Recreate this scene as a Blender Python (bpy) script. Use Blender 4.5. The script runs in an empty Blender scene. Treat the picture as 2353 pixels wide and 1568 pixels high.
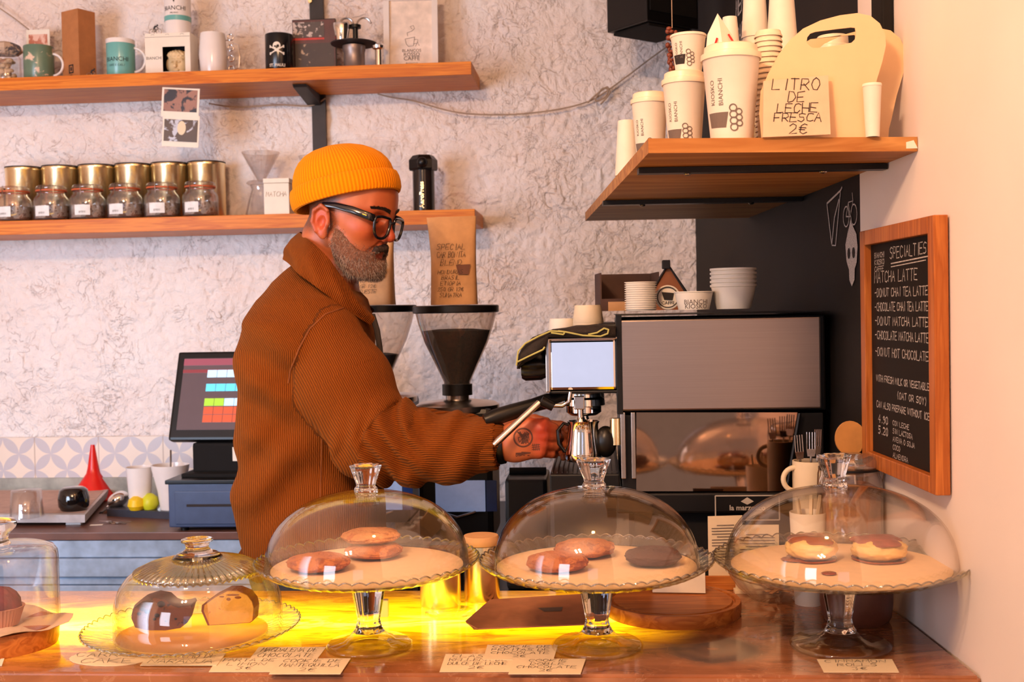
import bpy, bmesh, math, random
import numpy as np
from mathutils import Vector, Matrix, noise
random.seed(7)
S = bpy.context.scene
COL = S.collection
PI = math.pi
R = math.radians
# ---------------------------------------------------------------- camera
W, H, F = 2353.0, 1568.0, 2650.0
CAMZ = 1.55
pitch, roll = R(1.49), R(1.1)
cam = bpy.data.cameras.new('camera'); camo = bpy.data.objects.new('camera', cam); COL.objects.link(camo)
fwd = Vector((0, math.cos(pitch), -math.sin(pitch)))
r0 = Vector((1, 0, 0)); u0 = r0.cross(fwd)
cr = r0 * math.cos(roll) - u0 * math.sin(roll)
cu = u0 * math.cos(roll) + r0 * math.sin(roll)
cm = Matrix((cr, cu, -fwd)).transposed().to_4x4(); cm.translation = (0, 0, CAMZ)
camo.matrix_world = cm
cam.sensor_width = 36; cam.lens = 36 * F / W; cam.clip_start = 0.05; cam.clip_end = 60
cam.dof.use_dof = True; cam.dof.focus_distance = 1.95; cam.dof.aperture_fstop = 9.0
S.camera = camo
# ---------------------------------------------------------------- world, lights, exposure
S.view_settings.view_transform = 'Standard'; S.view_settings.look = 'None'
S.view_settings.gamma = 1; S.view_settings.use_curve_mapping = False
S.view_settings.exposure = 0.0
wd = bpy.data.worlds.new('world'); S.world = wd; wd.use_nodes = True
bg = wd.node_tree.nodes['Background']; bg.inputs[0].default_value = (0.86, 0.68, 0.62, 1); bg.inputs[1].default_value = 0.46
S.cycles.max_bounces = 10; S.cycles.transparent_max_bounces = 24; S.cycles.transmission_bounces = 10
S.cycles.glossy_bounces = 4; S.cycles.diffuse_bounces = 3; S.cycles.sample_clamp_indirect = 4
S.cycles.use_denoising = True; S.cycles.caustics_reflective = False; S.cycles.caustics_refractive = False

def lamp(name, kind, loc, energy, color, size=0.1, aim=None, sy=None, spot=None):
    l = bpy.data.lights.new(name, kind); l.energy = energy; l.color = color
    if kind == 'AREA':
        l.size = size
        if sy: l.shape = 'RECTANGLE'; l.size_y = sy
    elif kind == 'SPOT':
        l.shadow_soft_size = size; l.spot_size = R(spot); l.spot_blend = 0.6
    else: l.shadow_soft_size = size
    o = bpy.data.objects.new(name, l); COL.objects.link(o); o.location = loc
    if aim: o.rotation_euler = (Vector(aim) - Vector(loc)).to_track_quat('-Z', 'Y').to_euler()
    return o
WARM = (1.0, 0.61, 0.35)
for i, (x, y) in enumerate([(-0.84, -0.14), (-0.66, -0.10), (-0.82, 0.06), (-0.64, 0.10)]):   # four bulbs of the ceiling fixture over the customers
    lamp('ceiling_bulb', 'POINT', (x, y, 2.72), 38, WARM, 0.035)
lamp('shelf_lamp', 'POINT', (0.02, 1.15, 2.75), 9, (1.0, 0.48, 0.16), 0.04)
wl_ = lamp('window_daylight', 'AREA', (-2.5, 0.9, 1.45), 31, (0.60, 0.76, 1.0), 1.2, (-1.35, 3.6, 1.05), 1.4); wl_.data.spread = R(105)
lamp('door_daylight', 'AREA', (-2.2, -1.2, 1.7), 22, (0.85, 0.86, 1.0), .8, (-0.6, 3, 1.1), 1.2)

lamp('street_window_daylight', 'AREA', (-.45, -2.6, 1.6), 2.6, (0.50, 0.62, 1.0), .8, (-.3, 2, 1.5), 1.2)
# ---------------------------------------------------------------- picture -> place helpers
def ray(px, py):
    d = cr * ((px - W / 2) / F) + cu * (-(py - H / 2) / F) + fwd
    return d.normalized()
EYE = Vector((0, 0, CAMZ))
def hit(px, py, p, n):
    d = ray(px, py); p = Vector(p); n = Vector(n)
    return EYE + d * ((p - EYE).dot(n) / d.dot(n))
def PY(px, py, Y): return hit(px, py, (0, Y, 0), (0, 1, 0))
def PZ(px, py, z): return hit(px, py, (0, 0, z), (0, 0, 1))
def PXX(px, py, X): return hit(px, py, (X, 0, 0), (1, 0, 0))
A = R(-4.3)                                   # the bar and the back wall run at this turn
UX = Vector((math.cos(A), math.sin(A), 0)); NB = Vector((math.sin(A), -math.cos(A), 0))   # along the wall; out of the wall
WB0 = Vector((0.6, 3.72, 0))
def PB(px, py, off=0.0): return hit(px, py, WB0 + NB * off, NB)
def dy(px, Y): return px * Y / F              # picture length -> metres at depth Y
# ---------------------------------------------------------------- object helpers
def setp(o, label=None, cat=None, group=None, kind=None):
    if label: o['label'] = label
    if cat: o['category'] = cat
    if group: o['group'] = group
    if kind: o['kind'] = kind
    return o
def T(name, label, cat, loc=(0, 0, 0), rz=0.0, group=None, rot=None):
    o = bpy.data.objects.new(name, None); COL.objects.link(o); o.empty_display_size = 0.02
    o.location = loc; o.rotation_euler = rot if rot else (0, 0, rz)
    setp(o, label, cat, group); return o
def tree_copy(src, label=None, loc=None, rz=None, group=None, parent=None):
    c = src.copy(); COL.objects.link(c)
    if parent: c.parent = parent
    if label: c['label'] = label
    if group: c['group'] = group
    if loc is not None: c.location = loc
    if rz is not None: c.rotation_euler = (0, 0, rz)
    for ch in list(src.children): tree_copy(ch, parent=c)
    return c
def ordn(i, n):
    """which one of a stack, i counted from the foot"""
    w = ['topmost', 'second from the top', 'third from the top', 'fourth from the top', 'fifth from the top', 'sixth from the top', 'seventh from the top', 'eighth from the top', 'ninth from the top', 'tenth from the top', 'eleventh from the top']
    b = ['lowest', 'second from the foot', 'third from the foot', 'fourth from the foot', 'fifth from the foot', 'sixth from the foot', 'seventh from the foot', 'eighth from the foot', 'ninth from the foot', 'tenth from the foot', 'eleventh from the foot']
    return w[n - 1 - i] if n - 1 - i <= i else b[i]
class MB:
    def __init__(s): s.v = []; s.f = []; s.m = []; s.sm = []; s.mi = 0; s.att = {}
    def add(s, vs, fs, smooth=True):
        n = len(s.v); s.v += [tuple(v) for v in vs]
        for f in fs: s.f.append([i + n for i in f]); s.m.append(s.mi); s.sm.append(smooth)
        return s
    def box(s, c, d, rz=0, M=None, bev=0.0):
        hx, hy, hz = d[0] / 2, d[1] / 2, d[2] / 2
        if bev > 0:
            b = min(bev, hx * .9, hy * .9, hz * .9); vs = []; fs = []
            bm = bmesh.new(); bmesh.ops.create_cube(bm, size=1)
            for v in bm.verts: v.co = Vector((v.co.x * d[0], v.co.y * d[1], v.co.z * d[2]))
            bmesh.ops.bevel(bm, geom=list(bm.edges), offset=b, segments=2, profile=0.6, affect='EDGES')
            bm.verts.index_update(); vs = [v.co.copy() for v in bm.verts]; fs = [[v.index for v in f.verts] for f in bm.faces]; bm.free()
        else:
            vs = [Vector((x, y, z)) for z in (-hz, hz) for y in (-hy, hy) for x in (-hx, hx)]
            fs = [(0, 2, 3, 1), (4, 5, 7, 6), (0, 1, 5, 4), (2, 6, 7, 3), (0, 4, 6, 2), (1, 3, 7, 5)]
        m = M if M else Matrix.Rotation(rz, 3, 'Z')
        return s.add([m @ Vector(v) + Vector(c) for v in vs], fs, False)
    def lathe(s, prof, c=(0, 0, 0), n=48, M=None, closed=False, rf=None, smooth=True, a0=0.0, a1=2 * PI):
        vs = []; fs = []; full = abs(a1 - a0 - 2 * PI) < 1e-6; k = n if full else n + 1
        for (r, z) in prof:
            for i in range(k):
                a = a0 + (a1 - a0) * i / n; rr = r * (rf(a, r, z) if rf else 1)
                v = Vector((rr * math.cos(a), rr * math.sin(a), z))
                vs.append((M @ v if M else v) + Vector(c))
        q = len(prof); 
        for j in range(q if closed else q - 1):
            j2 = (j + 1) % q
            for i in range(n):
                i2 = (i + 1) % k
                fs.append((j * k + i, j * k + i2, j2 * k + i2, j2 * k + i))
        return s.add(vs, fs, smooth)
    def tube(s, pts, r, n=10, cap=True, flat=1.0):
        pts = [Vector(p) for p in pts]; rs = r if isinstance(r, (list, tuple)) else [r] * len(pts)
        vs = []; fs = []; up = Vector((0, 0, 1)); last = None
        for i, p in enumerate(pts):
            t = (pts[min(i + 1, len(pts) - 1)] - pts[max(i - 1, 0)]).normalized()
            if last is None:
                a = up.cross(t) if abs(t.z) < .95 else Vector((1, 0, 0)).cross(t)
            else: a = last - t * last.dot(t)
            a.normalize(); last = a; b = t.cross(a)
            for k in range(n):
                w = 2 * PI * k / n; vs.append(p + (a * math.cos(w) + b * math.sin(w) * flat) * rs[i])
        for i in range(len(pts) - 1):
            for k in range(n):
                k2 = (k + 1) % n; fs.append((i * n + k, i * n + k2, (i + 1) * n + k2, (i + 1) * n + k))
        if cap: fs.append(tuple(range(n - 1, -1, -1))); fs.append(tuple((len(pts) - 1) * n + k for k in range(n)))
        return s.add(vs, fs, True)
    def prism(s, poly, t, M=None, c=(0, 0, 0)):
        """poly in local x,z ; thickness t along local y (0..t)"""
        n = len(poly); vs = [Vector((x, 0, z)) for x, z in poly] + [Vector((x, t, z)) for x, z in poly]
        fs = [tuple(range(n)), tuple(range(2 * n - 1, n - 1, -1))] + [(i, i + n, (i + 1) % n + n, (i + 1) % n) for i in range(n)]
        return s.add([(M @ v if M else v) + Vector(c) for v in vs], fs, False)
    def hull8(s, a, b):
        """a, b: four corner points each; a box between"""
        fs = [(3, 2, 1, 0), (4, 5, 6, 7)] + [(i, (i + 1) % 4, (i + 1) % 4 + 4, i + 4) for i in range(4)]
        return s.add(list(a) + list(b), fs, False)
    def sph(s, c, r, n=12, M=None):
        rx, ry, rz_ = r if isinstance(r, (tuple, list)) else (r, r, r); vs = []; fs = []
        for j in range(n + 1):
            th = PI * j / n
            for i in range(2 * n):
                a = PI * i / n; v = Vector((rx * math.sin(th) * math.cos(a), ry * math.sin(th) * math.sin(a), rz_ * math.cos(th)))
                vs.append((M @ v if M else v) + Vector(c))
        for j in range(n):
            for i in range(2 * n):
                i2 = (i + 1) % (2 * n); fs.append((j * 2 * n + i, (j + 1) * 2 * n + i, (j + 1) * 2 * n + i2, j * 2 * n + i2))
        return s.add(vs, fs, True)
    def build(s, name, mat, parent=None, world=False, label=None):
        me = bpy.data.meshes.new(name)
        vs = s.v
        if world and parent:
            inv = parent_matrix(parent).inverted(); vs = [inv @ Vector(v) for v in vs]
        me.from_pydata(vs, [], s.f)
        mats = mat if isinstance(mat, (list, tuple)) else [mat]
        for m in mats: me.materials.append(m)
        me.polygons.foreach_set('material_index', s.m); me.polygons.foreach_set('use_smooth', s.sm)
        for k, vals in s.att.items():
            if len(vals) == len(s.v):
                a = me.attributes.new(k, 'FLOAT', 'POINT'); a.data.foreach_set('value', vals)
        bm = bmesh.new(); bm.from_mesh(me); bmesh.ops.recalc_face_normals(bm, faces=bm.faces)
        gl = any('glass' in m_.name or 'hopper' in m_.name or 'plastic' == m_.name for m_ in mats)
        for e in bm.edges:
            if not gl and len(e.link_faces) == 2 and e.calc_face_angle(0) > .72: e.smooth = False
        bm.to_mesh(me); bm.free()
        o = bpy.data.objects.new(name, me); COL.objects.link(o)
        if parent: o.parent = parent
        if label: o['label'] = label
        return o
def parent_matrix(p):
    m = Matrix.LocRotScale(p.location, p.rotation_euler, None)
    return (parent_matrix(p.parent) @ m) if p.parent else m
# ---------------------------------------------------------------- stroke lettering (hand writing) and printed lettering
G = {'A': [(0,0,.5,1,1,0),(.2,.4,.8,.4)], 'B': [(0,0,0,1,.7,1,.8,.75,.6,.5,0,.5),(.6,.5,.95,.25,.7,0,0,0)], 'C': [(1,.85,.6,1,.2,.9,0,.5,.2,.1,.6,0,1,.15)],
 'D': [(0,0,0,1,.6,.95,1,.5,.6,.05,0,0)], 'E': [(1,1,0,1,0,0,1,0),(0,.5,.8,.5)], 'F': [(1,1,0,1,0,0),(0,.5,.8,.5)], 'G': [(1,.85,.5,1,0,.6,.1,.1,.6,0,1,.2,1,.45,.6,.45)],
 'H': [(0,0,0,1),(1,0,1,1),(0,.5,1,.5)], 'I': [(.5,0,.5,1)], 'J': [(1,1,1,.2,.6,0,.1,.15)], 'K': [(0,0,0,1),(1,1,0,.45,1,0)], 'L': [(0,1,0,0,1,0)],
 'M': [(0,0,.1,1,.5,.4,.9,1,1,0)], 'N': [(0,0,0,1,1,0,1,1)], 'O': [(.5,1,.1,.8,0,.4,.3,0,.7,0,1,.4,.9,.8,.5,1)], 'P': [(0,0,0,1,.8,.95,.9,.65,.6,.45,0,.45)],
 'Q': [(.5,1,0,.6,.2,.05,.7,0,1,.4,.8,.9,.5,1),(.6,.3,1,0)], 'R': [(0,0,0,1,.8,.95,.9,.65,.6,.45,0,.45),(.4,.45,1,0)], 'S': [(1,.9,.5,1,.05,.8,.2,.55,.8,.45,.95,.2,.5,0,0,.1)],
 'T': [(0,1,1,1),(.5,1,.5,0)], 'U': [(0,1,0,.2,.4,0,.8,.1,1,.3,1,1)], 'V': [(0,1,.5,0,1,1)], 'W': [(0,1,.25,0,.5,.7,.75,0,1,1)], 'X': [(0,0,1,1),(0,1,1,0)],
 'Y': [(0,1,.5,.5,1,1),(.5,.5,.5,0)], 'Z': [(0,1,1,1,0,0,1,0)], '0': [(.5,1,.1,.8,.1,.2,.5,0,.9,.2,.9,.8,.5,1)], '1': [(.2,.8,.5,1,.5,0)], '2': [(0,.8,.4,1,.9,.8,.8,.5,0,0,1,0)],
 '3': [(0,.95,.8,1,.5,.55,.9,.3,.5,0,0,.1)], '4': [(.7,0,.7,1,0,.35,1,.35)], '5': [(.9,1,.1,1,.1,.55,.7,.6,.9,.3,.5,0,0,.1)], '6': [(.8,1,.2,.6,.1,.2,.5,0,.9,.25,.5,.5,.15,.3)],
 '7': [(0,1,1,1,.4,0)], '8': [(.5,.5,.1,.75,.5,1,.9,.75,.5,.5,.05,.25,.5,0,.95,.25,.5,.5)], '9': [(.85,.6,.4,.5,.1,.75,.5,1,.85,.8,.8,.3,.4,0)],
 '€': [(1,.85,.6,1,.25,.8,.2,.2,.6,0,1,.15),(0,.6,.8,.6),(0,.4,.7,.4)], ',': [(.5,.1,.35,-.15)], '.': [(.45,.05,.5,0)], '-': [(.1,.5,.9,.5)], '(': [(.7,1.1,.4,.5,.7,-.1)], ')': [(.3,1.1,.6,.5,.3,-.1)]}
def strokes(txt, h, asp=0.62, gap=0.28, jit=0.06, slant=0.12, rng=None):
    """list of polylines (x,z) for a written word, and its width"""
    rng = rng or random.Random(len(txt) * 7 + ord(txt[0])); out = []; x = 0; w = h * asp
    for ch in txt.upper():
        if ch != ' ':
            for st in G.get(ch, G['I']):
                pl = []
                for i in range(0, len(st), 2):
                    pl.append((x + (st[i] + rng.uniform(-jit, jit)) * w + slant * st[i + 1] * h, (st[i + 1] + rng.uniform(-jit, jit)) * h))
                out.append(pl)
        x += w * (1 + gap) * (0.7 if ch in ' .,I' else 1)
    return out, x
def ribbon(mb, pl, wd, f):
    """flat pen stroke; f maps (x,z) on the sheet to a point"""
    n = len(pl); vs = []; fs = []
    for i, (x, z) in enumerate(pl):
        a = pl[max(i - 1, 0)]; b = pl[min(i + 1, n - 1)]; dx, dz = b[0] - a[0], b[1] - a[1]; l = math.hypot(dx, dz) or 1
        ox, oz = -dz / l * wd / 2, dx / l * wd / 2
        ex = ez = 0
        if i == 0: ex, ez = -dx / l * wd * .3, -dz / l * wd * .3
        if i == n - 1: ex, ez = dx / l * wd * .3, dz / l * wd * .3
        vs += [f(x + ox + ex, z + oz + ez), f(x - ox + ex, z - oz + ez)]
    for i in range(n - 1): fs.append((2 * i, 2 * i + 1, 2 * i + 3, 2 * i + 2))
    mb.add(vs, fs, False)
def write(mb, lines, h, lead, wd, f, x0=0, z0=0, center=True, asp=.62, maxw=None, jit=.06, slant=.12):
    """lines of handwriting downward from z0, centred on x0"""
    for k, tx in enumerate(lines):
        if not tx.strip(): continue
        st, w = strokes(tx, h, asp, jit=jit, slant=slant); sc = min(1, maxw / w) if maxw else 1
        xo = x0 - (w * sc / 2 if center else 0)
        for pl in st: ribbon(mb, [(xo + x * sc, z0 - k * lead + z) for x, z in pl], wd, f)
def printed(txt, size, f, bold=False, sx=1.0):
    """printed lettering as flat mesh data centred on 0; f maps (x,z) to a point"""
    cu_ = bpy.data.curves.new('t', 'FONT'); cu_.body = txt; cu_.size = size; cu_.align_x = 'CENTER'; cu_.fill_mode = 'FRONT'; cu_.resolution_u = 2
    if bold: cu_.offset = size * 0.025
    o = bpy.data.objects.new('t', cu_); COL.objects.link(o)
    dg = bpy.context.evaluated_depsgraph_get(); me = bpy.data.meshes.new_from_object(o.evaluated_get(dg))
    vs = [f(v.co.x * sx, v.co.y) for v in me.vertices]; fs = [tuple(p.vertices) for p in me.polygons]
    bpy.data.objects.remove(o); bpy.data.curves.remove(cu_); bpy.data.meshes.remove(me)
    return vs, fs
def cylmap(r, z0, a0=-PI / 2, c=(0, 0), taper=0.0):
    """wrap a sheet (x,z) round an upright cylinder; a0 = facing direction"""
    def f(x, z):
        rr = (r(z0 + z) if callable(r) else r) + 0.0006; a = a0 + x / rr
        return Vector((c[0] + rr * math.cos(a), c[1] + rr * math.sin(a), z0 + z))
    return f
# ---------------------------------------------------------------- sculpting: signed distance fields and surface nets
def vdot(P, n): return P[..., 0] * n[0] + P[..., 1] * n[1] + P[..., 2] * n[2]
def sd_ell(P, c, r, M=None):
    Q = P - np.array(c, dtype=np.float32)
    if M is not None: Q = Q @ np.array(M, dtype=np.float32)          # columns of M are the local axes
    r = np.array(r, dtype=np.float32); k0 = np.sqrt(((Q / r) ** 2).sum(-1)) + 1e-9; k1 = np.sqrt(((Q / (r * r)) ** 2).sum(-1)) + 1e-9
    return k0 * (k0 - 1) / k1
def sd_cap(P, a, b, ra, rb=None):
    rb = ra if rb is None else rb; a = np.array(a, dtype=np.float32); b = np.array(b, dtype=np.float32); ba = b - a
    t = np.clip(((P - a) @ ba) / (ba @ ba + 1e-12), 0, 1)
    return np.sqrt(((P - a - t[..., None] * ba) ** 2).sum(-1)) - (ra + (rb - ra) * t)
def sd_box(P, c, h, r=0.0, M=None):
    Q = P - np.array(c, dtype=np.float32)
    if M is not None: Q = Q @ np.array(M, dtype=np.float32)
    q = np.abs(Q) - (np.array(h, dtype=np.float32) - r)
    return np.sqrt((np.maximum(q, 0) ** 2).sum(-1)) + np.minimum(q.max(-1), 0) - r
def smin(a, b, k):
    h = np.clip(0.5 + 0.5 * (b - a) / k, 0, 1); return b * (1 - h) + a * h - k * h * (1 - h)
def smax(a, b, k): return -smin(-a, -b, k)
def nets(fn, lo, hi, res):
    lo = np.array(lo, float); hi = np.array(hi, float); n = np.ceil((hi - lo) / res).astype(int) + 1
    xs = [np.arange(n[i], dtype=np.float32) * res + lo[i] for i in range(3)]
    V = np.empty(n, dtype=np.float32)
    for s in range(0, n[0], 24):                                     # in slabs, to keep memory small
        P = np.stack(np.meshgrid(xs[0][s:s + 24], xs[1], xs[2], indexing='ij'), -1).astype(np.float32); V[s:s + 24] = fn(P)
    ins = V < 0
    c = np.zeros(n - 1, dtype=np.int8)
    for dx in (0, 1):
        for dy_ in (0, 1):
            for dz in (0, 1): c += ins[dx:n[0] - 1 + dx, dy_:n[1] - 1 + dy_, dz:n[2] - 1 + dz]
    act = (c > 0) & (c < 8); idx = -np.ones(n - 1, dtype=np.int64); ijk = np.argwhere(act); idx[act] = np.arange(len(ijk))
    acc = np.zeros((len(ijk), 3)); cnt = np.zeros(len(ijk)); corners = [(a, b, d) for a in (0, 1) for b in (0, 1) for d in (0, 1)]
    for a in range(8):
        for b in range(a + 1, 8):
            ca, cb = np.array(corners[a]), np.array(corners[b])
            if np.abs(ca - cb).sum() != 1: continue
            va = V[tuple((ijk + ca).T)]; vb = V[tuple((ijk + cb).T)]; m = (va < 0) != (vb < 0)
            t = np.where(m, va / np.where(m, va - vb, 1), 0)
            acc += np.where(m[:, None], ca + t[:, None] * (cb - ca), 0); cnt += m
    verts = (ijk + acc / cnt[:, None]) * res + lo
    faces = []
    for ax in range(3):
        o1, o2 = [i for i in range(3) if i != ax]
        A0 = ins; sl0 = [slice(None)] * 3; sl1 = [slice(None)] * 3; sl0[ax] = slice(0, -1); sl1[ax] = slice(1, None)
        e = A0[tuple(sl0)] != A0[tuple(sl1)]; p = np.argwhere(e)
        p = p[(p[:, o1] > 0) & (p[:, o2] > 0) & (p[:, o1] < n[o1] - 1) & (p[:, o2] < n[o2] - 1)]
        q = []
        for (a, b) in ((0, 0), (-1, 0), (-1, -1), (0, -1)):
            d = p.copy(); d[:, o1] += a; d[:, o2] += b; q.append(idx[tuple(d.T)])
        faces.append(np.stack(q, 1))
    return verts, np.concatenate(faces)
def sculpt(name, fn, lo, hi, res, mat, parent=None, attrs=None, smooth=1, world=False, extra=None):
    v, f = nets(fn, lo, hi, res)
    if extra is not None: v = extra(v)
    if world and parent:
        Mi = np.array(parent_matrix(parent).inverted()); vl = v @ Mi[:3, :3].T + Mi[:3, 3]
    else: vl = v
    me = bpy.data.meshes.new(name)
    me.vertices.add(len(vl)); me.vertices.foreach_set('co', vl.astype(np.float32).ravel())
    me.loops.add(len(f) * 4); me.loops.foreach_set('vertex_index', f.astype(np.int32).ravel())
    me.polygons.add(len(f)); me.polygons.foreach_set('loop_start', np.arange(0, len(f) * 4, 4, dtype=np.int32)); me.polygons.foreach_set('loop_total', np.full(len(f), 4, dtype=np.int32))
    me.update(calc_edges=True); me.validate()
    bm = bmesh.new(); bm.from_mesh(me); bmesh.ops.recalc_face_normals(bm, faces=bm.faces)
    for _ in range(smooth): bmesh.ops.smooth_vert(bm, verts=bm.verts, factor=0.5, use_axis_x=True, use_axis_y=True, use_axis_z=True)
    bm.to_mesh(me); bm.free(); me.polygons.foreach_set('use_smooth', [True] * len(me.polygons))
    if attrs:
        for k, af in attrs.items():
            a = me.attributes.new(k, 'FLOAT', 'POINT'); vals = af(v.astype(np.float32)); a.data.foreach_set('value', np.asarray(vals, dtype=np.float32))
    for m in (mat if isinstance(mat, (list, tuple)) else [mat]): me.materials.append(m)
    o = bpy.data.objects.new(name, me); COL.objects.link(o)
    if parent: o.parent = parent
    return o
# ---------------------------------------------------------------- materials
def srgb(*c):
    if max(c) > 1.0: c = [x / 255 for x in c]
    return tuple((x / 12.92 if x <= .04045 else ((x + .055) / 1.055) ** 2.4) for x in c) + (1,)
class NT:
    def __init__(s, name):
        s.m = bpy.data.materials.new(name); s.m.use_nodes = True; s.t = s.m.node_tree; s.b = s.t.nodes['Principled BSDF']; s.out = s.t.nodes['Material Output']
    def n(s, ty, **k):
        o = s.t.nodes.new(ty)
        for a, v in k.items():
            if a.startswith('i_'):
                key = a[2:]; o.inputs[int(key) if key.isdigit() else key.replace('_', ' ')].default_value = v
            else: setattr(o, a, v)
        return o
    def l(s, a, b): s.t.links.new(a, b); return b
    def coord(s, kind='Object', scale=(1, 1, 1)):
        tc = s.n('ShaderNodeTexCoord'); mp = s.n('ShaderNodeMapping'); mp.inputs['Scale'].default_value = scale; s.l(tc.outputs[kind], mp.inputs[0]); return mp.outputs[0]
    def noise(s, scale, detail=3, rough=.5, vec=None, dist=0):
        o = s.n('ShaderNodeTexNoise'); o.inputs['Scale'].default_value = scale; o.inputs['Detail'].default_value = detail; o.inputs['Roughness'].default_value = rough; o.inputs['Distortion'].default_value = dist
        if vec is not None: s.l(vec, o.inputs[0])
        return o.outputs[0]
    def ramp(s, fac, stops):
        o = s.n('ShaderNodeValToRGB'); s.l(fac, o.inputs[0]); e = o.color_ramp.elements
        while len(e) < len(stops): e.new(.5)
        for i, (p, c) in enumerate(stops): e[i].position = p; e[i].color = c if len(c) == 4 else tuple(c) + (1,)
        return o.outputs[0]
    def math(s, op, a, b=None, clamp=False):
        o = s.n('ShaderNodeMath', operation=op, use_clamp=clamp)
        for i, x in enumerate((a, b)):
            if x is None: continue
            if isinstance(x, (int, float)): o.inputs[i].default_value = x
            else: s.l(x, o.inputs[i])
        return o.outputs[0]
    def mix(s, fac, a, b):
        o = s.n('ShaderNodeMix', data_type='RGBA')
        for i, x in ((0, fac), (6, a), (7, b)):
            if isinstance(x, (int, float, tuple)): o.inputs[i].default_value = x
            else: s.l(x, o.inputs[i])
        return o.outputs[2]
    def bump(s, h, strength=.3, dist=.002):
        o = s.n('ShaderNodeBump'); o.inputs['Strength'].default_value = strength; o.inputs['Distance'].default_value = dist; s.l(h, o.inputs['Height']); s.l(o.outputs[0], s.b.inputs['Normal']); return o
    def attr(s, name): return s.n('ShaderNodeAttribute', attribute_name=name).outputs['Fac']
def mat(name, col, rough=.5, metal=0.0, nz=0.06, nscale=30, bump=0.0, bscale=80, spec=.5, sheen=0, coat=0, sub=0, trans=0, ior=1.45, emit=None, es=0, alpha=1):
    k = NT(name); c = col if len(col) == 4 else col + (1,)
    k.b.inputs['Roughness'].default_value = rough; k.b.inputs['Metallic'].default_value = metal; k.b.inputs['Specular IOR Level'].default_value = spec
    vec = k.coord()
    f = k.noise(nscale, 3, .55, vec); dk = tuple(x * (1 - nz * 3) for x in c[:3]) + (1,); lt = tuple(min(1, x * (1 + nz)) for x in c[:3]) + (1,)
    k.l(k.ramp(f, [(.3, dk), (.7, lt)]), k.b.inputs['Base Color'])
    if bump: k.bump(k.noise(bscale, 4, .6, vec), bump, .003)
    if sheen: k.b.inputs['Sheen Weight'].default_value = sheen
    if coat: k.b.inputs['Coat Weight'].default_value = coat
    if sub: k.b.inputs['Subsurface Weight'].default_value = sub; k.b.inputs['Subsurface Scale'].default_value = .01
    if trans: k.b.inputs['Transmission Weight'].default_value = trans; k.b.inputs['IOR'].default_value = ior
    if emit: k.b.inputs['Emission Color'].default_value = emit; k.b.inputs['Emission Strength'].default_value = es
    if alpha < 1: k.b.inputs['Alpha'].default_value = alpha
    return k.m
def m_thin_glass(name, tint=(0.97, .97, .96, 1), edge=(.55, .5, .42, 1), refl=.14, pw=2.5, haze=0.0):
    """thin blown glass: clear straight on, reflecting and darker at its edges"""
    k = NT(name); lw = k.n('ShaderNodeLayerWeight'); lw.inputs[0].default_value = .5
    fac = k.math('POWER', lw.outputs['Facing'], pw)
    col = k.mix(fac, tint, edge); tr = k.n('ShaderNodeBsdfTransparent'); k.l(col, tr.inputs[0])
    gl = k.n('ShaderNodeBsdfGlossy'); gl.inputs['Roughness'].default_value = .03; gl.inputs[0].default_value = (1, 1, 1, 1)
    mx = k.n('ShaderNodeMixShader'); f2 = k.math('ADD', k.math('MULTIPLY', k.math('POWER', lw.outputs['Facing'], 3.5), .55), refl * .35, True)
    k.l(f2, mx.inputs[0]); k.l(tr.outputs[0], mx.inputs[1]); k.l(gl.outputs[0], mx.inputs[2]); last = mx.outputs[0]
    if haze:
        df = k.n('ShaderNodeBsdfDiffuse'); df.inputs[0].default_value = (.9, .88, .85, 1); m2 = k.n('ShaderNodeMixShader'); m2.inputs[0].default_value = haze
        k.l(last, m2.inputs[1]); k.l(df.outputs[0], m2.inputs[2]); last = m2.outputs[0]
    k.l(last, k.out.inputs[0]); return k.m
def m_solid_glass(name, col=(1, 1, 1, 1), ior=1.45, rough=.0):
    k = NT(name); k.b.inputs['Transmission Weight'].default_value = 1; k.b.inputs['Roughness'].default_value = rough; k.b.inputs['IOR'].default_value = ior; k.b.inputs['Base Color'].default_value = col
    return k.m
def m_wood(name, c1, c2, axis=0, scale=1.0, rough=.45, ring=40, coat=0.0):
    k = NT(name); sc = [1.0, 1.0, 1.0]; sc[axis] = .05; vec = k.coord('Object', tuple(x * scale for x in sc))
    wv = k.n('ShaderNodeTexNoise'); wv.inputs['Scale'].default_value = ring; wv.inputs['Detail'].default_value = 4; wv.inputs['Distortion'].default_value = .6; k.l(vec, wv.inputs[0])
    k.l(k.ramp(wv.outputs[0], [(.35, c1), (.5, c2), (.58, c1), (.7, c2)]), k.b.inputs['Base Color']); k.b.inputs['Roughness'].default_value = rough; k.bump(wv.outputs[0], .12, .002); k.b.inputs['Specular IOR Level'].default_value = .25; k.b.inputs['Coat Weight'].default_value = coat
    return k.m
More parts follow.
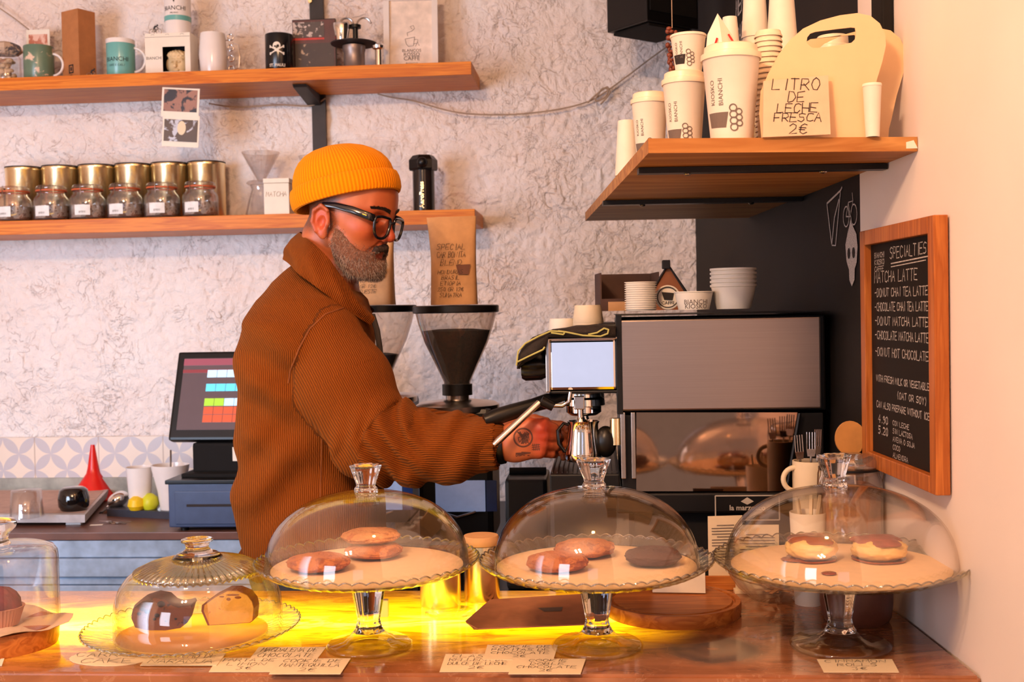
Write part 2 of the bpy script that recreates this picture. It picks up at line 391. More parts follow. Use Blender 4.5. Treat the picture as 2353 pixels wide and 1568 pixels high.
def m_plaster():
    k = NT('rough_plaster'); vec = k.coord()
    base = k.noise(5, 4, .6, vec)
    vo = k.n('ShaderNodeTexNoise'); vo.inputs['Scale'].default_value = 12; vo.inputs['Detail'].default_value = 4; vo.inputs['Roughness'].default_value = .58; vo.inputs['Distortion'].default_value = .9; k.l(vec, vo.inputs[0])
    crack = k.ramp(k.math('ABSOLUTE', k.math('SUBTRACT', vo.outputs[0], .5)), [(0.0, (1, 1, 1)), (.010, (0, 0, 0))])
    msk = k.ramp(k.noise(7, 4, .6, vec, .5), [(.47, (0, 0, 0)), (.55, (1, 1, 1))])
    cm_ = k.math('MULTIPLY', crack, msk)
    c = k.ramp(base, [(.3, srgb(244, 230, 224)), (.7, srgb(250, 242, 238))])
    col = k.mix(k.math('MULTIPLY', cm_, .20), c, srgb(176, 112, 72))
    st = k.ramp(k.noise(1.7, 3, .5, vec), [(.52, (0, 0, 0)), (.72, (1, 1, 1))])
    col = k.mix(k.math('MULTIPLY', st, .22), col, srgb(232, 176, 120))
    k.l(col, k.b.inputs['Base Color']); k.b.inputs['Roughness'].default_value = .5; k.b.inputs['Specular IOR Level'].default_value = .3
    fine = k.noise(42, 5, .6, vec, .7)
    v2 = k.n('ShaderNodeTexNoise'); v2.inputs['Scale'].default_value = 24; v2.inputs['Detail'].default_value = 3; v2.inputs['Distortion'].default_value = .6; k.l(vec, v2.inputs[0])
    soft = k.ramp(k.math('ABSOLUTE', k.math('SUBTRACT', v2.outputs[0], .5)), [(0.0, (0, 0, 0)), (.13, (1, 1, 1))])
    hh = k.math('ADD', k.math('SUBTRACT', k.math('ADD', k.math('MULTIPLY', vo.outputs[0], .5), k.math('MULTIPLY', fine, .35)), k.math('MULTIPLY', cm_, .10)), k.math('MULTIPLY', k.math('MULTIPLY', soft, k.ramp(k.noise(3.5, 3, .6, vec), [(.4, (.15, .15, .15)), (.62, (1, 1, 1))])), .22))
    k.bump(hh, .85, .024); return k.m
def m_onyx():
    """back-lit onyx worktop: the slab gives off the light of the strip under it"""
    k = NT('onyx_stone'); tc = k.n('ShaderNodeTexCoord'); vec = tc.outputs['Object']
    mp = k.n('ShaderNodeMapping'); mp.inputs['Scale'].default_value = (1.0, 3.2, 1.0); mp.inputs['Rotation'].default_value = (0, 0, .25); k.l(vec, mp.inputs[0]); v = mp.outputs[0]
    big = k.noise(3.2, 5, .55, v, 1.5); vein = k.noise(5.5, 6, .55, v, 2.2)
    c = k.ramp(big, [(.3, srgb(124, 72, 42)), (.47, srgb(164, 104, 66)), (.58, srgb(134, 80, 46)), (.72, srgb(180, 122, 84))])
    vn = k.ramp(k.math('ABSOLUTE', k.math('SUBTRACT', vein, .5)), [(0, (1, 1, 1)), (.012, (0, 0, 0))])
    col = k.mix(k.math('MULTIPLY', vn, .22), c, srgb(220, 170, 130))
    # the grey ringed eye in the stone
    sp = k.n('ShaderNodeVectorMath', operation='SUBTRACT'); k.l(vec, sp.inputs[0]); sp.inputs[1].default_value = AGATE
    s2 = k.n('ShaderNodeVectorMath', operation='MULTIPLY'); k.l(sp.outputs[0], s2.inputs[0]); s2.inputs[1].default_value = (1.0, 1.0, 0)
    ln = k.n('ShaderNodeVectorMath', operation='LENGTH'); k.l(s2.outputs[0], ln.inputs[0])
    dist = k.math('ADD', ln.outputs['Value'], k.math('MULTIPLY', k.math('SUBTRACT', k.noise(14, 4, .6, vec), .5), .055))
    rings = k.ramp(k.math('MULTIPLY', dist, 10.0), [(.05, srgb(150, 100, 66)), (.2, srgb(98, 76, 66)), (.34, srgb(126, 94, 74)), (.5, srgb(82, 66, 60)), (.72, srgb(140, 98, 72)), (.9, srgb(190, 122, 78))])
    mk = k.ramp(k.math('MULTIPLY', dist, 10.0), [(.55, (1, 1, 1)), (.92, (0, 0, 0))])
    col = k.mix(mk, col, rings)
    k.l(col, k.b.inputs['Base Color']); k.b.inputs['Roughness'].default_value = .12; k.b.inputs['Coat Weight'].default_value = .35; k.b.inputs['Coat Roughness'].default_value = .06
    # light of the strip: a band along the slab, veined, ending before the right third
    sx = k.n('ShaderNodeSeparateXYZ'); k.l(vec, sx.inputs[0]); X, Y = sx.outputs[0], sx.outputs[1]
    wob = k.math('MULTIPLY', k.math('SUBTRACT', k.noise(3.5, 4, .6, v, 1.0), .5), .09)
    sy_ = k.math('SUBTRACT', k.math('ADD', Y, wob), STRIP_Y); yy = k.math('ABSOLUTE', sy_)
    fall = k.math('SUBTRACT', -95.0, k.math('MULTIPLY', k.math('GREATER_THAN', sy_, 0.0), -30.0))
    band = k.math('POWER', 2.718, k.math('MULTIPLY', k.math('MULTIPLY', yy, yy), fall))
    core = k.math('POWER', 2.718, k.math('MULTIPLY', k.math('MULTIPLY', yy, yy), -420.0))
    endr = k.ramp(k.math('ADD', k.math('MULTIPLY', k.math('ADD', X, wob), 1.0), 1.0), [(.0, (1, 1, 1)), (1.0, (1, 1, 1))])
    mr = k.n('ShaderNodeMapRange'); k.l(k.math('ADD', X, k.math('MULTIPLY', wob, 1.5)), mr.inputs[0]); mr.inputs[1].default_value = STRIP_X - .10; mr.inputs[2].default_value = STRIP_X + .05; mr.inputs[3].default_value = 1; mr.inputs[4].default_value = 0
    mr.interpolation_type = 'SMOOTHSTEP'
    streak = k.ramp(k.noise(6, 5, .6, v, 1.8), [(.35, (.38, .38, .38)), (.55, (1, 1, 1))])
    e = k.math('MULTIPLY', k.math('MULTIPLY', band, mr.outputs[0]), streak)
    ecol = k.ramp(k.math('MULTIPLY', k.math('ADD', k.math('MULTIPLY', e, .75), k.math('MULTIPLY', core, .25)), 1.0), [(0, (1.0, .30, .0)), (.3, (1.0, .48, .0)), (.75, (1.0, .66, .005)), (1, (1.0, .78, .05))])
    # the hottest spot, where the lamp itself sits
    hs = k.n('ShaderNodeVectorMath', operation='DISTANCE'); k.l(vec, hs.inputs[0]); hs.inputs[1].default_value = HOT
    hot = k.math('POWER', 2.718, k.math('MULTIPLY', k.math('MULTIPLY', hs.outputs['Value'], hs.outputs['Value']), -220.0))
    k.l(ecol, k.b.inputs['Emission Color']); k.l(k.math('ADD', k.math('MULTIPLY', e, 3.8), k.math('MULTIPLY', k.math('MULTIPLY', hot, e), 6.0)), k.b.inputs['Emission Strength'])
    return k.m
def m_cord(name='corduroy', c1=srgb(142, 72, 16), c2=srgb(82, 36, 6), pitch_=.0040, depth=.0016):
    k = NT(name); r = k.attr('rib'); vec = k.coord()
    wob = k.math('MULTIPLY', k.noise(30, 2, .5, vec), .0012)
    s_ = k.math('SINE', k.math('MULTIPLY', k.math('ADD', r, wob), 2 * PI / pitch_)); t = k.math('MULTIPLY', k.math('ADD', s_, 1), .5)
    nap = k.noise(7, 4, .6, vec); a = k.mix(t, c2, c1); k.l(k.mix(k.math('MULTIPLY', nap, .45), a, srgb(116, 58, 14)), k.b.inputs['Base Color'])
    k.b.inputs['Roughness'].default_value = .9; k.b.inputs['Sheen Weight'].default_value = .12; k.b.inputs['Sheen Tint'].default_value = srgb(255, 190, 120); k.b.inputs['Specular IOR Level'].default_value = .1
    k.bump(t, .8, depth); return k.m
def m_tile():
    k = NT('patterned_tile'); tc = k.n('ShaderNodeTexCoord'); mp = k.n('ShaderNodeMapping'); s_ = 1 / .222; mp.inputs['Scale'].default_value = (s_, s_, s_); k.l(tc.outputs['Object'], mp.inputs[0])
    sx = k.n('ShaderNodeSeparateXYZ'); k.l(mp.outputs[0], sx.inputs[0])
    # petals: overlapping circles of the classic cement tile, four petals round each half-tile corner
    def fr(a, m): return k.math('SUBTRACT', k.math('FRACT', k.math('MULTIPLY', a, m)), .5)
    x = fr(sx.outputs[0], 2.0); z = fr(sx.outputs[2], 2.0)
    def circ(cx, cz):
        dx = k.math('SUBTRACT', x, cx); dz = k.math('SUBTRACT', z, cz); return k.math('SQRT', k.math('ADD', k.math('MULTIPLY', dx, dx), k.math('MULTIPLY', dz, dz)))
    ins = None
    for cx, cz in ((-.5, 0), (.5, 0), (0, -.5), (0, .5)):
        d = k.math('LESS_THAN', circ(cx, cz), .5 * 1.0); ins = d if ins is None else k.math('ADD', ins, d)
    pet = k.math('GREATER_THAN', ins, 1.5)
    gx = k.math('ABSOLUTE', fr(sx.outputs[0], 1.0)); joint = k.math('GREATER_THAN', gx, .49)
    nz_ = k.noise(20, 3, .5, tc.outputs['Object'])
    c = k.mix(pet, srgb(240, 222, 204), srgb(196, 190, 196)); c = k.mix(k.math('MULTIPLY', nz_, .25), c, srgb(215, 190, 170)); c = k.mix(k.math('MULTIPLY', joint, .5), c, srgb(150, 120, 100))
    k.l(c, k.b.inputs['Base Color']); k.b.inputs['Roughness'].default_value = .35; return k.m
def m_brush(name, c, rough=.28, axis=2, aniso=.6):
    k = NT(name); sc = [600.0, 600.0, 600.0]; sc[0] = 6.0
    v = k.coord('Object', tuple(sc)); n = k.noise(1.0, 2, .5, v); k.l(k.ramp(n, [(.3, tuple(x * .93 for x in c[:3]) + (1,)), (.7, c)]), k.b.inputs['Base Color'])
    k.b.inputs['Metallic'].default_value = 1; k.b.inputs['Roughness'].default_value = rough; k.bump(n, .06, .0005); return k.m
def m_skin():
    k = NT('skin'); v = k.coord(); n = k.noise(16, 3, .5, v); red = k.attr('red')
    c = k.ramp(n, [(.3, srgb(182, 96, 56)), (.7, srgb(196, 110, 68))]); c = k.mix(red, c, srgb(176, 58, 34)); k.l(c, k.b.inputs['Base Color'])
    k.b.inputs['Roughness'].default_value = .42; k.b.inputs['Subsurface Weight'].default_value = .12; k.b.inputs['Subsurface Radius'].default_value = (1, .3, .15); k.b.inputs['Subsurface Scale'].default_value = .006
    k.bump(k.noise(420, 3, .6, v), .12, .001); return k.m
def m_knit():
    k = NT('yellow_knit'); r = k.attr('rib'); v = k.coord(); s_ = k.math('SINE', r); t = k.math('MULTIPLY', k.math('ADD', s_, 1), .5); n = k.noise(160, 3, .7, v)
    a = k.mix(t, srgb(212, 108, 0), srgb(242, 144, 4)); k.l(k.mix(k.math('MULTIPLY', n, .3), a, srgb(250, 156, 12)), k.b.inputs['Base Color'])
    k.b.inputs['Roughness'].default_value = .95; k.b.inputs['Sheen Weight'].default_value = .4; k.b.inputs['Sheen Tint'].default_value = (1, .6, .1, 1); k.b.inputs['Specular IOR Level'].default_value = .1
    k.bump(k.math('ADD', t, k.math('MULTIPLY', n, .8)), .6, .0015); return k.m
def m_spots(name, base, spot, scale, thr, rough=.7, bump=.3):
    k = NT(name); v = k.coord(); n = k.noise(scale, 4, .6, v, .4); f = k.ramp(n, [(thr, (0, 0, 0)), (thr + .04, (1, 1, 1))]); b = k.noise(scale * .5, 4, .6, v)
    c0 = k.ramp(b, [(.3, tuple(x * .75 for x in base[:3]) + (1,)), (.7, base)]); k.l(k.mix(f, c0, spot), k.b.inputs['Base Color']); k.b.inputs['Roughness'].default_value = rough
    k.bump(k.noise(scale * 3, 4, .65, v), bump, .004); return k.m

M_PAPER = mat('white_paper_cup', srgb(242, 230, 212), .55, nz=.015)
M_CREAM = mat('cream_card', srgb(236, 214, 180), .6, nz=.02)
M_KRAFT = mat('kraft_paper', srgb(208, 158, 108), .75, nz=.05, bump=.1, bscale=40)
M_KRAFT2 = mat('brown_kraft_bag', srgb(178, 120, 86), .75, nz=.06, bump=.2, bscale=30)
M_BLACK = mat('black_plastic', srgb(16, 14, 14), .35, nz=.03, spec=.35)
M_MBLACK = mat('matt_black', srgb(18, 15, 14), .8, nz=.05, spec=.25)
M_IRON = mat('dark_iron', srgb(52, 46, 44), .55, metal=.3, nz=.08)
M_INK = mat('black_ink', srgb(38, 30, 28), .8, nz=.02)
M_INKG = mat('grey_ink', srgb(110, 96, 88), .8, nz=.02)
M_CHROME = mat('polished_chrome', srgb(235, 232, 228), .06, metal=1, nz=.01)
M_STEEL = m_brush('brushed_steel', srgb(172, 156, 148), .33)
M_STEEL2 = mat('satin_steel', srgb(190, 180, 172), .25, metal=1, nz=.03)
M_MIRROR = mat('polished_copper_toned_steel', srgb(170, 138, 118), .05, metal=1, nz=.02)
M_GOLD = mat('golden_tin', srgb(255, 230, 180), .26, metal=1, nz=.02)
M_PINE = m_wood('pine_wood', srgb(226, 134, 44), srgb(196, 100, 26), 0, 1.0, .4, 60)
M_PINEU = m_wood('pine_shelf_wood_right', srgb(200, 142, 80), srgb(166, 106, 52), 0, 1.0, .5, 22)
M_OAK = m_wood('oak_frame', srgb(190, 112, 52), srgb(158, 84, 34), 2, 1.0, .4, 50)
M_BOARD = m_wood('board_wood', srgb(196, 122, 58), srgb(160, 88, 36), 0, 1.0, .4, 40)
M_WALLW = mat('smooth_painted_plaster', srgb(246, 232, 224), .6, nz=.02, nscale=3, bump=.06, bscale=60)
M_CHALKWALL = mat('blackboard_paint', srgb(26, 21, 19), .65, nz=.12, nscale=4, spec=.2)
M_CHALK = mat('white_chalk', srgb(205, 195, 190), .9, nz=.15, nscale=300)
M_WHITE = mat('white_glaze', srgb(240, 230, 224), .18, nz=.01)
M_TEAL = mat('celeste_glaze', srgb(112, 178, 172), .25, nz=.02)
M_RED = mat('red_plastic', srgb(222, 30, 22), .3, nz=.03)
M_DGLASS = m_thin_glass('dome_glass', tint=(1, 1, 1, 1), edge=(.70, .64, .56, 1), refl=.16, pw=3.6)
M_JGLASS = m_thin_glass('jar_glass', tint=(.98, .97, .96, 1), edge=(.66, .58, .52, 1), refl=.35, pw=3, haze=.02)
M_PGLASS = m_thin_glass('plate_glass', tint=(.98, .97, .93, 1), edge=(.72, .70, .52, 1), refl=.2, pw=2.4)
M_FOOT = m_thin_glass('foot_glass', tint=(.97, .96, .92, 1), edge=(.7, .64, .46, 1), refl=.12, pw=2.4)
M_SGLASS = m_solid_glass('solid_glass')
M_FROST = m_thin_glass('clear_plastic', tint=(.95, .92, .90, 1), edge=(.72, .65, .62, 1), refl=.2, pw=2.5, haze=.08)
# ---------------------------------------------------------------- the setting
CZ = 1.066                                                # top of the front counter
def struct(o): o['kind'] = 'structure'; return o
def slab(name, a, b, mt):
    m = MB(); m.box(((a[0] + b[0]) / 2, (a[1] + b[1]) / 2, (a[2] + b[2]) / 2), (b[0] - a[0], b[1] - a[1], b[2] - a[2])); return struct(m.build(name, mt))
M_FLOOR = mat('floor_tiles', srgb(96, 84, 76), .5, nz=.08, nscale=6)
slab('floor', (-2.9, -1.5, -.05), (1.2, 4.3, 0), M_FLOOR)
slab('ceiling', (-2.9, -1.5, 2.95), (1.2, 4.3, 3.0), M_WALLW)
slab('wall_left', (-2.9, -.6, 0), (-2.8, 4.3, 2.95), M_WALLW)
def build_back_wall():
    s0, s1, z0, z1 = -3.4, .02, .0, 2.95; nu, nv = 560, 480; vs = []; m = MB()
    for j in range(nv + 1):
        for i in range(nu + 1):
            s = s0 + (s1 - s0) * i / nu; z = z0 + (z1 - z0) * j / nv; p = Vector((s, 0, z))
            n1 = noise.noise(p * 9 + Vector((3, 1, 7))); q = p * 22 + Vector((n1 * 2.5, 5, n1)); n2 = noise.noise(q); n3 = noise.noise(p * 55 + Vector((9, n2 * 1.5, 2)))
            rid = 1 - abs(noise.noise(p * 15 + Vector((n2, 11, n1 * 2)))) * 2.2
            d = -.013 + .004 * n1 + .0048 * n2 + .0026 * n3 - .006 * max(0, rid - .72) / .28 * (1 if n1 > -.1 else .3)
            vs.append(WB0 + UX * s + NB * (min(d, -.001)) + Vector((0, 0, z)))
    fs = [(j * (nu + 1) + i, j * (nu + 1) + i + 1, (j + 1) * (nu + 1) + i + 1, (j + 1) * (nu + 1) + i) for j in range(nv) for i in range(nu)]
    m.add(vs, fs); return struct(m.build('wall_back', m_plaster()))
build_back_wall()
m = MB(); YS = .6 * F / (1980 - W / 2)
m.add([(.6, -.3, 0), (.6, YS, 0), (.6, YS, 2.95), (.6, -.3, 2.95), (.72, -.3, 0), (.72, YS, 0), (.72, YS, 2.95), (.72, -.3, 2.95)], [(0, 3, 2, 1), (4, 5, 6, 7), (0, 4, 7, 3), (3, 7, 6, 2)], False)
m.mi = 1; m.add([(.6, YS, 0), (.6, 3.8, 0), (.6, 3.8, 2.95), (.6, YS, 2.95), (.72, YS, 0), (.72, 3.8, 0), (.72, 3.8, 2.95), (.72, YS, 2.95)], [(0, 3, 2, 1), (4, 5, 6, 7), (1, 2, 6, 5)], False)
struct(m.build('wall_right', [M_WALLW, M_CHALKWALL]))
# tile strip and mortar ledge on the back wall
def wall_box(mb, px0, px1, z0, z1, off0, off1, bev=0.0):
    """box on the back wall between picture columns px0..px1"""
    a = PB(px0, 760, off1); b = PB(px1, 760, off1); s0 = (a - WB0).dot(UX); s1 = (b - WB0).dot(UX)
    c = WB0 + UX * (s0 + s1) / 2 + NB * (off0 + off1) / 2; mb.box((c.x, c.y, (z0 + z1) / 2), (s1 - s0, off1 - off0, z1 - z0), A, bev=bev)
TZ1 = PB(250, 1004, .012).z; TZ0 = PB(250, 1097, .012).z; WZ = PB(250, 1148, .02).z      # tile top, tile foot, worktop
m = MB(); a = (PB(-420, 760, 0) - WB0).dot(UX); o = None
L0 = abs(a); sx1 = (PB(790, 760, 0) - WB0).dot(UX); m.box(((a + sx1) / 2, -.006, (TZ1 + TZ0) / 2 - TZ1), (sx1 - a, .012, TZ1 - TZ0))
o = m.build('trim_1', m_tile()); o.location = WB0 + Vector((0, 0, TZ1)); o.rotation_euler = (0, 0, A); struct(o)
m = MB(); wall_box(m, -420, 790, WZ, TZ0, 0, .02, .004)
struct(m.build('trim_2', mat('grey_mortar', srgb(168, 168, 158), .8, nz=.12, nscale=18, bump=.5, bscale=60)))

# ---------------------------------------------------------------- front counter
cf = PZ(2285, 1556, CZ); cb = PZ(300, 1357, CZ)
Lc = 2.6; dep = (cb - cf).dot(-NB)
STRIP_Y = 1.80; STRIP_X = .235
AGATE = tuple(PZ(1640, 1492, CZ)); HOT = tuple(PZ(175, 1445, CZ))
def quad_pt(s, t, z): p = Vector((.6, cf.y + UX.y / UX.x * (.6 - cf.x), 0)) + UX * s - NB * t; return (p.x, p.y, z)
ct = T('bar_counter', 'long bar counter with glowing back-lit onyx top below the cake stands', 'counter', (0, 0, 0))
m = MB(); th = .045
def wallslab(m, z0, z1, t0, t1, s0=-Lc, rightx=.598):
    pts = []
    for z in (z0, z1):
        for (s, t) in ((s0, t0), (0, t0), (0, t1), (s0, t1)):
            p = quad_pt(s, t, z)
            if s == 0: p = (rightx, p[1], z)
            pts.append(p)
    m.add(pts, [(3, 2, 1, 0), (4, 5, 6, 7), (0, 1, 5, 4), (1, 2, 6, 5), (2, 3, 7, 6), (3, 0, 4, 7)], False)
wallslab(m, CZ - th, CZ, 0, dep)
top = m.build('onyx_top', m_onyx(), ct)
bm = bmesh.new(); bm.from_mesh(top.data); bmesh.ops.bevel(bm, geom=[e for e in bm.edges], offset=.004, segments=2, affect='EDGES'); bm.to_mesh(top.data); bm.free()
m = MB(); wallslab(m, .05, CZ - th, .05, dep - .03); m.build('cabinet_front', mat('counter_panel', srgb(120, 76, 44), .6, nz=.08), ct)
m = MB(); wallslab(m, 0, .06, .08, dep - .06); m.build('plinth', M_BLACK, ct)

# ---------------------------------------------------------------- back worktop (left) and machine worktop (right)
wl = T('back_worktop', 'dark wooden worktop along the back wall behind the barista, under the till', 'worktop')
nf = hit(300, 1224, (0, 0, WZ), (0, 0, 1)); wdp = (WB0 - nf).dot(-NB)
sL = -3.3; sR = (PB(905, 760, 0) - WB0).dot(UX)
def backbox(m, s0, s1, t0, t1, z0, z1, bev=0):
    """t = distance out of the back wall"""
    c = WB0 + UX * (s0 + s1) / 2 + NB * (t0 + t1) / 2; m.box((c.x, c.y, (z0 + z1) / 2), (s1 - s0, t1 - t0, z1 - z0), A, bev=bev)
m = MB(); backbox(m, sL, sR, .02, wdp, WZ - .022, WZ, .002); m.build('top_board', mat('dark_worktop_wood', srgb(112, 74, 60), .4, nz=.1, nscale=12), wl)
M_GREYWOOD = mat('weathered_grey_wood', srgb(160, 184, 212), .7, nz=.14, nscale=14, bump=.3, bscale=50)
for i, (a0, a1, o_) in enumerate([(.022, .072, -.004), (.072, .125, .008), (.125, .15, -.008), (.15, .172, 0.0)]):
    m = MB(); backbox(m, sL, sR, .05, wdp + o_, WZ - a1, WZ - a0 - .002, .003); m.build('front_rail', M_GREYWOOD, wl)
m = MB(); backbox(m, sL, sR, .06, wdp - .03, .06, WZ - .174); m.build('cupboard_front', mat('brown_cupboard', srgb(150, 98, 62), .6, nz=.1, nscale=8), wl)
m = MB(); backbox(m, sL, sR, .1, wdp - .08, 0, .06); m.build('plinth', M_BLACK, wl)
MZ = .955
m = MB(); mw = T('machine_worktop', 'dark worktop carrying the grinders and the espresso machine', 'worktop')
sM = (PB(945, 760, 0) - WB0).dot(UX)
m.add([(-.22, 2.55, MZ - .03), (.12, 2.20, MZ - .03), (.597, 2.16, MZ - .03), (.597, 3.6, MZ - .03), (-.22, 3.6, MZ - .03)] + [(-.22, 2.55, MZ), (.12, 2.20, MZ), (.597, 2.16, MZ), (.597, 3.6, MZ), (-.22, 3.6, MZ)],
      [(4, 3, 2, 1, 0), (5, 6, 7, 8, 9), (0, 1, 6, 5), (1, 2, 7, 6), (2, 3, 8, 7), (3, 4, 9, 8), (4, 0, 5, 9)], False); m.build('top_board', M_BLACK, mw)
m = MB(); m.add([(-.20, 2.60, 0), (.14, 2.24, 0), (.595, 2.20, 0), (.595, 3.58, 0), (-.20, 3.58, 0)] + [(-.20, 2.60, MZ - .031), (.14, 2.24, MZ - .031), (.595, 2.20, MZ - .031), (.595, 3.58, MZ - .031), (-.20, 3.58, MZ - .031)],
      [(4, 3, 2, 1, 0), (5, 6, 7, 8, 9), (0, 1, 6, 5), (1, 2, 7, 6), (2, 3, 8, 7), (3, 4, 9, 8), (4, 0, 5, 9)], False); m.build('cabinet', mat('dark_cabinet', srgb(38, 34, 34), .5), mw)

# ---------------------------------------------------------------- shelves on the back wall
SH_D = .25
def wall_shelf(name, label, ytop, ybot, px_end):
    zt = PB(540, ytop, SH_D).z; zb = PB(540, ybot, SH_D).z
    a = (PB(-420, 400, SH_D) - WB0).dot(UX); b = (PB(px_end, (ytop + ybot) / 2 - 18, SH_D) - WB0).dot(UX)
    c = WB0 + UX * (a + b) / 2 + NB * (SH_D / 2)
    m = MB(); m.box((0, 0, -(zt - zb) / 2), (b - a, SH_D, zt - zb), bev=.0015); o = m.build(name, M_PINE); o.location = (c.x, c.y, zt); o.rotation_euler = (0, 0, A)
    setp(o, label, 'shelf'); return zt
SZ1 = wall_shelf('wall_shelf', 'upper pine wall shelf carrying the row of mugs and boxes', 160, 190, 1083)
SZ2 = wall_shelf('wall_shelf', 'lower pine wall shelf carrying tins and clip-top jars', 494.5, 527, 1091)
def wall_pt(px, off, z): p = PB(px, 400, off); s = (p - WB0).dot(UX); q = WB0 + UX * s + NB * off; return Vector((q.x, q.y, z))
br = T('shelf_bracket', 'dark iron strip bracket running down the wall under the upper shelf', 'bracket', wall_pt(730, 0, 2.0))
def bk(px0, px1, off0, off1, z0, z1, name):
    m = MB(); a = PB(px0, 400, off1); b = PB(px1, 400, off1); s0 = (a - WB0).dot(UX); s1 = (b - WB0).dot(UX); backbox(m, s0, s1, off0, off1, z0, z1); return m.build(name, M_IRON, br, world=True)
bk(720, 751, 0, .012, SZ2, 2.9, 'upright')
m = MB(); s0 = (PB(713, 400, 0) - WB0).dot(UX); s1 = (PB(743, 400, 0) - WB0).dot(UX); zb = SZ1 - .041
def wp(s, off, z): p = WB0 + UX * s + NB * off; return Vector((p.x, p.y, z))
m.hull8([wp(s0, 0.0, zb), wp(s1, 0, zb), wp(s1, .2, zb), wp(s0, .2, zb)][::-1], [wp(s0, 0.0, zb - .035), wp(s1, 0, zb - .035), wp(s1, .19, zb - .008), wp(s0, .19, zb - .008)][::-1]); m.build('arm', M_IRON, br, world=True)
m = MB(); m.lathe([(0, .006), (.006, .006), (.008, 0), (0, 0)], tuple(wall_pt(722, .013, PB(722, 5, 0).z)), 16, M=Matrix.Rotation(PI / 2, 3, 'X')); m.build('screw', M_GOLD, br, world=True)

# ---------------------------------------------------------------- right shelf on the wall
sA = PY(1490, 352, 1.66); RZ = sA.z
nl = sA; fl = PZ(1345, 508, RZ); nr = PZ(2137, 347, RZ); fr = PZ(1750, 500, RZ)
RT = RZ + .021
rs = T('wall_shelf', 'deep wooden shelf on the right wall loaded with paper cups', 'shelf', (nl.x, nl.y, RZ))
m = MB(); xr = .599
q = [(nl.x, nl.y), (fl.x, fl.y), (xr, fr.y), (xr, nr.y)]
m.add([(x, y, RZ) for x, y in q] + [(x, y, RT) for x, y in q], [(0, 1, 2, 3), (7, 6, 5, 4), (0, 4, 5, 1), (1, 5, 6, 2), (2, 6, 7, 3), (3, 7, 4, 0)], False); m.build('board', M_PINEU, rs, world=True)
for (pa, pb_, w_) in (((1466, 392), (2078, 381), .012), ((1385, 466), (1880, 456), .014)):
    a = PZ(pa[0], pa[1], RZ - .004); b = PZ(pb_[0], pb_[1], RZ - .004); b.x = min(b.x, .597); m = MB(); d = (b - a).normalized(); n_ = Vector((-d.y, d.x, 0))
    m.hull8([a - n_ * w_ + Vector((0, 0, -.006)), b - n_ * w_ + Vector((0, 0, -.006)), b + n_ * w_ + Vector((0, 0, -.006)), a + n_ * w_ + Vector((0, 0, -.006))], [a - n_ * w_ + Vector((0, 0, .003)), b - n_ * w_ + Vector((0, 0, .003)), b + n_ * w_ + Vector((0, 0, .003)), a + n_ * w_ + Vector((0, 0, .003))])
    rb = m.build('bracket_rail', M_BLACK, rs, world=True)
    for f_ in (.2, .75):
        m = MB(); m.sph(tuple(a.lerp(b, f_) + Vector((0, 0, -.007))), (.006, .006, .003), 8); m.build('screw', M_STEEL2, rb, world=False) if False else m.build('screw', M_STEEL2, rs, world=True)
m = MB(); c = PXX(2118, 332, .585); m.prism([(-.012, 0), (.014, 0), (.008, .012), (-.004, .009)], .001, c=(c.x, nr.y - .0015, RZ + .004)); m.build('price_label', M_PAPER, rs, world=True)
# chalk drawings and the black strip on the right wall
def wf(x0, y0, X=.5992):
    return lambda x, z: Vector((X, y0 - x, x0 + z))
def chalk(name, label, px, py, strokes_, wd):
    c = PXX(px, py, .5990); m = MB()
    for pl in strokes_: ribbon(m, pl, wd, lambda x, z: Vector((-.0, -x, z)))
    for q_ in [0]: pass
    o = m.build(name, M_CHALK); o.location = (.5985, c.y, c.z); setp(o, label, 'drawing'); return o
chalk('chalk_drawing', 'chalk outline of a narrow cup drawn on the black wall under the shelf', 1918, 500, [[(-.05, .03), (.04, .045), (.05, .05)], [(-.05, .03), (-.02, -.05), (.005, -.052), (.04, .042)], [(-.02, -.05), (.0, .0), (.03, .03)]], .004)
def ring(cx, cz, r, n=14): return [(cx + r * math.cos(2 * PI * i / n), cz + r * math.sin(2 * PI * i / n)) for i in range(n + 1)]
chalk('chalk_drawing', 'small chalk bicycle drawn on the black wall beside the white edge', 1953, 480, [ring(-.022, -.012, .018), ring(.024, -.012, .018), [(-.022, -.012), (-.008, .012), (.02, .012), (.004, -.014), (-.022, -.012)], [(-.008, .012), (.002, -.014)], [(.02, .012), (.016, .026)]], .0025)
sk = [[(-.02, .05), (0, .06), (.02, .05)]]
m = MB(); n = 20
pts = [(.0, .075), (.01, .05), (.03, .03), (.036, 0), (.03, -.035), (.018, -.05), (.016, -.075), (.0, -.09), (-.014, -.075), (-.016, -.05), (-.03, -.03), (-.036, .01), (-.02, .04), (-.012, .05)]
m.add([Vector((0, -x, z)) for x, z in pts], [tuple(range(len(pts)))], False)
c = PXX(1957, 570, .599); dr = m.build('skull_sticker', M_CHALK); dr.location = (.5985, c.y, c.z); dr.scale = (1, 1, .75); setp(dr, 'pale chalk skull head with pointed top on the black wall', 'drawing')
m = MB(); 
for x in (-.014, .014): m.add([Vector((-.0008, -x + .008 * math.cos(a_ * PI / 5), -.012 + .013 * math.sin(a_ * PI / 5))) for a_ in range(10)], [tuple(range(10))], False)
m.build('eye_socket', M_INK, dr)
m = MB(); m.box((.590, 1.82, 2.2), (.018, .055, .66), bev=.003); setp(m.build('black_board', M_MBLACK), 'narrow black upright board on the right wall behind the cup carrier', 'board')
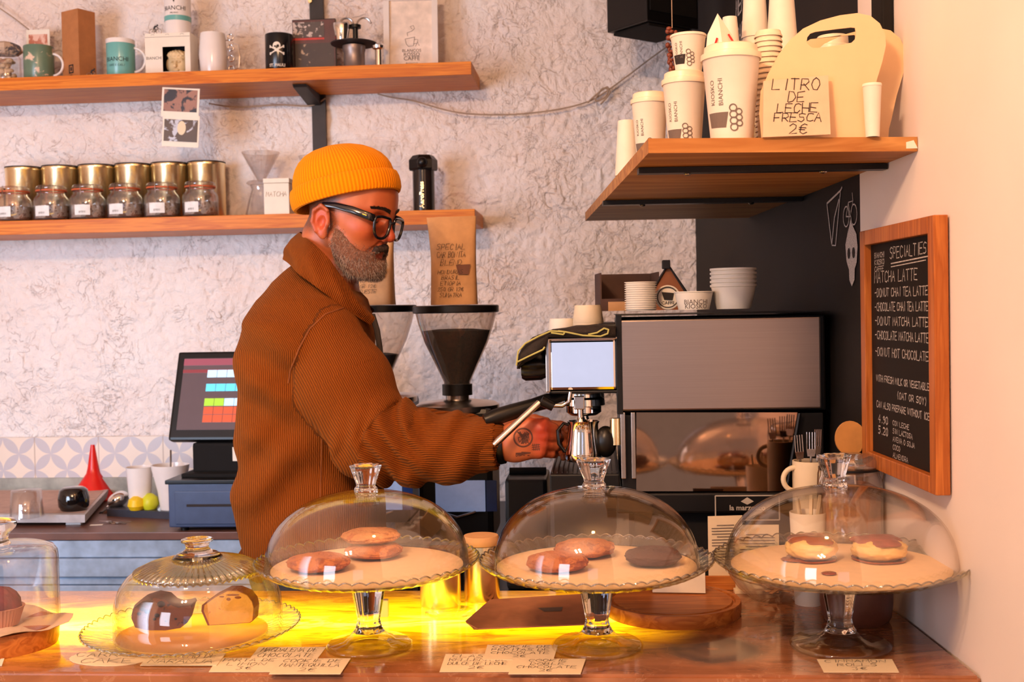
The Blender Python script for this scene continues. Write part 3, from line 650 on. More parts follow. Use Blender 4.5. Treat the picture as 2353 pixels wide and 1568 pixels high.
# ================================================================ things on the front counter
M_DOILY = mat('cake_paper', srgb(242, 206, 162), .8, nz=.015, nscale=60, bump=.06, bscale=300)
_k = NT('translucent_cake_paper'); _d = _k.n('ShaderNodeBsdfDiffuse'); _d.inputs[0].default_value = srgb(250, 226, 190); _t = _k.n('ShaderNodeBsdfTranslucent'); _t.inputs[0].default_value = srgb(255, 232, 180); _x = _k.n('ShaderNodeMixShader'); _x.inputs[0].default_value = .85
_k.l(_d.outputs[0], _x.inputs[1]); _k.l(_t.outputs[0], _x.inputs[2]); _k.l(_x.outputs[0], _k.out.inputs[0]); M_DOILYT = _k.m
M_COOKIE = m_spots('ginger_cookie', srgb(200, 116, 54), srgb(160, 82, 36), 46, .54, .85, 1.0)
M_COOKIE2 = m_spots('pale_cookie', srgb(224, 150, 88), srgb(190, 112, 60), 60, .54, .9, .9)
M_COOKIED = mat('cocoa_cookie', srgb(84, 54, 44), .85, nz=.1, nscale=40, bump=.5, bscale=90)
M_BUN = mat('bun_dough', srgb(240, 196, 120), .5, nz=.05, nscale=20, bump=.12, bscale=60, sub=.1)
def plate_mesh(Rp, rimh, ns, amp, zamp, thick=.004, flat=.86, dish=0.0):
    """a scalloped glass plate, closed profile"""
    m = MB(); n = ns * 8
    prof = [(0, 0, 0), (flat * Rp * .5, 0, 0), (flat * Rp, 0, 0), (flat * Rp + .006, .002, .3), ((flat + 1) / 2 * Rp, rimh * .55, .7), (Rp, rimh, 1), (Rp + .001, rimh + .0008, 1), (Rp + .0025, rimh - .001, 1), ((flat + 1) / 2 * Rp + .004, rimh * .3, .7), (flat * Rp, -thick, .2), (flat * Rp * .5, -thick, 0), (0, -thick, 0)]
    vs = []; fs = []
    for (r, z, w) in prof:
        for i in range(n):
            a = 2 * PI * i / n; s_ = abs(math.sin(a * ns / 2)); rr = r * (1 + amp * w * (s_ - .5)); vs.append((rr * math.cos(a), rr * math.sin(a), z + zamp * w * (s_ - .4)))
    for j in range(len(prof) - 1):
        for i in range(n): i2 = (i + 1) % n; fs.append((j * n + i, j * n + i2, (j + 1) * n + i2, (j + 1) * n + i))
    return m.add(vs, fs)
def rim_line(Rp, z, ns, amp, zamp, r=.0011):
    n = ns * 8; vs = []; fs = []; q = 6
    for i in range(n):
        a = 2 * PI * i / n; s_ = abs(math.sin(a * ns / 2)); rr = Rp * (1 + amp * (s_ - .5)); zz = z + zamp * (s_ - .4)
        for k in range(q):
            w = 2 * PI * k / q; vs.append(((rr + r * math.cos(w)) * math.cos(a), (rr + r * math.cos(w)) * math.sin(a), zz + r * math.sin(w)))
    for i in range(n):
        i2 = (i + 1) % n
        for k in range(q): k2 = (k + 1) % q; fs.append((i * q + k, i2 * q + k, i2 * q + k2, i * q + k2))
    return MB().add(vs, fs)
M_RIM = m_thin_glass('cut_glass_edge', tint=(.62, .6, .5, 1), edge=(.30, .27, .2, 1), refl=.7, pw=1.2)
def dome_prof(Rd, Hd, t=.0022, p=2.25, n=26):
    o = []; i_ = []
    for k in range(n + 1):
        a = PI / 2 * k / n; c_, s_ = math.cos(a), math.sin(a); x = abs(c_) ** (2 / p); z = abs(s_) ** (2 / p)
        o.append((Rd * x, Hd * z)); i_.append(((Rd - t) * x, (Hd - t) * z))
    return [(Rd - t, 0), (Rd + .0006, -.001), (Rd + .0008, .002)] + o[1:] + i_[::-1]
def knob_mesh(r0, r1, h, z0):
    """flared faceted glass knob with a hollow top"""
    m = MB(); rf = lambda a, r, z: 1 + .035 * math.cos(10 * a)
    m.lathe([(0, z0 - .002), (r0 * 1.25, z0 - .002), (r0 * 1.2, z0 + h * .07), (r0, z0 + h * .16), (r0 * 1.06, z0 + h * .3), (r1 * .86, z0 + h * .72), (r1, z0 + h * .97), (r1 * .97, z0 + h), (r1 * .86, z0 + h * .975), (r1 * .55, z0 + h * .9), (0, z0 + h * .87)], n=60, rf=rf); return m
STANDZ = []
def cake_stand(px, bpy_, plw, ply, domew, domey, knobw, knoby, basew, label, dlabel, tilt=0.0):
    b = PZ(px, bpy_, CZ); Y = b.y; s = Y / F; Rp = plw / 2 * s; pz = PY(px, ply, Y).z - CZ
    t = T('cake_stand', label, 'cake stand', b); 
    plate_mesh(Rp, .011, 56, .012, .0036, thick=.0045, flat=.87).build('plate', M_PGLASS, t).location = (0, 0, pz)
    rl = rim_line(Rp + .0005, .0115, 56, .012, .0036).build('plate_rim', M_RIM, t); rl.location = (0, 0, pz)
    rb = basew / 2 * s; h = pz - .0045
    m = MB(); m.lathe([(0, h), (.036, h), (.033, h - .006), (.026, h - .016), (.0225, h - .036), (.0185, h * .48), (.0160, h * .36), (.0185, h * .27), (.0225, h * .21), (0, h * .2)], n=72, rf=lambda a, r, z: 1 + .03 * math.cos(8 * a)); m.build('stem', M_SGLASS, t)
    m = MB(); m.lathe([(.0225, h * .22), (.028, h * .16), (.033, .0165), (rb * .62, .0125), (rb * .92, .009), (rb, .0055), (rb * .99, .001), (rb * .95, .0005), (rb * .5, .0005), (rb * .44, .006), (rb * .3, .0065), (0, .004)], n=72); m.build('foot', M_FOOT, t)
    d = T('glass_dome', dlabel, 'glass dome', (b.x, b.y, CZ + pz + .0012)); d.rotation_euler = (0, tilt, 0)
    Rd = domew / 2 * s; Hd = PY(px, domey, Y).z - CZ - pz
    m = MB(); m.lathe(dome_prof(Rd, Hd), n=96); m.build('bell', M_DGLASS, d)
    kz = PY(px, knoby, Y).z - CZ - pz - Hd
    knob_mesh(.0135, knobw / 2 * s, kz, Hd + .002).build('knob', M_SGLASS, d)
    dl = MB(); rp = Rp * .865
    dl.lathe([(0, .0006), (rp, .0006), (rp, 0), (0, 0)], n=80); o = dl.build('cake_paper', M_DOILY); o.location = (b.x, b.y, CZ + pz + .0003)
    return b, CZ + pz + .001, o
b1, z1, p1 = cake_stand(849, 1488, 510, 1302, 468, 1131, 72, 1074, 200, 'glass cake stand with scalloped rim on the counter in front of the barista', 'clear glass dome over the three golden cookies, before the barista jacket')
setp(p1, 'cream paper round under the three golden cookies', 'cake paper')
b2, z2, p2 = cake_stand(1373, 1489, 533, 1301, 472, 1122, 78, 1061, 212, 'glass cake stand with scalloped rim holding two golden cookies and a cocoa one', 'clear glass dome over the cookies in front of the espresso machine', R(-.5))
setp(p2, 'cream paper round under the golden cookies and the dark cocoa cookie', 'cake paper')
b3, z3, p3 = cake_stand(1931, 1487, 570, 1300, 520, 1120, 78, 1051, 230, 'glass cake stand with scalloped rim carrying two iced buns beside the white wall', 'clear glass dome over the two iced buns beside the white wall', R(-2.2))
setp(p3, 'cream paper round stained with crumbs under the two iced buns', 'cake paper')

def lump(name, mt, px, py, w, h, z, seed, label, cat='cookie', group=None, top=None, dents=0, flat=.9, sq=2.0, dx=0, dep=None):
    """a baked round thing; (px,py) the picture centre of its foot, w and h its picture size"""
    c = PZ(px, py, z); s = c.y / F; rx = w / 2 * s; hz = h * s * .82; m = MB(); rnd = random.Random(seed); off = Vector((seed * 3.1, seed, 0))
    vs = []; fs = []; nj, ni = 34, 72
    for j in range(nj + 1):
        th = PI * j / nj
        for i in range(ni):
            a = 2 * PI * i / ni; st, ct_ = math.sin(th), math.cos(th); e = 2 / 2.6
            x = math.copysign(abs(st) ** e, st) * math.cos(a); y = math.copysign(abs(st) ** e, st) * math.sin(a); zz = math.copysign(abs(ct_) ** (2 / 2.2), ct_)
            v = Vector((x, y, zz)); k = 1 + .075 * noise.noise(v * 2.2 + off) + .05 * noise.noise(v * 6 + off) + .022 * noise.noise(v * 16 + off)
            cr_ = noise.noise(Vector((x * 2.6, y * 2.6, seed))); dz = -.22 * max(0, 1 - abs(cr_) / .07) * max(0, zz) * dents
            vs.append((x * rx * k, y * (dep or rx * .92) * k, (zz * k + dz) * hz / 2 + hz / 2 * flat))
    for j in range(nj):
        for i in range(ni): i2 = (i + 1) % ni; fs.append((j * ni + i, (j + 1) * ni + i, (j + 1) * ni + i2, j * ni + i2))
    m.add(vs, fs); zmin = min(v[2] for v in vs); m.v = [(v[0], v[1], v[2] - zmin) for v in m.v]
    o = m.build(name, mt); o.location = (c.x + dx, c.y, z); setp(o, label, cat, group); return o
lump('cookie', M_COOKIE, 733, 1311, 146, 44, z1, 1, 'round golden cookie alone at the left of the first cake stand', dents=.5)
lump('cookie', M_COOKIE, 860, 1282, 132, 40, z1, 2, 'golden cookie with darker edge under another cookie', dents=.3)
lump('cookie', M_COOKIE2, 853, 1247, 136, 36, z1 + .0205, 3, 'pale golden cookie lying on top of another cookie', dents=0)
lump('cookie', M_COOKIE, 1281, 1311, 140, 50, z2, 4, 'golden cookie at the front left of the middle stand', dents=.6)
lump('cookie', M_COOKIE, 1345, 1278, 140, 44, z2, 5, 'golden cookie behind the front one on the middle stand', dents=1.0)
lump('cookie', M_COOKIED, 1501, 1298, 130, 48, z2, 6, 'dark cocoa cookie with a cracked top on the middle stand', dents=.8)
M_ICING = mat('red_brown_icing', srgb(150, 74, 34), .18, nz=.12, nscale=60, coat=.5); M_ICING2 = mat('dull_brown_icing', srgb(160, 92, 76), .45, nz=.12, nscale=60)
for (px, py, w, h, sd, lb, ic) in ((1865, 1286, 118, 66, 11, 'shiny glazed bun on the left under the dome beside the wall', M_ICING), (2020, 1287, 128, 62, 12, 'pale bun with dull brown icing on the right under the dome beside the wall', M_ICING2)):
    t = lump('iced_bun', M_BUN, px, py, w, h, z3, sd, lb, 'bun'); s = PZ(px, py, z3).y / F; rx = w / 2 * s; hz = h * s * .82
    m = MB(); rn = lambda a, r, z: 1 + .16 * math.sin(3 * a + sd) + .08 * math.sin(7 * a + 2) if r > .6 * rx else 1
    m.lathe([(0, hz * 1.05), (rx * .3, hz * 1.08), (rx * .5, hz * 1.05), (rx * .72, hz * 1.0), (rx * .86, hz * .88), (rx * .84, hz * .80), (rx * .5, hz * .9), (0, hz * .9)], n=48, rf=rn); m.build('icing', ic, t)
    m = MB(); m.lathe([(0, .002), (rx * .86, .003), (rx * .95, .004), (rx * .94, .0015), (rx * .88, 0), (0, 0)], n=40, rf=lambda a, r, z: 1 + .03 * math.sin(5 * a + sd)); m.build('browned_base', M_ICING, t)
for (px, py, w, lb, sd) in ((1905, 1321, 34, 'brown icing crumb on the paper before the two iced buns', 21), (1826, 1289, 60, 'dark sticky scrap of icing beside the foot of the shiny bun', 22)):
    lump('icing_crumb', M_ICING, px, py, w, 8, z3, sd, lb, 'crumb')

# ---- low fluted dome with the cake slices
cz4 = CZ + .012; b4 = PZ(443, 1448, cz4); s4 = b4.y / F
t = T('cake_plate', 'wide scalloped glass plate under the low fluted dome, glowing yellow from below', 'plate', (b4.x, b4.y, CZ))
Rp = 243 * s4; plate_mesh(Rp, .012, 64, .016, .0032, thick=.0035, flat=.72).build('dish', M_PGLASS, t).location = (0, 0, .008)
rim_line(Rp + .0005, .0205, 64, .016, .0032, .0008).build('dish_rim', M_RIM, t)
m = MB(); m.lathe([(Rp * .66, .0045), (Rp * .7, .0045), (Rp * .7, 0), (Rp * .66, 0)], n=64, closed=True); m.build('foot_ring', M_PGLASS, t)
m = MB(); rp = Rp * .70; m.lathe([(0, .0006), (rp, .0006), (rp, 0), (0, 0)], n=70); o = m.build('cake_paper', M_DOILYT); o.location = (b4.x, b4.y, CZ + .0085); setp(o, 'cream paper round under the cake slices in the low fluted dome', 'cake paper')
Z4 = CZ + .0095
d = T('glass_dome', 'low glass dome with fluted shoulder and round knob over the cake slices', 'glass dome', (b4.x + .010, b4.y, Z4)); Rd = 190 * s4
topz = PY(448, 1295, b4.y).z - Z4
prof_o = [(Rd, 0), (Rd, .03), (Rd * .985, .05), (Rd * .93, .072), (Rd * .84, .087), (Rd * .76, .094)]
m = MB(); m.lathe([(r, z) for r, z in prof_o] + [(r - .0025, z - .001) for r, z in prof_o[::-1]], n=90, closed=True); m.build('bell', M_DGLASS, d)
fl_ = lambda a, r, z: 1 + .012 * math.sin(56 * a)
m = MB(); sh = [(Rd * .76, .095), (Rd * .60, .104), (Rd * .4, .110), (Rd * .26, .113), (Rd * .25, .108), (Rd * .4, .105), (Rd * .6, .099), (Rd * .755, .090)]
vs = []; fs = []; n = 56 * 6
for (r, z) in sh:
    for i in range(n):
        a = 2 * PI * i / n; w_ = min(1, (r / Rd - .25) * 3); vs.append((r * math.cos(a), r * math.sin(a), z + .0016 * math.sin(56 * a) * w_))
for j in range(len(sh)):
    for i in range(n): j2 = (j + 1) % len(sh); i2 = (i + 1) % n; fs.append((j * n + i, j * n + i2, j2 * n + i2, j2 * n + i))
M_FLUTE = m_thin_glass('fluted_glass', tint=(.9, .87, .74, 1), edge=(.5, .42, .22, 1), refl=.5, pw=1.3)
m.add(vs, fs); m.build('fluted_shoulder', M_FLUTE, d)
kz = PY(448, 1238, b4.y).z - Z4
m = MB(); m.lathe([(0, .108), (.036, .108), (.037, .113), (.030, .119), (.022, .122), (.0165, .127), (.0185, .135), (.0235, kz - .004), (.0235, kz - .001), (.021, kz), (.012, kz - .003), (0, kz - .004)], n=56, rf=lambda a, r, z: 1 + (.02 * math.cos(12 * a) if z > .125 else 0)); m.build('knob', M_SGLASS, d)
# muffin slice (dark, with chocolate pieces) and sponge slice
M_MUF = m_spots('chocolate_muffin', srgb(122, 66, 30), srgb(46, 24, 16), 34, .56, .8, .5); M_MUFC = mat('muffin_crust', srgb(92, 44, 26), .6, nz=.12, nscale=30, bump=.2)
t = T('muffin_half', 'dark chocolate-chip muffin half with its cut face to the front', 'muffin', PZ(370, 1452, Z4), R(6))
m = MB(); s = t.location.y / F
pl = [(-58, 8), (-66, 30), (-60, 52), (-40, 68), (-12, 76), (12, 70), (26, 56), (40, 50), (68, 54), (70, 48), (60, 14), (44, 2), (10, -2), (-30, 0)]
pl = [(x * s, (z + 4) * s) for x, z in pl]; m.prism(pl[::-1], .045); o = m.build('crumb', M_MUF, t); 
m = MB(); pc = [(-66, 30), (-60, 52), (-40, 68), (-12, 76), (12, 70), (26, 56), (40, 50), (68, 54), (70, 48)]; po = [(x * s * 1.02, (z + 4) * s) for x, z in pc]; pi_ = [(x * s * .93, (z + 1) * s) for x, z in pc[::-1]]
vs = []; n = len(pc)
for y_, k_ in ((-.001, 1.0), (.02, 1.04), (.046, 1.0)): vs += [(x * k_, y_, z * k_) for x, z in po]
fs = [(j * n + i, j * n + i + 1, (j + 1) * n + i + 1, (j + 1) * n + i) for j in range(2) for i in range(n - 1)]; m.add(vs, fs); m.build('top_crust', M_MUFC, t)
m = MB()
for (x, z, r) in ((2, 60, 9), (-40, 50, 6), (-48, 40, 5), (-8, 34, 6), (-14, 26, 4), (12, 20, 3), (34, 24, 3), (-30, 44, 6)): m.sph((x * s, -.0006, (z + 4) * s), (r * s, .002, r * s * .8), 8)
m.build('chocolate_chip', M_INK, t)
M_SPONGE = m_spots('sponge_crumb', srgb(244, 186, 74), srgb(206, 132, 44), 120, .64, .85, .35); M_CRUST = mat('cake_crust', srgb(150, 84, 34), .7, nz=.1, nscale=40, bump=.2)
t = T('cake_slice', 'yellow sponge cake slice standing up with a brown crust', 'cake', PZ(526, 1438, Z4), R(-3)); s = t.location.y / F
sl = [(-50, 0), (-64, 34), (-62, 48), (-36, 66), (-4, 82), (20, 82), (44, 72), (56, 56), (60, 40), (56, 10), (50, 6)]
sl = [(x * s, z * s) for x, z in sl]; m = MB(); m.prism(sl[::-1], .03); m.build('crust', M_CRUST, t)
cx_ = 0; m = MB(); inner = [(x * .94 + .001, z * .95 + .0016) for x, z in sl]; m.prism(inner[::-1], .003, c=(.001, -.0025, 0)); m.build('crumb', M_SPONGE, t)
m = MB()
for (x, z, w_, h_) in ((12, 72, 16, 2.2), (24, 66, 8, 3), (2, 62, 5, 3.5), (-14, 68, 6, 2)): m.sph((x * s, -.0026, z * s), (w_ * s, .0006, h_ * s), 8)
m.build('raisin', M_CRUST, t)

# ---- tall bell jar with cupcake at the left edge, on a wooden slab
b5 = PZ(-2, 1432, CZ + .034); s5 = b5.y / F
t = T('wooden_slab', 'round rustic wooden slab under the tall bell jar at the left', 'serving board', (b5.x, b5.y, CZ))
m = MB(); rr = 126 * s5; m.lathe([(0, 0), (rr * .98, 0), (rr * 1.0, .006), (rr * 1.02, .026), (rr, .032), (0, .032)], n=60, rf=lambda a, r, z: 1 + .02 * math.sin(3 * a + .8)); m.build('slab', M_BOARD, t)
m = MB(); 
n = 40; vs = [(0, 0, .0331)]; 
for i in range(n): a = 2 * PI * i / n; r = rr * (1.12 + .05 * math.sin(4 * a + 1) + (.12 if abs(a - .15) < .2 or abs(a - 2 * PI) < .1 else 0)); vs.append((r * math.cos(a), r * math.sin(a), .0335 + .004 * math.sin(5 * a)))
m.add(vs, [(0, i + 1, (i + 1) % n + 1) for i in range(n)]); m.add([(x, y, z + .0006) for x, y, z in vs], [(0, i + 1, (i + 1) % n + 1) for i in range(n)]); o = m.build('greaseproof_paper', mat('greaseproof', srgb(222, 190, 160), .6, nz=.04), None); o.location = (b5.x, b5.y, CZ); setp(o, 'crinkled greaseproof paper sheet over the round wooden slab', 'paper')
Z5 = CZ + .0345; jr = 133 * s5; jh = PY(0, 1262, b5.y).z - Z5
d = T('bell_jar', 'tall straight-sided glass bell jar with round knob at the left edge', 'glass dome', (b5.x, b5.y, Z5 + .003))
po = [(jr, 0), (jr, jh * .80), (jr * .985, jh * .90), (jr * .93, jh * .965), (jr * .8, jh * 1.0), (jr * .45, jh * 1.03), (0, jh * 1.045)]
m = MB(); m.lathe(po + [(max(0, r - .0025), z - .002) for r, z in po[::-1]], n=72); m.build('bell', M_DGLASS, d)
m = MB(); k0 = jh * 1.04; m.lathe([(0, k0), (.02, k0), (.016, k0 + .006), (.017, k0 + .014), (.027, k0 + .024), (.029, k0 + .03), (.026, k0 + .036), (.0, k0 + .04)], n=48); m.build('knob', M_SGLASS, d)
t = T('cupcake', 'dark red cupcake in a paper case inside the bell jar', 'cupcake', PZ(0, 1436, Z5)); s = t.location.y / F
m = MB(); m.lathe([(0, 0), (40 * s, 0), (52 * s, 38 * s), (55 * s, 42 * s), (50 * s, 42 * s), (0, 40 * s)], n=120, rf=lambda a, r, z: 1 + .025 * math.sin(40 * a)); m.build('paper_case', mat('cupcake_case', srgb(190, 130, 100), .7, nz=.05), t)
m = MB(); m.lathe([(0, 38 * s), (49 * s, 41 * s), (46 * s, 56 * s), (36 * s, 72 * s), (22 * s, 84 * s), (0, 90 * s)], n=48, rf=lambda a, r, z: 1 + .05 * math.sin(5 * a + z * 90) + .03 * math.sin(11 * a)); m.build('frosting', mat('dark_red_crumb', srgb(118, 48, 46), .8, nz=.15, nscale=60, bump=.5), t)

# ---- hand-written price cards lying at the counter's front edge
def card(px0, px1, pyt, pyb, lines, label, skew=0, z=0.0, mt=None, rndc=False, h=None):
    a = PZ(px0, pyb, CZ + z); b = PZ(px1, pyb, CZ + z); c = PZ(px1 + skew, pyt, CZ + z); d_ = PZ(px0 + skew, pyt, CZ + z); o0 = (a + b + c + d_) / 4
    t = T('price_card', label, 'card', (o0.x, o0.y, CZ + z + .0003)); m = MB(); q_ = [p - o0 for p in (a, b, c, d_)]
    if rndc:
        u = (q_[1] - q_[0]) / 2; v = (q_[3] - q_[0]) / 2; n = 24; q_ = [u * math.cos(2 * PI * i / n) * 1.0 + v * math.sin(2 * PI * i / n) * 1.1 for i in range(n)]
    n = len(q_); m.add([(p.x, p.y, 0) for p in q_] + [(p.x, p.y, .0007) for p in q_], [tuple(range(n))[::-1], tuple(range(n, 2 * n))] + [(i, (i + 1) % n, (i + 1) % n + n, i + n) for i in range(n)], False); m.build('sheet', mt or M_CREAM, t)
    u = (b - a).normalized(); v = (d_ - a).normalized(); wd_ = (b - a).length; ht = (d_ - a).length; nl_ = len(lines); lead = ht * .86 / nl_; hh = lead * .72
    m = MB(); write(m, lines, hh, lead, .0008, lambda x, z_: Vector((u.x * x + v.x * z_, u.y * x + v.y * z_, .0011)), 0, ht / 2 - lead * .95, asp=.72 if not h else h, maxw=wd_ * .86, jit=.08); m.build('handwriting', M_INK, t)
    return t
card(150, 335, 1499, 1531, ['CARROT', 'CAKE'], 'rounded card with faint writing before the low dome, left end of the cards', 14, .0000, rndc=True)
card(322, 498, 1503, 1531, ['BIZCOCHO DE', 'NARANJA'], 'oblong card just right of the rounded one', 22, .0012)
card(480, 632, 1514, 1546, ['TARTA DE', 'LIMON', '3€'], 'card half hidden between its neighbours below the low dome', 20, .0003)
card(573, 728, 1489, 1517, ['MAGDALENA DE', 'CHOCOLATE'], 'topmost card behind the pair, lower left of the first stand', 22, .0005)
card(618, 782, 1515, 1551, ['COOKIE DE', 'MANTEQUILLA', '2€'], 'rightmost card of the left group, lettered in three lines', 24, .0016)
card(1010, 1172, 1505, 1546, ['CLASICA', 'RELLENA DE', 'DULCE DE LECHE', '2€'], 'card reading dulce de leche, leftmost below the middle stand', 14, .0003)
card(1110, 1272, 1484, 1518, ['COOKIE DE', 'PEPITAS DE', 'CHOCOLATE', '2€'], 'card reading pepitas de chocolate, behind the two others', 10, .0012)
card(1168, 1334, 1516, 1551, ['COOKIE', 'DOBLE', 'CHOCOLATE', '2€'], 'card reading doble chocolate, before the middle stand foot', 12, .0018)
card(1893, 2066, 1517, 1547, ['CINNAMON', 'ROLLS', '3€'], 'card reading cinnamon rolls before the stand beside the wall', -16, .0003)
card(-70, 4, 1470, 1532, ['PAN'], 'tilted white card cut by the left edge below the bell jar', 22, .0003, mt=M_PAPER)

# ---- stack of brown paper bags
for i in range(7):
    z = CZ + .0004 + i * .0022; rnd = random.Random(i); j = lambda: rnd.uniform(-5, 5)
    a = PZ(1092 + j(), 1448, z); b = PZ(1378 + j(), 1436, z); c = PZ(1398 + j(), 1364, z); d_ = PZ(1130 + j(), 1380, z); o0 = (a + b + c + d_) / 4; e = PZ(1074 + j(), 1430, z)
    if i == 6: a = PZ(1098, 1438, z + .006); e = PZ(1071, 1424, z + .006)
    m = MB(); q_ = [p - o0 for p in (a, b, c, d_, e)]; n = 5; m.add([(p.x, p.y, 0) for p in q_] + [(p.x, p.y, .0016) for p in q_], [tuple(range(n))[::-1], tuple(range(n, 2 * n))] + [(i_, (i_ + 1) % n, (i_ + 1) % n + n, i_ + n) for i_ in range(n)], False)
    o = m.build('paper_bag', M_KRAFT2); o.location = (o0.x, o0.y, z); setp(o, 'topmost flat kraft paper bag with a printed cup, before the round board' if i == 6 else 'flat kraft paper bag under the printed one, ' + ordn(i, 7), 'paper bag', 'flat kraft bags stacked on the counter')
    if i == 6:
        m = MB(); u = (b - a).normalized(); v = Vector((-u.y, u.x, 0)); s_ = .04; pg = [(-.5, .3), (.5, .3), (.36, -.3), (-.3, -.3)]
        m.add([(u.x * x * s_ + v.x * y * s_ + .01, u.y * x * s_ + v.y * y * s_ + .002, .0022) for x, y in pg], [(0, 1, 2, 3)], False); m.build('printed_cup', M_INKG, o)
# ---- round wooden board with groove, sign on it
b6 = PZ(1545, 1378, CZ + .02); s = b6.y / F; rr = 155 * s
t = T('round_board', 'round wooden chopping board with a groove behind the middle stand', 'chopping board', (b6.x, b6.y, CZ))
m = MB(); m.lathe([(0, 0), (rr, 0), (rr * 1.01, .004), (rr * 1.01, .018), (rr, .021), (rr * .93, .021), (rr * .915, .0175), (rr * .89, .0175), (rr * .875, .021), (0, .021)], n=90); m.build('board', M_BOARD, t)
M_GLASSR = M_JGLASS
t = T('card_holder', 'small upright paper sign leaning on the round wooden board', 'sign', PZ(1560, 1362, CZ + .022), R(-8)); m = MB(); m.box((0, 0, .018), (.085, .0015, .036), M=Matrix.Rotation(R(-18), 3, 'X')); m.build('sheet', M_PAPER, t)
# ---- golden tins with lids behind the stands
for (px, by, w, ty, lb, lid) in ((1013, 1396, 94, 1262, 'polished golden tin standing behind the first cake stand', 0), (1108, 1384, 82, 1252, 'golden canister with wide brown lid between the two cookie stands', 1)):
    b = PZ(px, by - 6, CZ); s = b.y / F; t = T('golden_canister', lb, 'canister', b); r = w / 2 * s; h = PY(px, ty, b.y).z - CZ
    m = MB(); m.lathe([(0, 0), (r * .97, 0), (r, .003), (r, h * .94), (r * .98, h), (r * .9, h), (0, h * .97)], n=60); m.build('body', M_GOLD, t)
    if lid: m = MB(); m.lathe([(0, h + .001), (r * 1.02, h + .001), (r * 1.05, h + .004), (r * 1.05, h + .010), (r * .96, h + .016), (0, h + .017)], n=60); m.build('lid', M_KRAFT, t)
b = PZ(882, 1418, CZ); m = MB(); m.box((0, 0, .014), (.016, .012, .028), bev=.002); o = m.build('wooden_block', M_CREAM); o.location = b; setp(o, 'little cream block standing behind the stem of the first stand', 'block')
m = MB(); b = PZ(1035, 1409, CZ); m.lathe([(0.0, .0005), (.040, .0005), (.041, .0015), (.040, .0025), (0, .0025)], n=50); o = m.build('glass_coaster', M_PGLASS); o.location = b; setp(o, 'clear glass disc lying in front of the polished golden tin', 'coaster')
# ---- glass bowl with stirrers and dark pot behind the right stand
b = PZ(1780, 1376, CZ); s = b.y / F; t = T('glass_bowl', 'clear ribbed glass bowl behind the right cake stand', 'bowl', b); rr = 108 * s
po = [(rr * .45, 0), (rr * .5, .003), (rr * .75, .018), (rr * .95, .040), (rr, .055)]
m = MB(); m.lathe([(0, .002)] + po + [(r - .003, z + .001) for r, z in po[::-1]] + [(0, .006)], n=96, rf=lambda a, r, z: 1 + .018 * math.sin(24 * a)); m.build('bowl', M_JGLASS, t)
rnd = random.Random(5)
for i in range(12):
    a = rnd.uniform(0, PI); m = MB(); L = rnd.uniform(.045, .07); m.box((0, 0, 0), (L, .006, .0016), bev=.0007); o = m.build('wooden_stirrer', M_KRAFT); o.location = (b.x + rnd.uniform(-.014, .014), b.y + rnd.uniform(-.012, .012), CZ + .012 + i * .0026); o.rotation_euler = (rnd.uniform(-.1, .1), rnd.uniform(-.12, .12), a); setp(o, 'short wooden stirrer in the ribbed glass bowl', 'stirrer', 'stirrers in the glass bowl')
b = PZ(1968, 1425, CZ); s = b.y / F; t = T('brown_pot', 'brown earthenware pot behind the foot of the right stand', 'pot', b); rr = 82 * s
m = MB(); m.lathe([(0, 0), (rr * .86, 0), (rr * .95, .008), (rr, .03), (rr, .068), (rr * .97, .072), (rr * .92, .068), (rr * .92, .01), (0, .008)], n=64); m.build('body', mat('earthenware', srgb(112, 66, 50), .45, nz=.08), t)
m = MB(); m.lathe([(0, .06), (rr * .9, .06), (rr * .5, .066), (0, .067)], n=40); m.build('sugar', mat('brown_sugar', srgb(130, 80, 50), .9, nz=.15, nscale=200, bump=.4, bscale=400), t)
# ---- clip-top storage jar, paddle, mug of forks, cup of stirrers, menu cards
b = PZ(1973, 1372, CZ); b = Vector((1973, 0, 0)) and PZ(1975, 1362, CZ); b.y = 1.868; b.x = .5445; b.z = CZ; s = b.y / F
M_CONT = mat('jar_contents', srgb(182, 118, 74), .85, nz=.15, nscale=40, bump=.5)
t = T('storage_jar', 'big clip-top glass jar of brown biscuits before the framed chalkboard', 'jar', b); rr = 74 * s; ht = PY(1970, 1050, b.y).z - CZ
m = MB(); po = [(rr * .9, 0), (rr, .008), (rr, ht * .78), (rr * .96, ht * .85), (rr * .9, ht * .88), (rr * .9, ht * .92)]; m.lathe([(0, .001)] + po + [(r - .003, z + .001) for r, z in po[::-1]] + [(0, .006)], n=64); m.build('body', M_JGLASS, t)
m = MB(); m.lathe([(0, .007), (rr * .92, .008), (rr * .93, ht * .78), (rr * .6, ht * .82), (0, ht * .80)], n=48, rf=lambda a, r, z: 1 + .02 * math.sin(9 * a + z * 70)); m.build('biscuits', M_CONT, t)
m = MB(); m.lathe([(0, ht * .935), (rr * .9, ht * .93), (rr * .95, ht * .95), (rr * .95, ht * .985), (rr * .8, ht * 1.01), (0, ht * 1.03)], n=60); m.build('lid', m_thin_glass('thick_jar_glass', tint=(.86, .80, .74, 1), edge=(.5, .4, .33, 1), refl=.6, pw=1.5, haze=.06), t)
m = MB(); m.lathe([(rr * .9, ht * .915), (rr * .95, ht * .915), (rr * .95, ht * .93), (rr * .9, ht * .93)], n=60, closed=True); m.build('rubber_seal', M_BLACK, t)
m = MB(); m.tube([(-rr, 0, ht * .8), (-rr * 1.03, -.01, ht * .9), (-rr * .99, -.02, ht * .98)], .0012); m.tube([(rr, 0, ht * .8), (rr * 1.03, -.01, ht * .9), (rr * .99, -.02, ht * .98)], .0012); m.build('wire_clip', M_STEEL2, t)
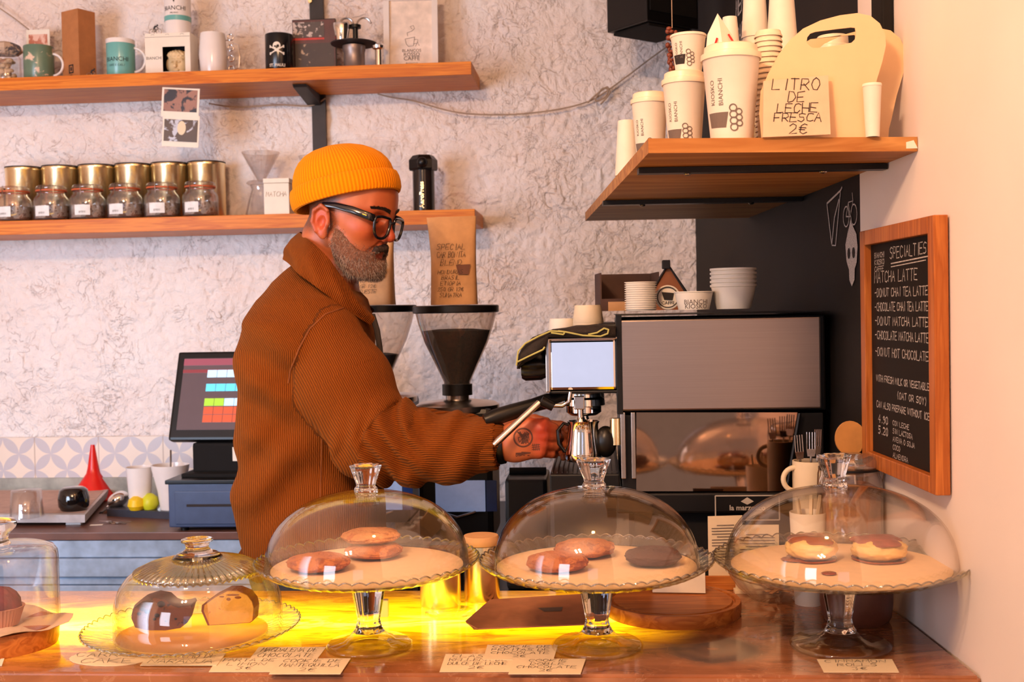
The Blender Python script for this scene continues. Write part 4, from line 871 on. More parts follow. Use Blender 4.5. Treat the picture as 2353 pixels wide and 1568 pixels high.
b = PY(1962, 1030, 2.02); t = T('wooden_paddle', 'round-headed wooden paddle standing up behind the storage jar', 'paddle', (.5695, 1.945, CZ)); zt = PY(1957, 968, 1.945).z - CZ
m = MB(); r = 35 * 1.945 / F; m.prism([(-.009, 0), (.009, 0), (.009, zt - 2 * r)] + [(r * math.sin(a_ * PI / 12), zt - r * 1.1 - r * 1.1 * math.cos(a_ * PI / 12)) for a_ in range(3, 22)][:0] + [(r * math.cos(a_), zt - r * 1.15 + r * 1.15 * math.sin(a_)) for a_ in [(-PI / 2 + .25) + k * (2 * PI - .5) / 24 for k in range(25)]] + [(-.009, zt - 2 * r)], .006); m.build('paddle', mat('paddle_wood', srgb(206, 142, 74), .5, nz=.05), t)
b = Vector((dy(1858 - W / 2, 1.985), 1.985, CZ)); zt = PY(1860, 1065, 1.95).z - CZ
t = T('cutlery_mug', 'cream mug holding upright forks left of the storage jar', 'mug', b); r = .030
m = MB(); po = [(r * .85, 0), (r, .006), (r, zt)]; m.lathe([(0, 0)] + po + [(q_ - .003, z + (.0 if z else .004)) for q_, z in po[::-1]] + [(0, .005)], n=48); m.build('body', M_CREAM, t)
m = MB(); hp = [(-r * .95, -.005, zt - .012), (-r - .012, -.008, zt - .008), (-r - .02, -.009, zt - .024), (-r - .014, -.008, zt - .044), (-r * .95, -.004, zt - .05)]; m.tube([(-r * .93 - .020 * math.sin(a), -.006, zt - .031 + .020 * math.cos(a)) for a in [PI * k / 14 for k in range(15)]], .0045, 10); m.build('handle', M_CREAM, t)
for k, (dx, tw) in enumerate(((-.018, .2), (.002, -.15), (.014, .5))):
    m = MB(); w_ = .0024
    for i in range(4): m.tube([(i * .0046 - .0069, 0, .012), (i * .0046 - .0069, 0, .042)], .0011, 6)
    m.tube([(0, 0, -.09), (0, 0, -.01), (0, 0, .0)], [.0022, .002, .0022], 8); m.prism([(-.008, .013), (-.006, 0), (.006, 0), (.008, .013)], .0016, c=(0, -.0008, 0))
    o = m.build('fork', M_STEEL2); o.location = (b.x + dx, b.y + .004 * k - .004, CZ + zt + .003 + .004 * k); o.rotation_euler = (0, dx * 4, tw); setp(o, ('left', 'middle', 'right')[k] + ' steel fork of three standing in the cream mug', 'fork', 'forks in the cream mug')
b = Vector((dy(1851 - W / 2, 1.86), 1.86, CZ)); zt = PY(1848, 1178, 1.86).z - CZ
t = T('stirrer_cup', 'white paper cup of wooden stirrers seen through the dome', 'paper cup', b); m = MB(); po = [(.022, 0), (.029, zt)]; m.lathe([(0, 0)] + po + [(.0285, zt + .001), (.0278, zt - .001), (.021, .003), (0, .003)], n=40); m.build('cup', M_PAPER, t)
for i in range(7):
    m = MB(); m.box((0, 0, .0), (.0055, .0014, .12), bev=.0006); o = m.build('wooden_stirrer', M_CREAM); a = i * 2.4; o.location = (b.x + .012 * math.cos(a), b.y + .012 * math.sin(a), CZ + .066 + .004 * (i % 3) + zt * .3); o.rotation_euler = (-.14 * math.sin(a), .14 * math.cos(a), i * 1.3); setp(o, 'wooden stirrer standing in the white paper cup', 'stirrer', 'stirrers in the paper cup')
for (px0, px1, yt, yb, Y, lb, tl) in ((1628, 1708, 1187, 1290, 1.99, 'cream menu sheet with small print standing left of the right dome', 3), (1690, 1790, 1208, 1272, 1.93, 'low wide menu sheet leaning before the taller one', -4)):
    a = PY(px0, yb, Y); b = PY(px1, yb, Y); zt = PY(px0, yt, Y).z; t = T('menu_card', lb, 'menu', ((a.x + b.x) / 2, Y, CZ), R(tl)); m = MB(); wd_ = b.x - a.x; hh = zt - CZ
    m.box((0, .002, hh / 2), (wd_, .0016, hh), M=Matrix.Rotation(0, 3, 'X')); m.build('sheet', M_CREAM, t); m = MB()
    for i in range(13): m.box((0, -.0002, hh - .016 - i * .005), (wd_ * (.8 if i % 4 else .5), .0004, .0012))
    m.build('small_print', M_INKG, t)
    m = MB(); m.box((0, .008, .003), (wd_ * 1.05, .022, .006), bev=.001); m.build('base', M_CREAM, t)
t = T('wooden_box', 'low open pale wooden tray on the counter below the menu sheet', 'tray', (PZ(1640, 1300, CZ).x, 1.985, CZ), A)
m = MB(); m.box((0, 0, .006), (.09, .06, .012), bev=.002); m.build('base', M_BOARD, t); m = MB(); m.box((0, -.028, .018), (.09, .004, .014), bev=.001); m.build('front_lip', M_BOARD, t)
# ================================================================ things on the upper back shelf
def on1(px, off=.14): p = wall_pt(px, off, SZ1); return p
def on2(px, off=.14): p = wall_pt(px, off, SZ2); return p
def sc(p): return p.y / F
def hz(px, py, p): return PY(px, py, p.y).z - p.z          # height above the foot p
def mug(px, off, w, ytop, body, label, handle=1, inner=None, prof=None, hs=1.0, name='mug', z=None, ang=0):
    p = on1(px, off) if z is None else z; s = sc(p); r = w / 2 * s; h = hz(px, ytop, p); t = T(name, label, 'mug', p)
    po = prof(r, h) if prof else [(r * .94, 0), (r, .004), (r, h - .002), (r * .985, h)]
    m = MB(); m.lathe([(0, 0)] + po + [(q[0] - .003, max(q[1], .005)) for q in po[::-1][:-1]] + [(0, .005)], n=56); m.build('body', body, t)
    if handle:
        R_ = h * .30; pts = [(handle * (r * .95 + R_ * .95 * math.sin(a)), -.0, h * .5 + R_ * math.cos(a)) for a in [PI * k / 14 for k in range(15)]]
        m = MB(); m.tube(pts, .0042 * hs, 10); m.build('handle', inner or body, t)
    return t, r, h
# jar of shells
p = on1(22, .14); s = sc(p); t = T('shell_jar', 'glass jar heaped with shells and a patterned knotted cloth top', 'jar', p)
m = MB(); m.lathe([(0, .002), (30 * s, .002), (32 * s, 10 * s), (32 * s, 60 * s), (28 * s, 66 * s)], n=32); m.build('glass', M_JGLASS, t)
rnd = random.Random(3); m = MB()
for i in range(46):
    a = rnd.uniform(0, 6.28); r = rnd.uniform(0, 20) * s; m.sph((r * math.cos(a), r * math.sin(a), rnd.uniform(8, 58) * s), (rnd.uniform(5, 9) * s, rnd.uniform(4, 8) * s, rnd.uniform(4, 7) * s), 6)
o = m.build('shells', m_spots('shells', srgb(226, 190, 150), srgb(150, 96, 60), 30, .55, .6), t); o['kind'] = 'stuff'
m = MB(); m.lathe([(0, 66 * s), (24 * s, 68 * s), (34 * s, 78 * s), (30 * s, 90 * s), (14 * s, 97 * s), (0, 98 * s)], n=10, rf=lambda a, r, z: 1 + .12 * math.sin(3 * a), smooth=False); m.build('cloth_top', m_spots('patchwork_cloth', srgb(226, 196, 170), srgb(96, 90, 96), 20, .5, .8), t)
t, r, h = mug(97, .15, 66, 108, m_spots('green_mug_birds', srgb(110, 136, 112), srgb(226, 196, 170), 26, .60, .3, 0), 'green mug with pale bird pattern and white handle', 1, M_WHITE)
p = on1(97, .06); s = sc(p); t = T('postcard', 'white-bordered pink photo card leaning on the wall behind the green mug', 'photo', p, A); h = hz(97, 68, p)
m = MB(); m.box((0, 0, h / 2), (55 * s, .002, h)); m.build('card', M_PAPER, t); m = MB(); m.box((0, -.0014, h * .56), (44 * s, .0006, h * .72)); m.build('picture', m_spots('pink_print', srgb(214, 130, 100), srgb(236, 190, 168), 20, .5, .5, 0), t)
# cardboard box, corner to the front
p = on1(190, .13); s = sc(p); t = T('cardboard_box', 'tall narrow brown cardboard box set corner forward', 'box', p, R(-32)); h = hz(190, 28, p)
m = MB(); m.box((0, 0, h / 2), (58 * s, 46 * s, h)); m.build('body', mat('cardboard', srgb(184, 118, 68), .8, nz=.05), t)
m = MB(); y_ = -23 * s - .0006; f = lambda x, z: Vector((x, y_, z)); q = .0045
for (x0, x1, z0, z1) in ((-.010, .012, .050, .054), (-.010, .012, .026, .030), (-.010, -.006, .026, .054), (.008, .012, .026, .054), (-.002, .004, .034, .046)): m.box(((x0 + x1) / 2, y_, (z0 + z1) / 2), (x1 - x0, .0006, z1 - z0))
write(m, ['CO', 'FE'], .008, .010, .0014, f, 0, .014); m.build('printed_logo', M_INK, t)
m = MB(); x_ = -29 * s - .0007; g = lambda x, z: Vector((x_, -z, x)); v_, f_ = printed('HARIO', .020, lambda x, z: Vector((x_, .004 - z, .045 + x)), True); m.add(v_, f_, False); v_, f_ = printed('HANDGEMACHT', .011, lambda x, z: Vector((x_, .004 - z, .12 + x))); m.add(v_, f_, False); m.build('side_print', M_INK, t)
def cyclist(px, off, z, hh, label):
    """a small pewter racing cyclist"""
    p = wall_pt(px, off, z); t = T('cyclist_figurine', label, 'figurine', p, A); k = hh / 30; m = MB(); wr = 8 * k
    for x in (-11 * k, 11 * k):
        m.tube([(x + wr * math.cos(a), 0, wr + 1 * k + wr * math.sin(a)) for a in [PI * 2 * i / 20 for i in range(21)]], .9 * k, 6)
    fr = [(-11, 9), (-5, 16), (6, 16), (0, 9), (-11, 9)]; m.tube([(x * k, 0, z_ * k) for x, z_ in fr], .9 * k, 6); m.tube([(-5 * k, 0, 16 * k), (0, 0, 9 * k)], .9 * k, 6); m.tube([(11 * k, 0, 9 * k), (6 * k, 0, 17 * k), (9 * k, 0, 19 * k)], .9 * k, 6)
    m.build('bicycle', M_STEEL2, t); m = MB(); m.tube([(-5 * k, 0, 18 * k), (-1 * k, 0, 24 * k), (4 * k, 0, 25 * k)], [2.4 * k, 3 * k, 2.4 * k], 8); m.tube([(4 * k, 0, 25 * k), (9 * k, -1 * k, 19 * k)], 1.2 * k, 6); m.tube([(-5 * k, 0, 18 * k), (2 * k, -1 * k, 15 * k), (0, -1 * k, 8 * k)], [2 * k, 1.6 * k, 1.2 * k], 6); m.sph((6.5 * k, 0, 28 * k), 2.6 * k, 8); m.build('rider', M_IRON, t)
cyclist(219, .2, SZ1, .030, 'little metal cyclist standing before the tall cardboard box')
# blue mug
t, r, h = mug(285, .15, 63, 93, M_TEAL, 'light blue enamel mug with dark lettering, white rim and white handle', 1, M_WHITE)
m = MB(); m.lathe([(r + .0007, h - .014), (r + .0007, h), (r - .001, h + .0006), (r - .004, h)], n=56); m.build('white_rim', M_WHITE, t)
m = MB(); f = cylmap(r, h * .42, -PI / 2); v_, f_ = printed('BIANCHI', .0195, lambda x, z: f(x, z)); m.add(v_, f_, False); f = cylmap(r, h * .30, -PI / 2); write(m, ['CAFE E CICLI'], .006, .008, .0008, f, 0, 0); m.build('lettering', M_INK, t)
# white box with a face mug behind its window
p = on1(402, .13); s = sc(p); t = T('display_box', 'white display box with a rounded window showing a carved face mug', 'box', p, A); h = hz(402, 82, p); w = 104 * s; D = .07
m = MB()
wx0, wx1, wz0, wz1 = -12 * s, 40 * s, 14 * s, 70 * s
for (x0, x1, z0, z1) in ((-w / 2, wx0, 0, h), (wx1, w / 2, 0, h), (wx0, wx1, 0, wz0), (wx0, wx1, wz1, h)): m.box(((x0 + x1) / 2, -D / 2, (z0 + z1) / 2), (x1 - x0, .001, z1 - z0))
m.box((-w / 2, 0, h / 2), (.001, D, h)); m.box((w / 2, 0, h / 2), (.001, D, h)); m.box((0, 0, h), (w, D, .001)); m.box((0, D / 2, h / 2), (w, .001, h)); m.box((0, 0, .0006), (w, D, .001)); m.build('carton', M_PAPER, t)
m = MB(); m.box((0, D / 2 - .012, h / 2), (w * .96, .001, h * .96)); m.build('dark_lining', M_MBLACK, t)
m = MB(); v_, f_ = printed('BIANCHI', .013, lambda x, z: Vector((-32 * s + x, -D / 2 - .0008, h * .42 + z))); m.add(v_, f_, False)
for i in range(3): m.tube([(-34 * s + i * 34 * s + 4 * s * math.cos(a), -D / 2 - .0008, h - .006 + 2 * s * math.sin(a)) for a in [PI * k / 6 for k in range(7)]], .0004, 4)
m.box((0, -D / 2 - .0007, h - .0115), (w, .0004, .0008)); m.build('lettering', M_INK, t)
fc = T('face_mug', 'carved stone-coloured face mug inside the white display box window', 'mug', p + UX * 14 * s + NB * .0 + Vector((0, 0, .0012)), A); fc.scale = (1.25, 1.1, 1.25)
def f_face(P):
    d = sd_ell(P, (0, 0, .036), (.026, .022, .036)); d = smin(d, sd_cap(P, (0, -.020, .042), (0, -.026, .030), .003, .005), .004)
    for sx in (-1, 1):
        d = smax(d, -sd_ell(P, (sx * .010, -.022, .041), (.0065, .006, .0035)), .002); d = smin(d, sd_cap(P, (sx * .004, -.021, .047), (sx * .016, -.017, .048), .0022), .002); d = smin(d, sd_ell(P, (sx * .010, -.020, .041), (.004, .004, .0018)), .001)
        d = smin(d, sd_ell(P, (sx * .026, 0, .038), (.004, .006, .014)), .003)
    d = smin(d, sd_ell(P, (0, -.021, .020), (.009, .004, .0035)), .002); d = smin(d, sd_ell(P, (0, .0, .060), (.027, .024, .014)) + .0012 * np.sin(P[..., 0] * 700) * np.sin(P[..., 2] * 700), .003); return d
sculpt('carved_face', f_face, (-.034, -.034, -.002), (.034, .03, .08), .0013, mat('carved_stone', srgb(240, 210, 160), .55, nz=.1), fc)
cyclist(366, .15, SZ1 + h, .032, 'little metal cyclist on top of the white display box')
# tumbler on the box
p2_ = wall_pt(418, .12, SZ1 + h + .001); s = sc(p2_); t = T('tumbler', 'tall white lettered cup with a blue-green band on top of the display box', 'cup', p2_); r = 29 * s
m = MB(); m.lathe([(0, 0), (r, 0), (r * 1.02, .12), (r * .98, .12), (0, .118)], n=48); m.build('body', M_WHITE, t); m = MB(); m.lathe([(r + .0012, 30 * s), (r + .0014, 41 * s), (r + .0005, 41 * s), (r + .0005, 30 * s)], n=48, closed=True); m.build('band', M_TEAL, t)
m = MB(); f = cylmap(r * 1.02, 52 * s); v_, f_ = printed('BIANCHI', .0195, lambda x, z: f(x, z)); m.add(v_, f_, False); f = cylmap(r * 1.02, 44 * s); v_, f_ = printed('MILANO', .007, lambda x, z: f(x, z)); m.add(v_, f_, False); f = cylmap(r * 1.03, 70 * s); m.add([f(-.004, .008), f(.004, .008), f(0, -.002)], [(0, 1, 2)], False); m.build('lettering', M_INK, t)
# white barrel mug with knuckle handle
t, r, h = mug(497, .14, 58, 78, M_WHITE, 'white barrel mug with a chrome knuckleduster handle', 0, prof=lambda r, h: [(r * .88, 0), (r * 1.0, h * .15), (r * 1.1, h * .5), (r * 1.0, h * .88), (r * .95, h)])
m = MB(); kx = r * 1.05 + .012
for i in range(4): m.tube([(kx + .002 + .0085 * math.cos(a), 0, h * .12 + i * h * .24 + .011 + .0095 * math.sin(a)) for a in [PI * 2 * k / 14 for k in range(15)]], .0026, 8)
m.tube([(kx + .010, 0, h * .78), (kx + .026, 0, h * .74), (kx + .029, 0, h * .5), (kx + .026, 0, h * .22), (kx + .010, 0, h * .18)], .0026, 8); m.tube([(r * .9, 0, h * .85), (kx, 0, h * .85)], .002, 6); m.tube([(r * .9, 0, h * .15), (kx, 0, h * .15)], .002, 6); m.build('knuckle_handle', M_CHROME, t)
# black skull mug
t, r, h = mug(649, .14, 64, 81, mat('black_glaze', srgb(20, 18, 20), .2), 'black mug with a white skull and crossbones and white lettering', 0)
m = MB(); f = cylmap(r, h * .62)
def disc(f, cx, cz, rx, rz, n=20): return [f(cx + rx * math.cos(2 * PI * i / n), cz + rz * math.sin(2 * PI * i / n)) for i in range(n)]
m.add(disc(f, 0, .006, .0125, .0125), [tuple(range(20))], False); m.add([f(-.007, -.002), f(.007, -.002), f(.006, -.012), f(-.006, -.012)], [(0, 1, 2, 3)], False)
for (a, b) in (((-.021, -.018), (.021, .004)), ((-.021, .004), (.021, -.018))):
    ribbon(m, [(a[0] + (b[0] - a[0]) * i / 8, a[1] + (b[1] - a[1]) * i / 8) for i in range(9)], .0036, f)
    for e in (a, b):
        for d_ in (-.002, .002): m.add(disc(f, e[0] * 1.03, e[1] + d_, .0026, .0026, 8), [tuple(range(8))], False)
f2 = cylmap(r, h * .16); v_, f_ = printed('ST. PAULI', .0125, lambda x, z: f2(x, z), True); m.add(v_, f_, False); m.build('skull_and_lettering_print', M_PAPER, t)
m = MB(); fe = cylmap(r + .0005, h * .62)
for e in (-.005, .005): m.add(disc(fe, e, .004, .0032, .003, 10), [tuple(range(10))], False)
m.add([fe(-.0015, -.002), fe(.0015, -.002), fe(0, .001)], [(0, 1, 2)], False); m.build('skull_eyes', M_INK, t)
# dvd case
p = on1(730, .10); s = sc(p); h = hz(730, 45, p); w = 100 * s; t = T('film_case', 'dark film case with red bands and small monochrome portraits', 'film case', p, A)
m = MB(); m.box((0, 0, h / 2), (w, .014, h), bev=.001); m.build('case', M_BLACK, t)
m = MB(); m.box((0, -.0075, h * .5), (w * .98, .0008, h * .97)); m.build('cover', mat('dark_cover', srgb(92, 44, 42), .4, nz=.15, nscale=30), t)
m = MB(); m.box((-w * .12, -.0083, h * .82), (w * .72, .0006, h * .26)); m.build('portrait_strip', m_spots('bw_print', srgb(80, 66, 62), srgb(200, 180, 170), 60, .52, .4, 0), t)
m = MB(); m.box((0, -.0083, h * .36), (w * .92, .0006, h * .44)); m.build('table_photograph', m_spots('bw_print_dark', srgb(62, 44, 40), srgb(190, 160, 130), 42, .62, .4, 0), t)
m = MB(); m.box((-w * .12, -.0088, h * .655), (w * .72, .0006, h * .035)); m.box((0, -.0088, h * .095), (w * .96, .0006, h * .075)); m.build('red_band', mat('red_print', srgb(196, 48, 40), .4), t)
m = MB(); v_, f_ = printed('COFFEE AND CIGARETTES', .0088, lambda x, z: Vector((x, -.0094, h * .075 + z)), True); m.add(v_, f_, False); m.build('lettering', M_CREAM, t)
# stovetop maker
p = on1(820, .17); s = sc(p); t = T('espresso_maker', 'grey stovetop espresso maker with a saucer plate and two curved spouts', 'coffee maker', p); 
m = MB(); m.lathe([(0, 0), (26 * s, 0), (26 * s, 5 * s), (24 * s, 8 * s), (24 * s, 42 * s), (26 * s, 46 * s), (26 * s, 56 * s), (0, 56 * s)], n=48); m.build('boiler', mat('cast_aluminium', srgb(150, 134, 128), .4, metal=.7, nz=.06), t)
m = MB(); m.lathe([(0, 57 * s), (52 * s, 60 * s), (53 * s, 62 * s), (50 * s, 63 * s), (0, 60 * s)], n=60); m.build('plate', M_IRON, t)
m = MB(); m.tube([(4 * s, 0, 60 * s), (4 * s, 0, 98 * s)], 6 * s, 12); m.lathe([(0, 96 * s), (13 * s, 97 * s), (13 * s, 104 * s), (0, 106 * s)], (4 * s, 0, 0), n=20); m.build('column', M_BLACK, t)
for sx in (-1, 1):
    m = MB(); m.tube([(4 * s + sx * (4 + 16 - 16 * math.cos(a)) * s, 0, (104 + 16 * math.sin(a)) * s) for a in [PI * .95 * k / 12 for k in range(13)]], 2.2 * s, 8); m.build('spout', M_STEEL2, t)
m = MB(); m.lathe([(0, 62 * s), (13 * s, 62 * s), (20 * s, 100 * s), (19 * s, 106 * s), (17 * s, 106 * s), (12 * s, 66 * s), (0, 65 * s)], (-26 * s, -.01, 0), n=30); o = m.build('steel_beaker', M_CHROME); o.location = p; setp(o, 'small steel beaker on the plate of the espresso maker', 'beaker')
p = on1(876, .18); s = sc(p); m = MB(); m.lathe([(0, 0), (15 * s, 0), (15 * s, 4 * s), (8 * s, 8 * s), (8 * s, 44 * s), (14 * s, 47 * s), (15 * s, 53 * s), (12 * s, 57 * s), (0, 57 * s)], n=40); o = m.build('coffee_tamper', M_CHROME); o.location = p; setp(o, 'small spool-shaped chrome tamper beside the white picture frame', 'tamper')
# white picture frame
p = on1(950, .12); s = sc(p); t = T('picture_frame', 'white picture frame with a drawn coffee cup and lettering', 'picture frame', p, A + R(4), rot=None); h = .25; w = 124 * s
lean = Matrix.Rotation(R(-6), 3, 'X')
def lb(m, c, d): m.box(tuple(lean @ Vector(c)), d, M=lean)
m = MB(); fw = 13 * s
lb(m, (-w / 2 + fw / 2, 0, h / 2), (fw, .016, h)); lb(m, (w / 2 - fw / 2, 0, h / 2), (fw, .016, h)); lb(m, (0, 0, fw / 2), (w, .016, fw)); lb(m, (0, 0, h - fw / 2), (w, .016, fw)); m.build('frame', M_WHITE, t)
m = MB(); lb(m, (0, .003, h / 2), (w - fw, .004, h - fw)); m.build('print', mat('print_paper', srgb(246, 226, 210), .7), t)
m = MB(); f = lambda x, z: lean @ Vector((x, -.0002, z))
for k, (tx, sz) in enumerate((('BLANCOS', .0135), ('ROSSO', .0165), ('CAFFE', .0185), ('BIANCHI', .0095))): v_, f_ = printed(tx, sz, lambda x, z: f(x + .002, .066 - k * .0135 + z)); m.add(v_, f_, False)
for pl in ([(-.018, .108), (.012, .114)], [(-.018, .108), (-.015, .092), (-.008, .084), (.008, .086), (.012, .114)], [(.012, .106), (.022, .106), (.02, .094), (.010, .092)], [(-.01, .118), (-.012, .128), (.004, .134), (.012, .142), (.008, .152), (-.002, .148), (.004, .140)], [(.014, .084), (.022, .098), (.026, .086)]): ribbon(m, pl, .0012, f)
m.build('drawing', M_INKG, t)
p = on1(1026, .06); s = sc(p); m = MB(); m.lathe([(0, 0), (20 * s, 0), (19 * s, 6 * s), (8 * s, 14 * s), (0, 16 * s)], n=24); o = m.build('black_dish', M_BLACK); o.location = p; setp(o, 'small black upturned dish behind the white picture frame', 'dish')
# ================================================================ lower back shelf
p = on2(2, .06); s = sc(p); m = MB(); m.box((0, 0, 43 * s), (24 * s, .05, 86 * s)); o = m.build('cardboard_box', M_KRAFT); o.location = p; setp(o, 'small brown box at the left end behind the jars', 'box')
TL = ['leftmost tin', 'second tin from the left', 'third tin from the left', 'third tin from the right', 'second tin from the right', 'rightmost tin']
tin0 = None
for i, px in enumerate((56, 140, 224, 308, 391, 475)):
    p = on2(px, .06)
    lb_ = 'polished golden ' + TL[i] + ' in the row behind the clip-top jars'
    if tin0 is None:
        s = sc(p); r = 41 * s; h = hz(px, 387, p); tin0 = t = T('storage_tin', lb_, 'tin', p, 0, 'polished tins on the lower shelf')
        m = MB(); m.lathe([(0, 0), (r * .98, 0), (r, .002), (r, h * .93), (r * 1.02, h * .94), (r * 1.02, h * .985), (r * 1.0, h), (r * .95, h), (0, h * .98)], n=60); m.build('body', M_GOLD, t)
        m = MB(); m.lathe([(r * 1.005, h * .985), (r * 1.03, h * .99), (r * 1.03, h * 1.01), (r * .98, h * 1.012)], n=60, closed=True); m.build('lid_rim', M_IRON, t)
    else: tree_copy(tin0, lb_, p)
JL = [('cut off by the frame edge', 31), ('second from the left', 117), ('third from the left', 200), ('third from the right end', 286), ('second from the right', 371), ('at the right end of the row', 459)]
M_LABEL = mat('paper_label', srgb(240, 236, 232), .6); M_RUBBER = mat('orange_rubber', srgb(206, 96, 50), .6); M_TEA = m_spots('dried_tea', srgb(196, 180, 170), srgb(120, 80, 56), 60, .5, .9, .5)
jar0 = None
for i, (lb_, px) in enumerate(JL):
    p = on2(px, .19); lb_ = 'clip-top jar with orange seal, ' + lb_
    if jar0 is None:
        s = sc(p); r = 40 * s; h = 82 * s; jar0 = t = T('clip_jar', lb_, 'jar', p, 0, 'clip-top jars on the lower shelf')
        po = [(r * .9, 0), (r, .006), (r, h * .56), (r * .93, h * .66), (r * .8, h * .72), (r * .8, h * .82)]
        m = MB(); m.lathe([(0, .001)] + po + [(q[0] - .0028, q[1] + .001) for q in po[::-1]] + [(0, .006)], n=48); m.build('glass', M_JGLASS, t)
        m = MB(); m.lathe([(0, .007), (r * .92, .008), (r * .92, h * .42), (0, h * .46)], n=36, rf=lambda a, r_, z: 1 + .02 * math.sin(7 * a)); m.build('contents', M_TEA, t)
        m = MB(); m.lathe([(r * .74, h * .82), (r * .86, h * .82), (r * .86, h * .86), (r * .74, h * .86)], n=48, closed=True); m.build('seal', M_RUBBER, t)
        m = MB(); m.lathe([(0, h * .87), (r * .84, h * .87), (r * .86, h * .92), (r * .8, h * .97), (r * .5, h * 1.0), (0, h * 1.0)], n=48); m.build('lid', M_JGLASS, t)
        for sx in (-.35, .45):
            m = MB(); a = -PI / 2 + sx; c_, s__ = math.cos(a), math.sin(a); m.tube([(r * .84 * c_, r * .84 * s__, h * .98), (r * .92 * c_, r * .92 * s__, h * .88), (r * .86 * c_, r * .86 * s__, h * .72), (r * .9 * c_, r * .9 * s__, h * .64)], .0010, 6); m.build('wire_clip', M_STEEL2, t)
        m = MB(); f = cylmap(r, h * .12, -PI / 2 - .25); m.add([f(x, z) for z in (0, h * .28) for x in [(-.5 + k / 8) * .05 for k in range(9)]], [(k, k + 1, k + 10, k + 9) for k in range(8)], False); m.build('label_sticker', M_LABEL, t)
        m = MB(); f = cylmap(r + .0006, h * .18, -PI / 2 - .25); write(m, ['INVNI'], .006, .01, .0009, f, 0, .0); m.build('handwriting', M_INK, t)
    else: tree_copy(jar0, lb_, p, rz=(i * .23) % .5 - .2)
# dripper on server, matcha tin, aeropress, carafe
p = on2(600, .10); s = sc(p); t = T('glass_server', 'clear glass coffee server under the plastic dripper', 'jug', p)
m = MB(); po = [(34 * s, 0), (38 * s, 6 * s), (30 * s, 40 * s), (22 * s, 66 * s), (26 * s, 76 * s)]; m.lathe([(0, .001)] + po + [(q[0] - .0025, q[1] + .0008) for q in po[::-1]] + [(0, .004)], n=40); m.build('glass', M_FROST, t)
t = T('coffee_dripper', 'clear plastic cone coffee dripper with ribs on a glass server', 'dripper', p + Vector((0, 0, 77 * s)))
m = MB(); rf = lambda a, r, z: 1 + .012 * math.sin(24 * a); m.lathe([(8 * s, 8 * s), (42 * s, 72 * s), (43 * s, 74 * s), (39 * s, 70 * s), (7 * s, 9 * s)], n=96, rf=rf, closed=True); m.build('cone', M_FROST, t)
m = MB(); m.lathe([(0, 0), (30 * s, 0), (34 * s, 3 * s), (30 * s, 8 * s), (9 * s, 10 * s)], n=40); m.build('base_flange', M_FROST, t)
p = on2(640, .20); s = sc(p); t = T('tea_tin', 'white square tea tin lettered MATCHA beside the dripper', 'tin', p, A + R(2)); h = hz(640, 412, p)
m = MB(); m.box((0, 0, h * .43), (58 * s, 50 * s, h * .86), bev=.002); m.build('body', M_PAPER, t); m = MB(); m.box((0, 0, h * .93), (60 * s, 52 * s, h * .13), bev=.002); m.build('lid', M_PAPER, t)
m = MB(); write(m, ['MATCHA'], .014, .02, .0011, lambda x, z: Vector((x, -25 * s - .0008, z)), 0, h * .5, maxw=50 * s); m.build('handwriting', mat('brown_ink', srgb(150, 120, 90), .7), t)
p = on2(722, .12); s = sc(p); t = T('coffee_dripper', 'second ribbed plastic dripper half hidden behind the yellow beanie', 'dripper', p); m = MB(); m.lathe([(8 * s, 70 * s), (34 * s, 136 * s), (35 * s, 138 * s), (31 * s, 136 * s), (7 * s, 71 * s)], n=96, rf=rf, closed=True); m.lathe([(0, 0), (26 * s, 0), (24 * s, 60 * s), (9 * s, 70 * s)], n=40); m.build('cone', M_FROST, t)
p = on2(840, .13); s = sc(p); t = T('glass_bowl', 'large thin glass bowl on the lower shelf behind the yellow beanie', 'bowl', p); h = hz(840, 328, p)
m = MB(); po = [(22 * s, 0), (24 * s, 4 * s), (6 * s, 40 * s), (30 * s, h * .45), (58 * s, h * .8), (62 * s, h)]; m.lathe([(0, .001)] + po + [(q[0] - .002, q[1]) for q in po[::-1]], n=56); m.build('glass', m_thin_glass('bowl_glass', tint=(1, 1, 1, 1), edge=(.86, .80, .75, 1), refl=.06, pw=4), t)
p = on2(973, .13); s = sc(p); t = T('coffee_press', 'black press-type coffee maker with gold lettering and hexagonal collar', 'coffee press', p); h = hz(973, 358, p)
m = MB(); m.lathe([(0, 0), (25 * s, 0), (25 * s, h * .74), (0, h * .74)], n=48); m.build('chamber', mat('smoked_plastic', srgb(36, 28, 26), .15), t)
m = MB(); m.lathe([(0, h * .74), (31 * s, h * .74), (33 * s, h * .77), (33 * s, h * .92), (24 * s, h * 1.0), (0, h * 1.0)], n=6, smooth=False, a0=.2, a1=.2 + 2 * PI); m.build('hexagonal_collar', M_BLACK, t)
m = MB(); m.sph((0, -30 * s, h * .86), 12 * s, 10); m.build('filter_cap', M_BLACK, t)
m = MB(); f = cylmap(25 * s, 8 * s); v_, f_ = printed('AeroPress', .0195, lambda x, z: f(-z + .002, x + .045), True); m.add(v_, f_, False); m.build('gold_lettering', M_GOLD, t)
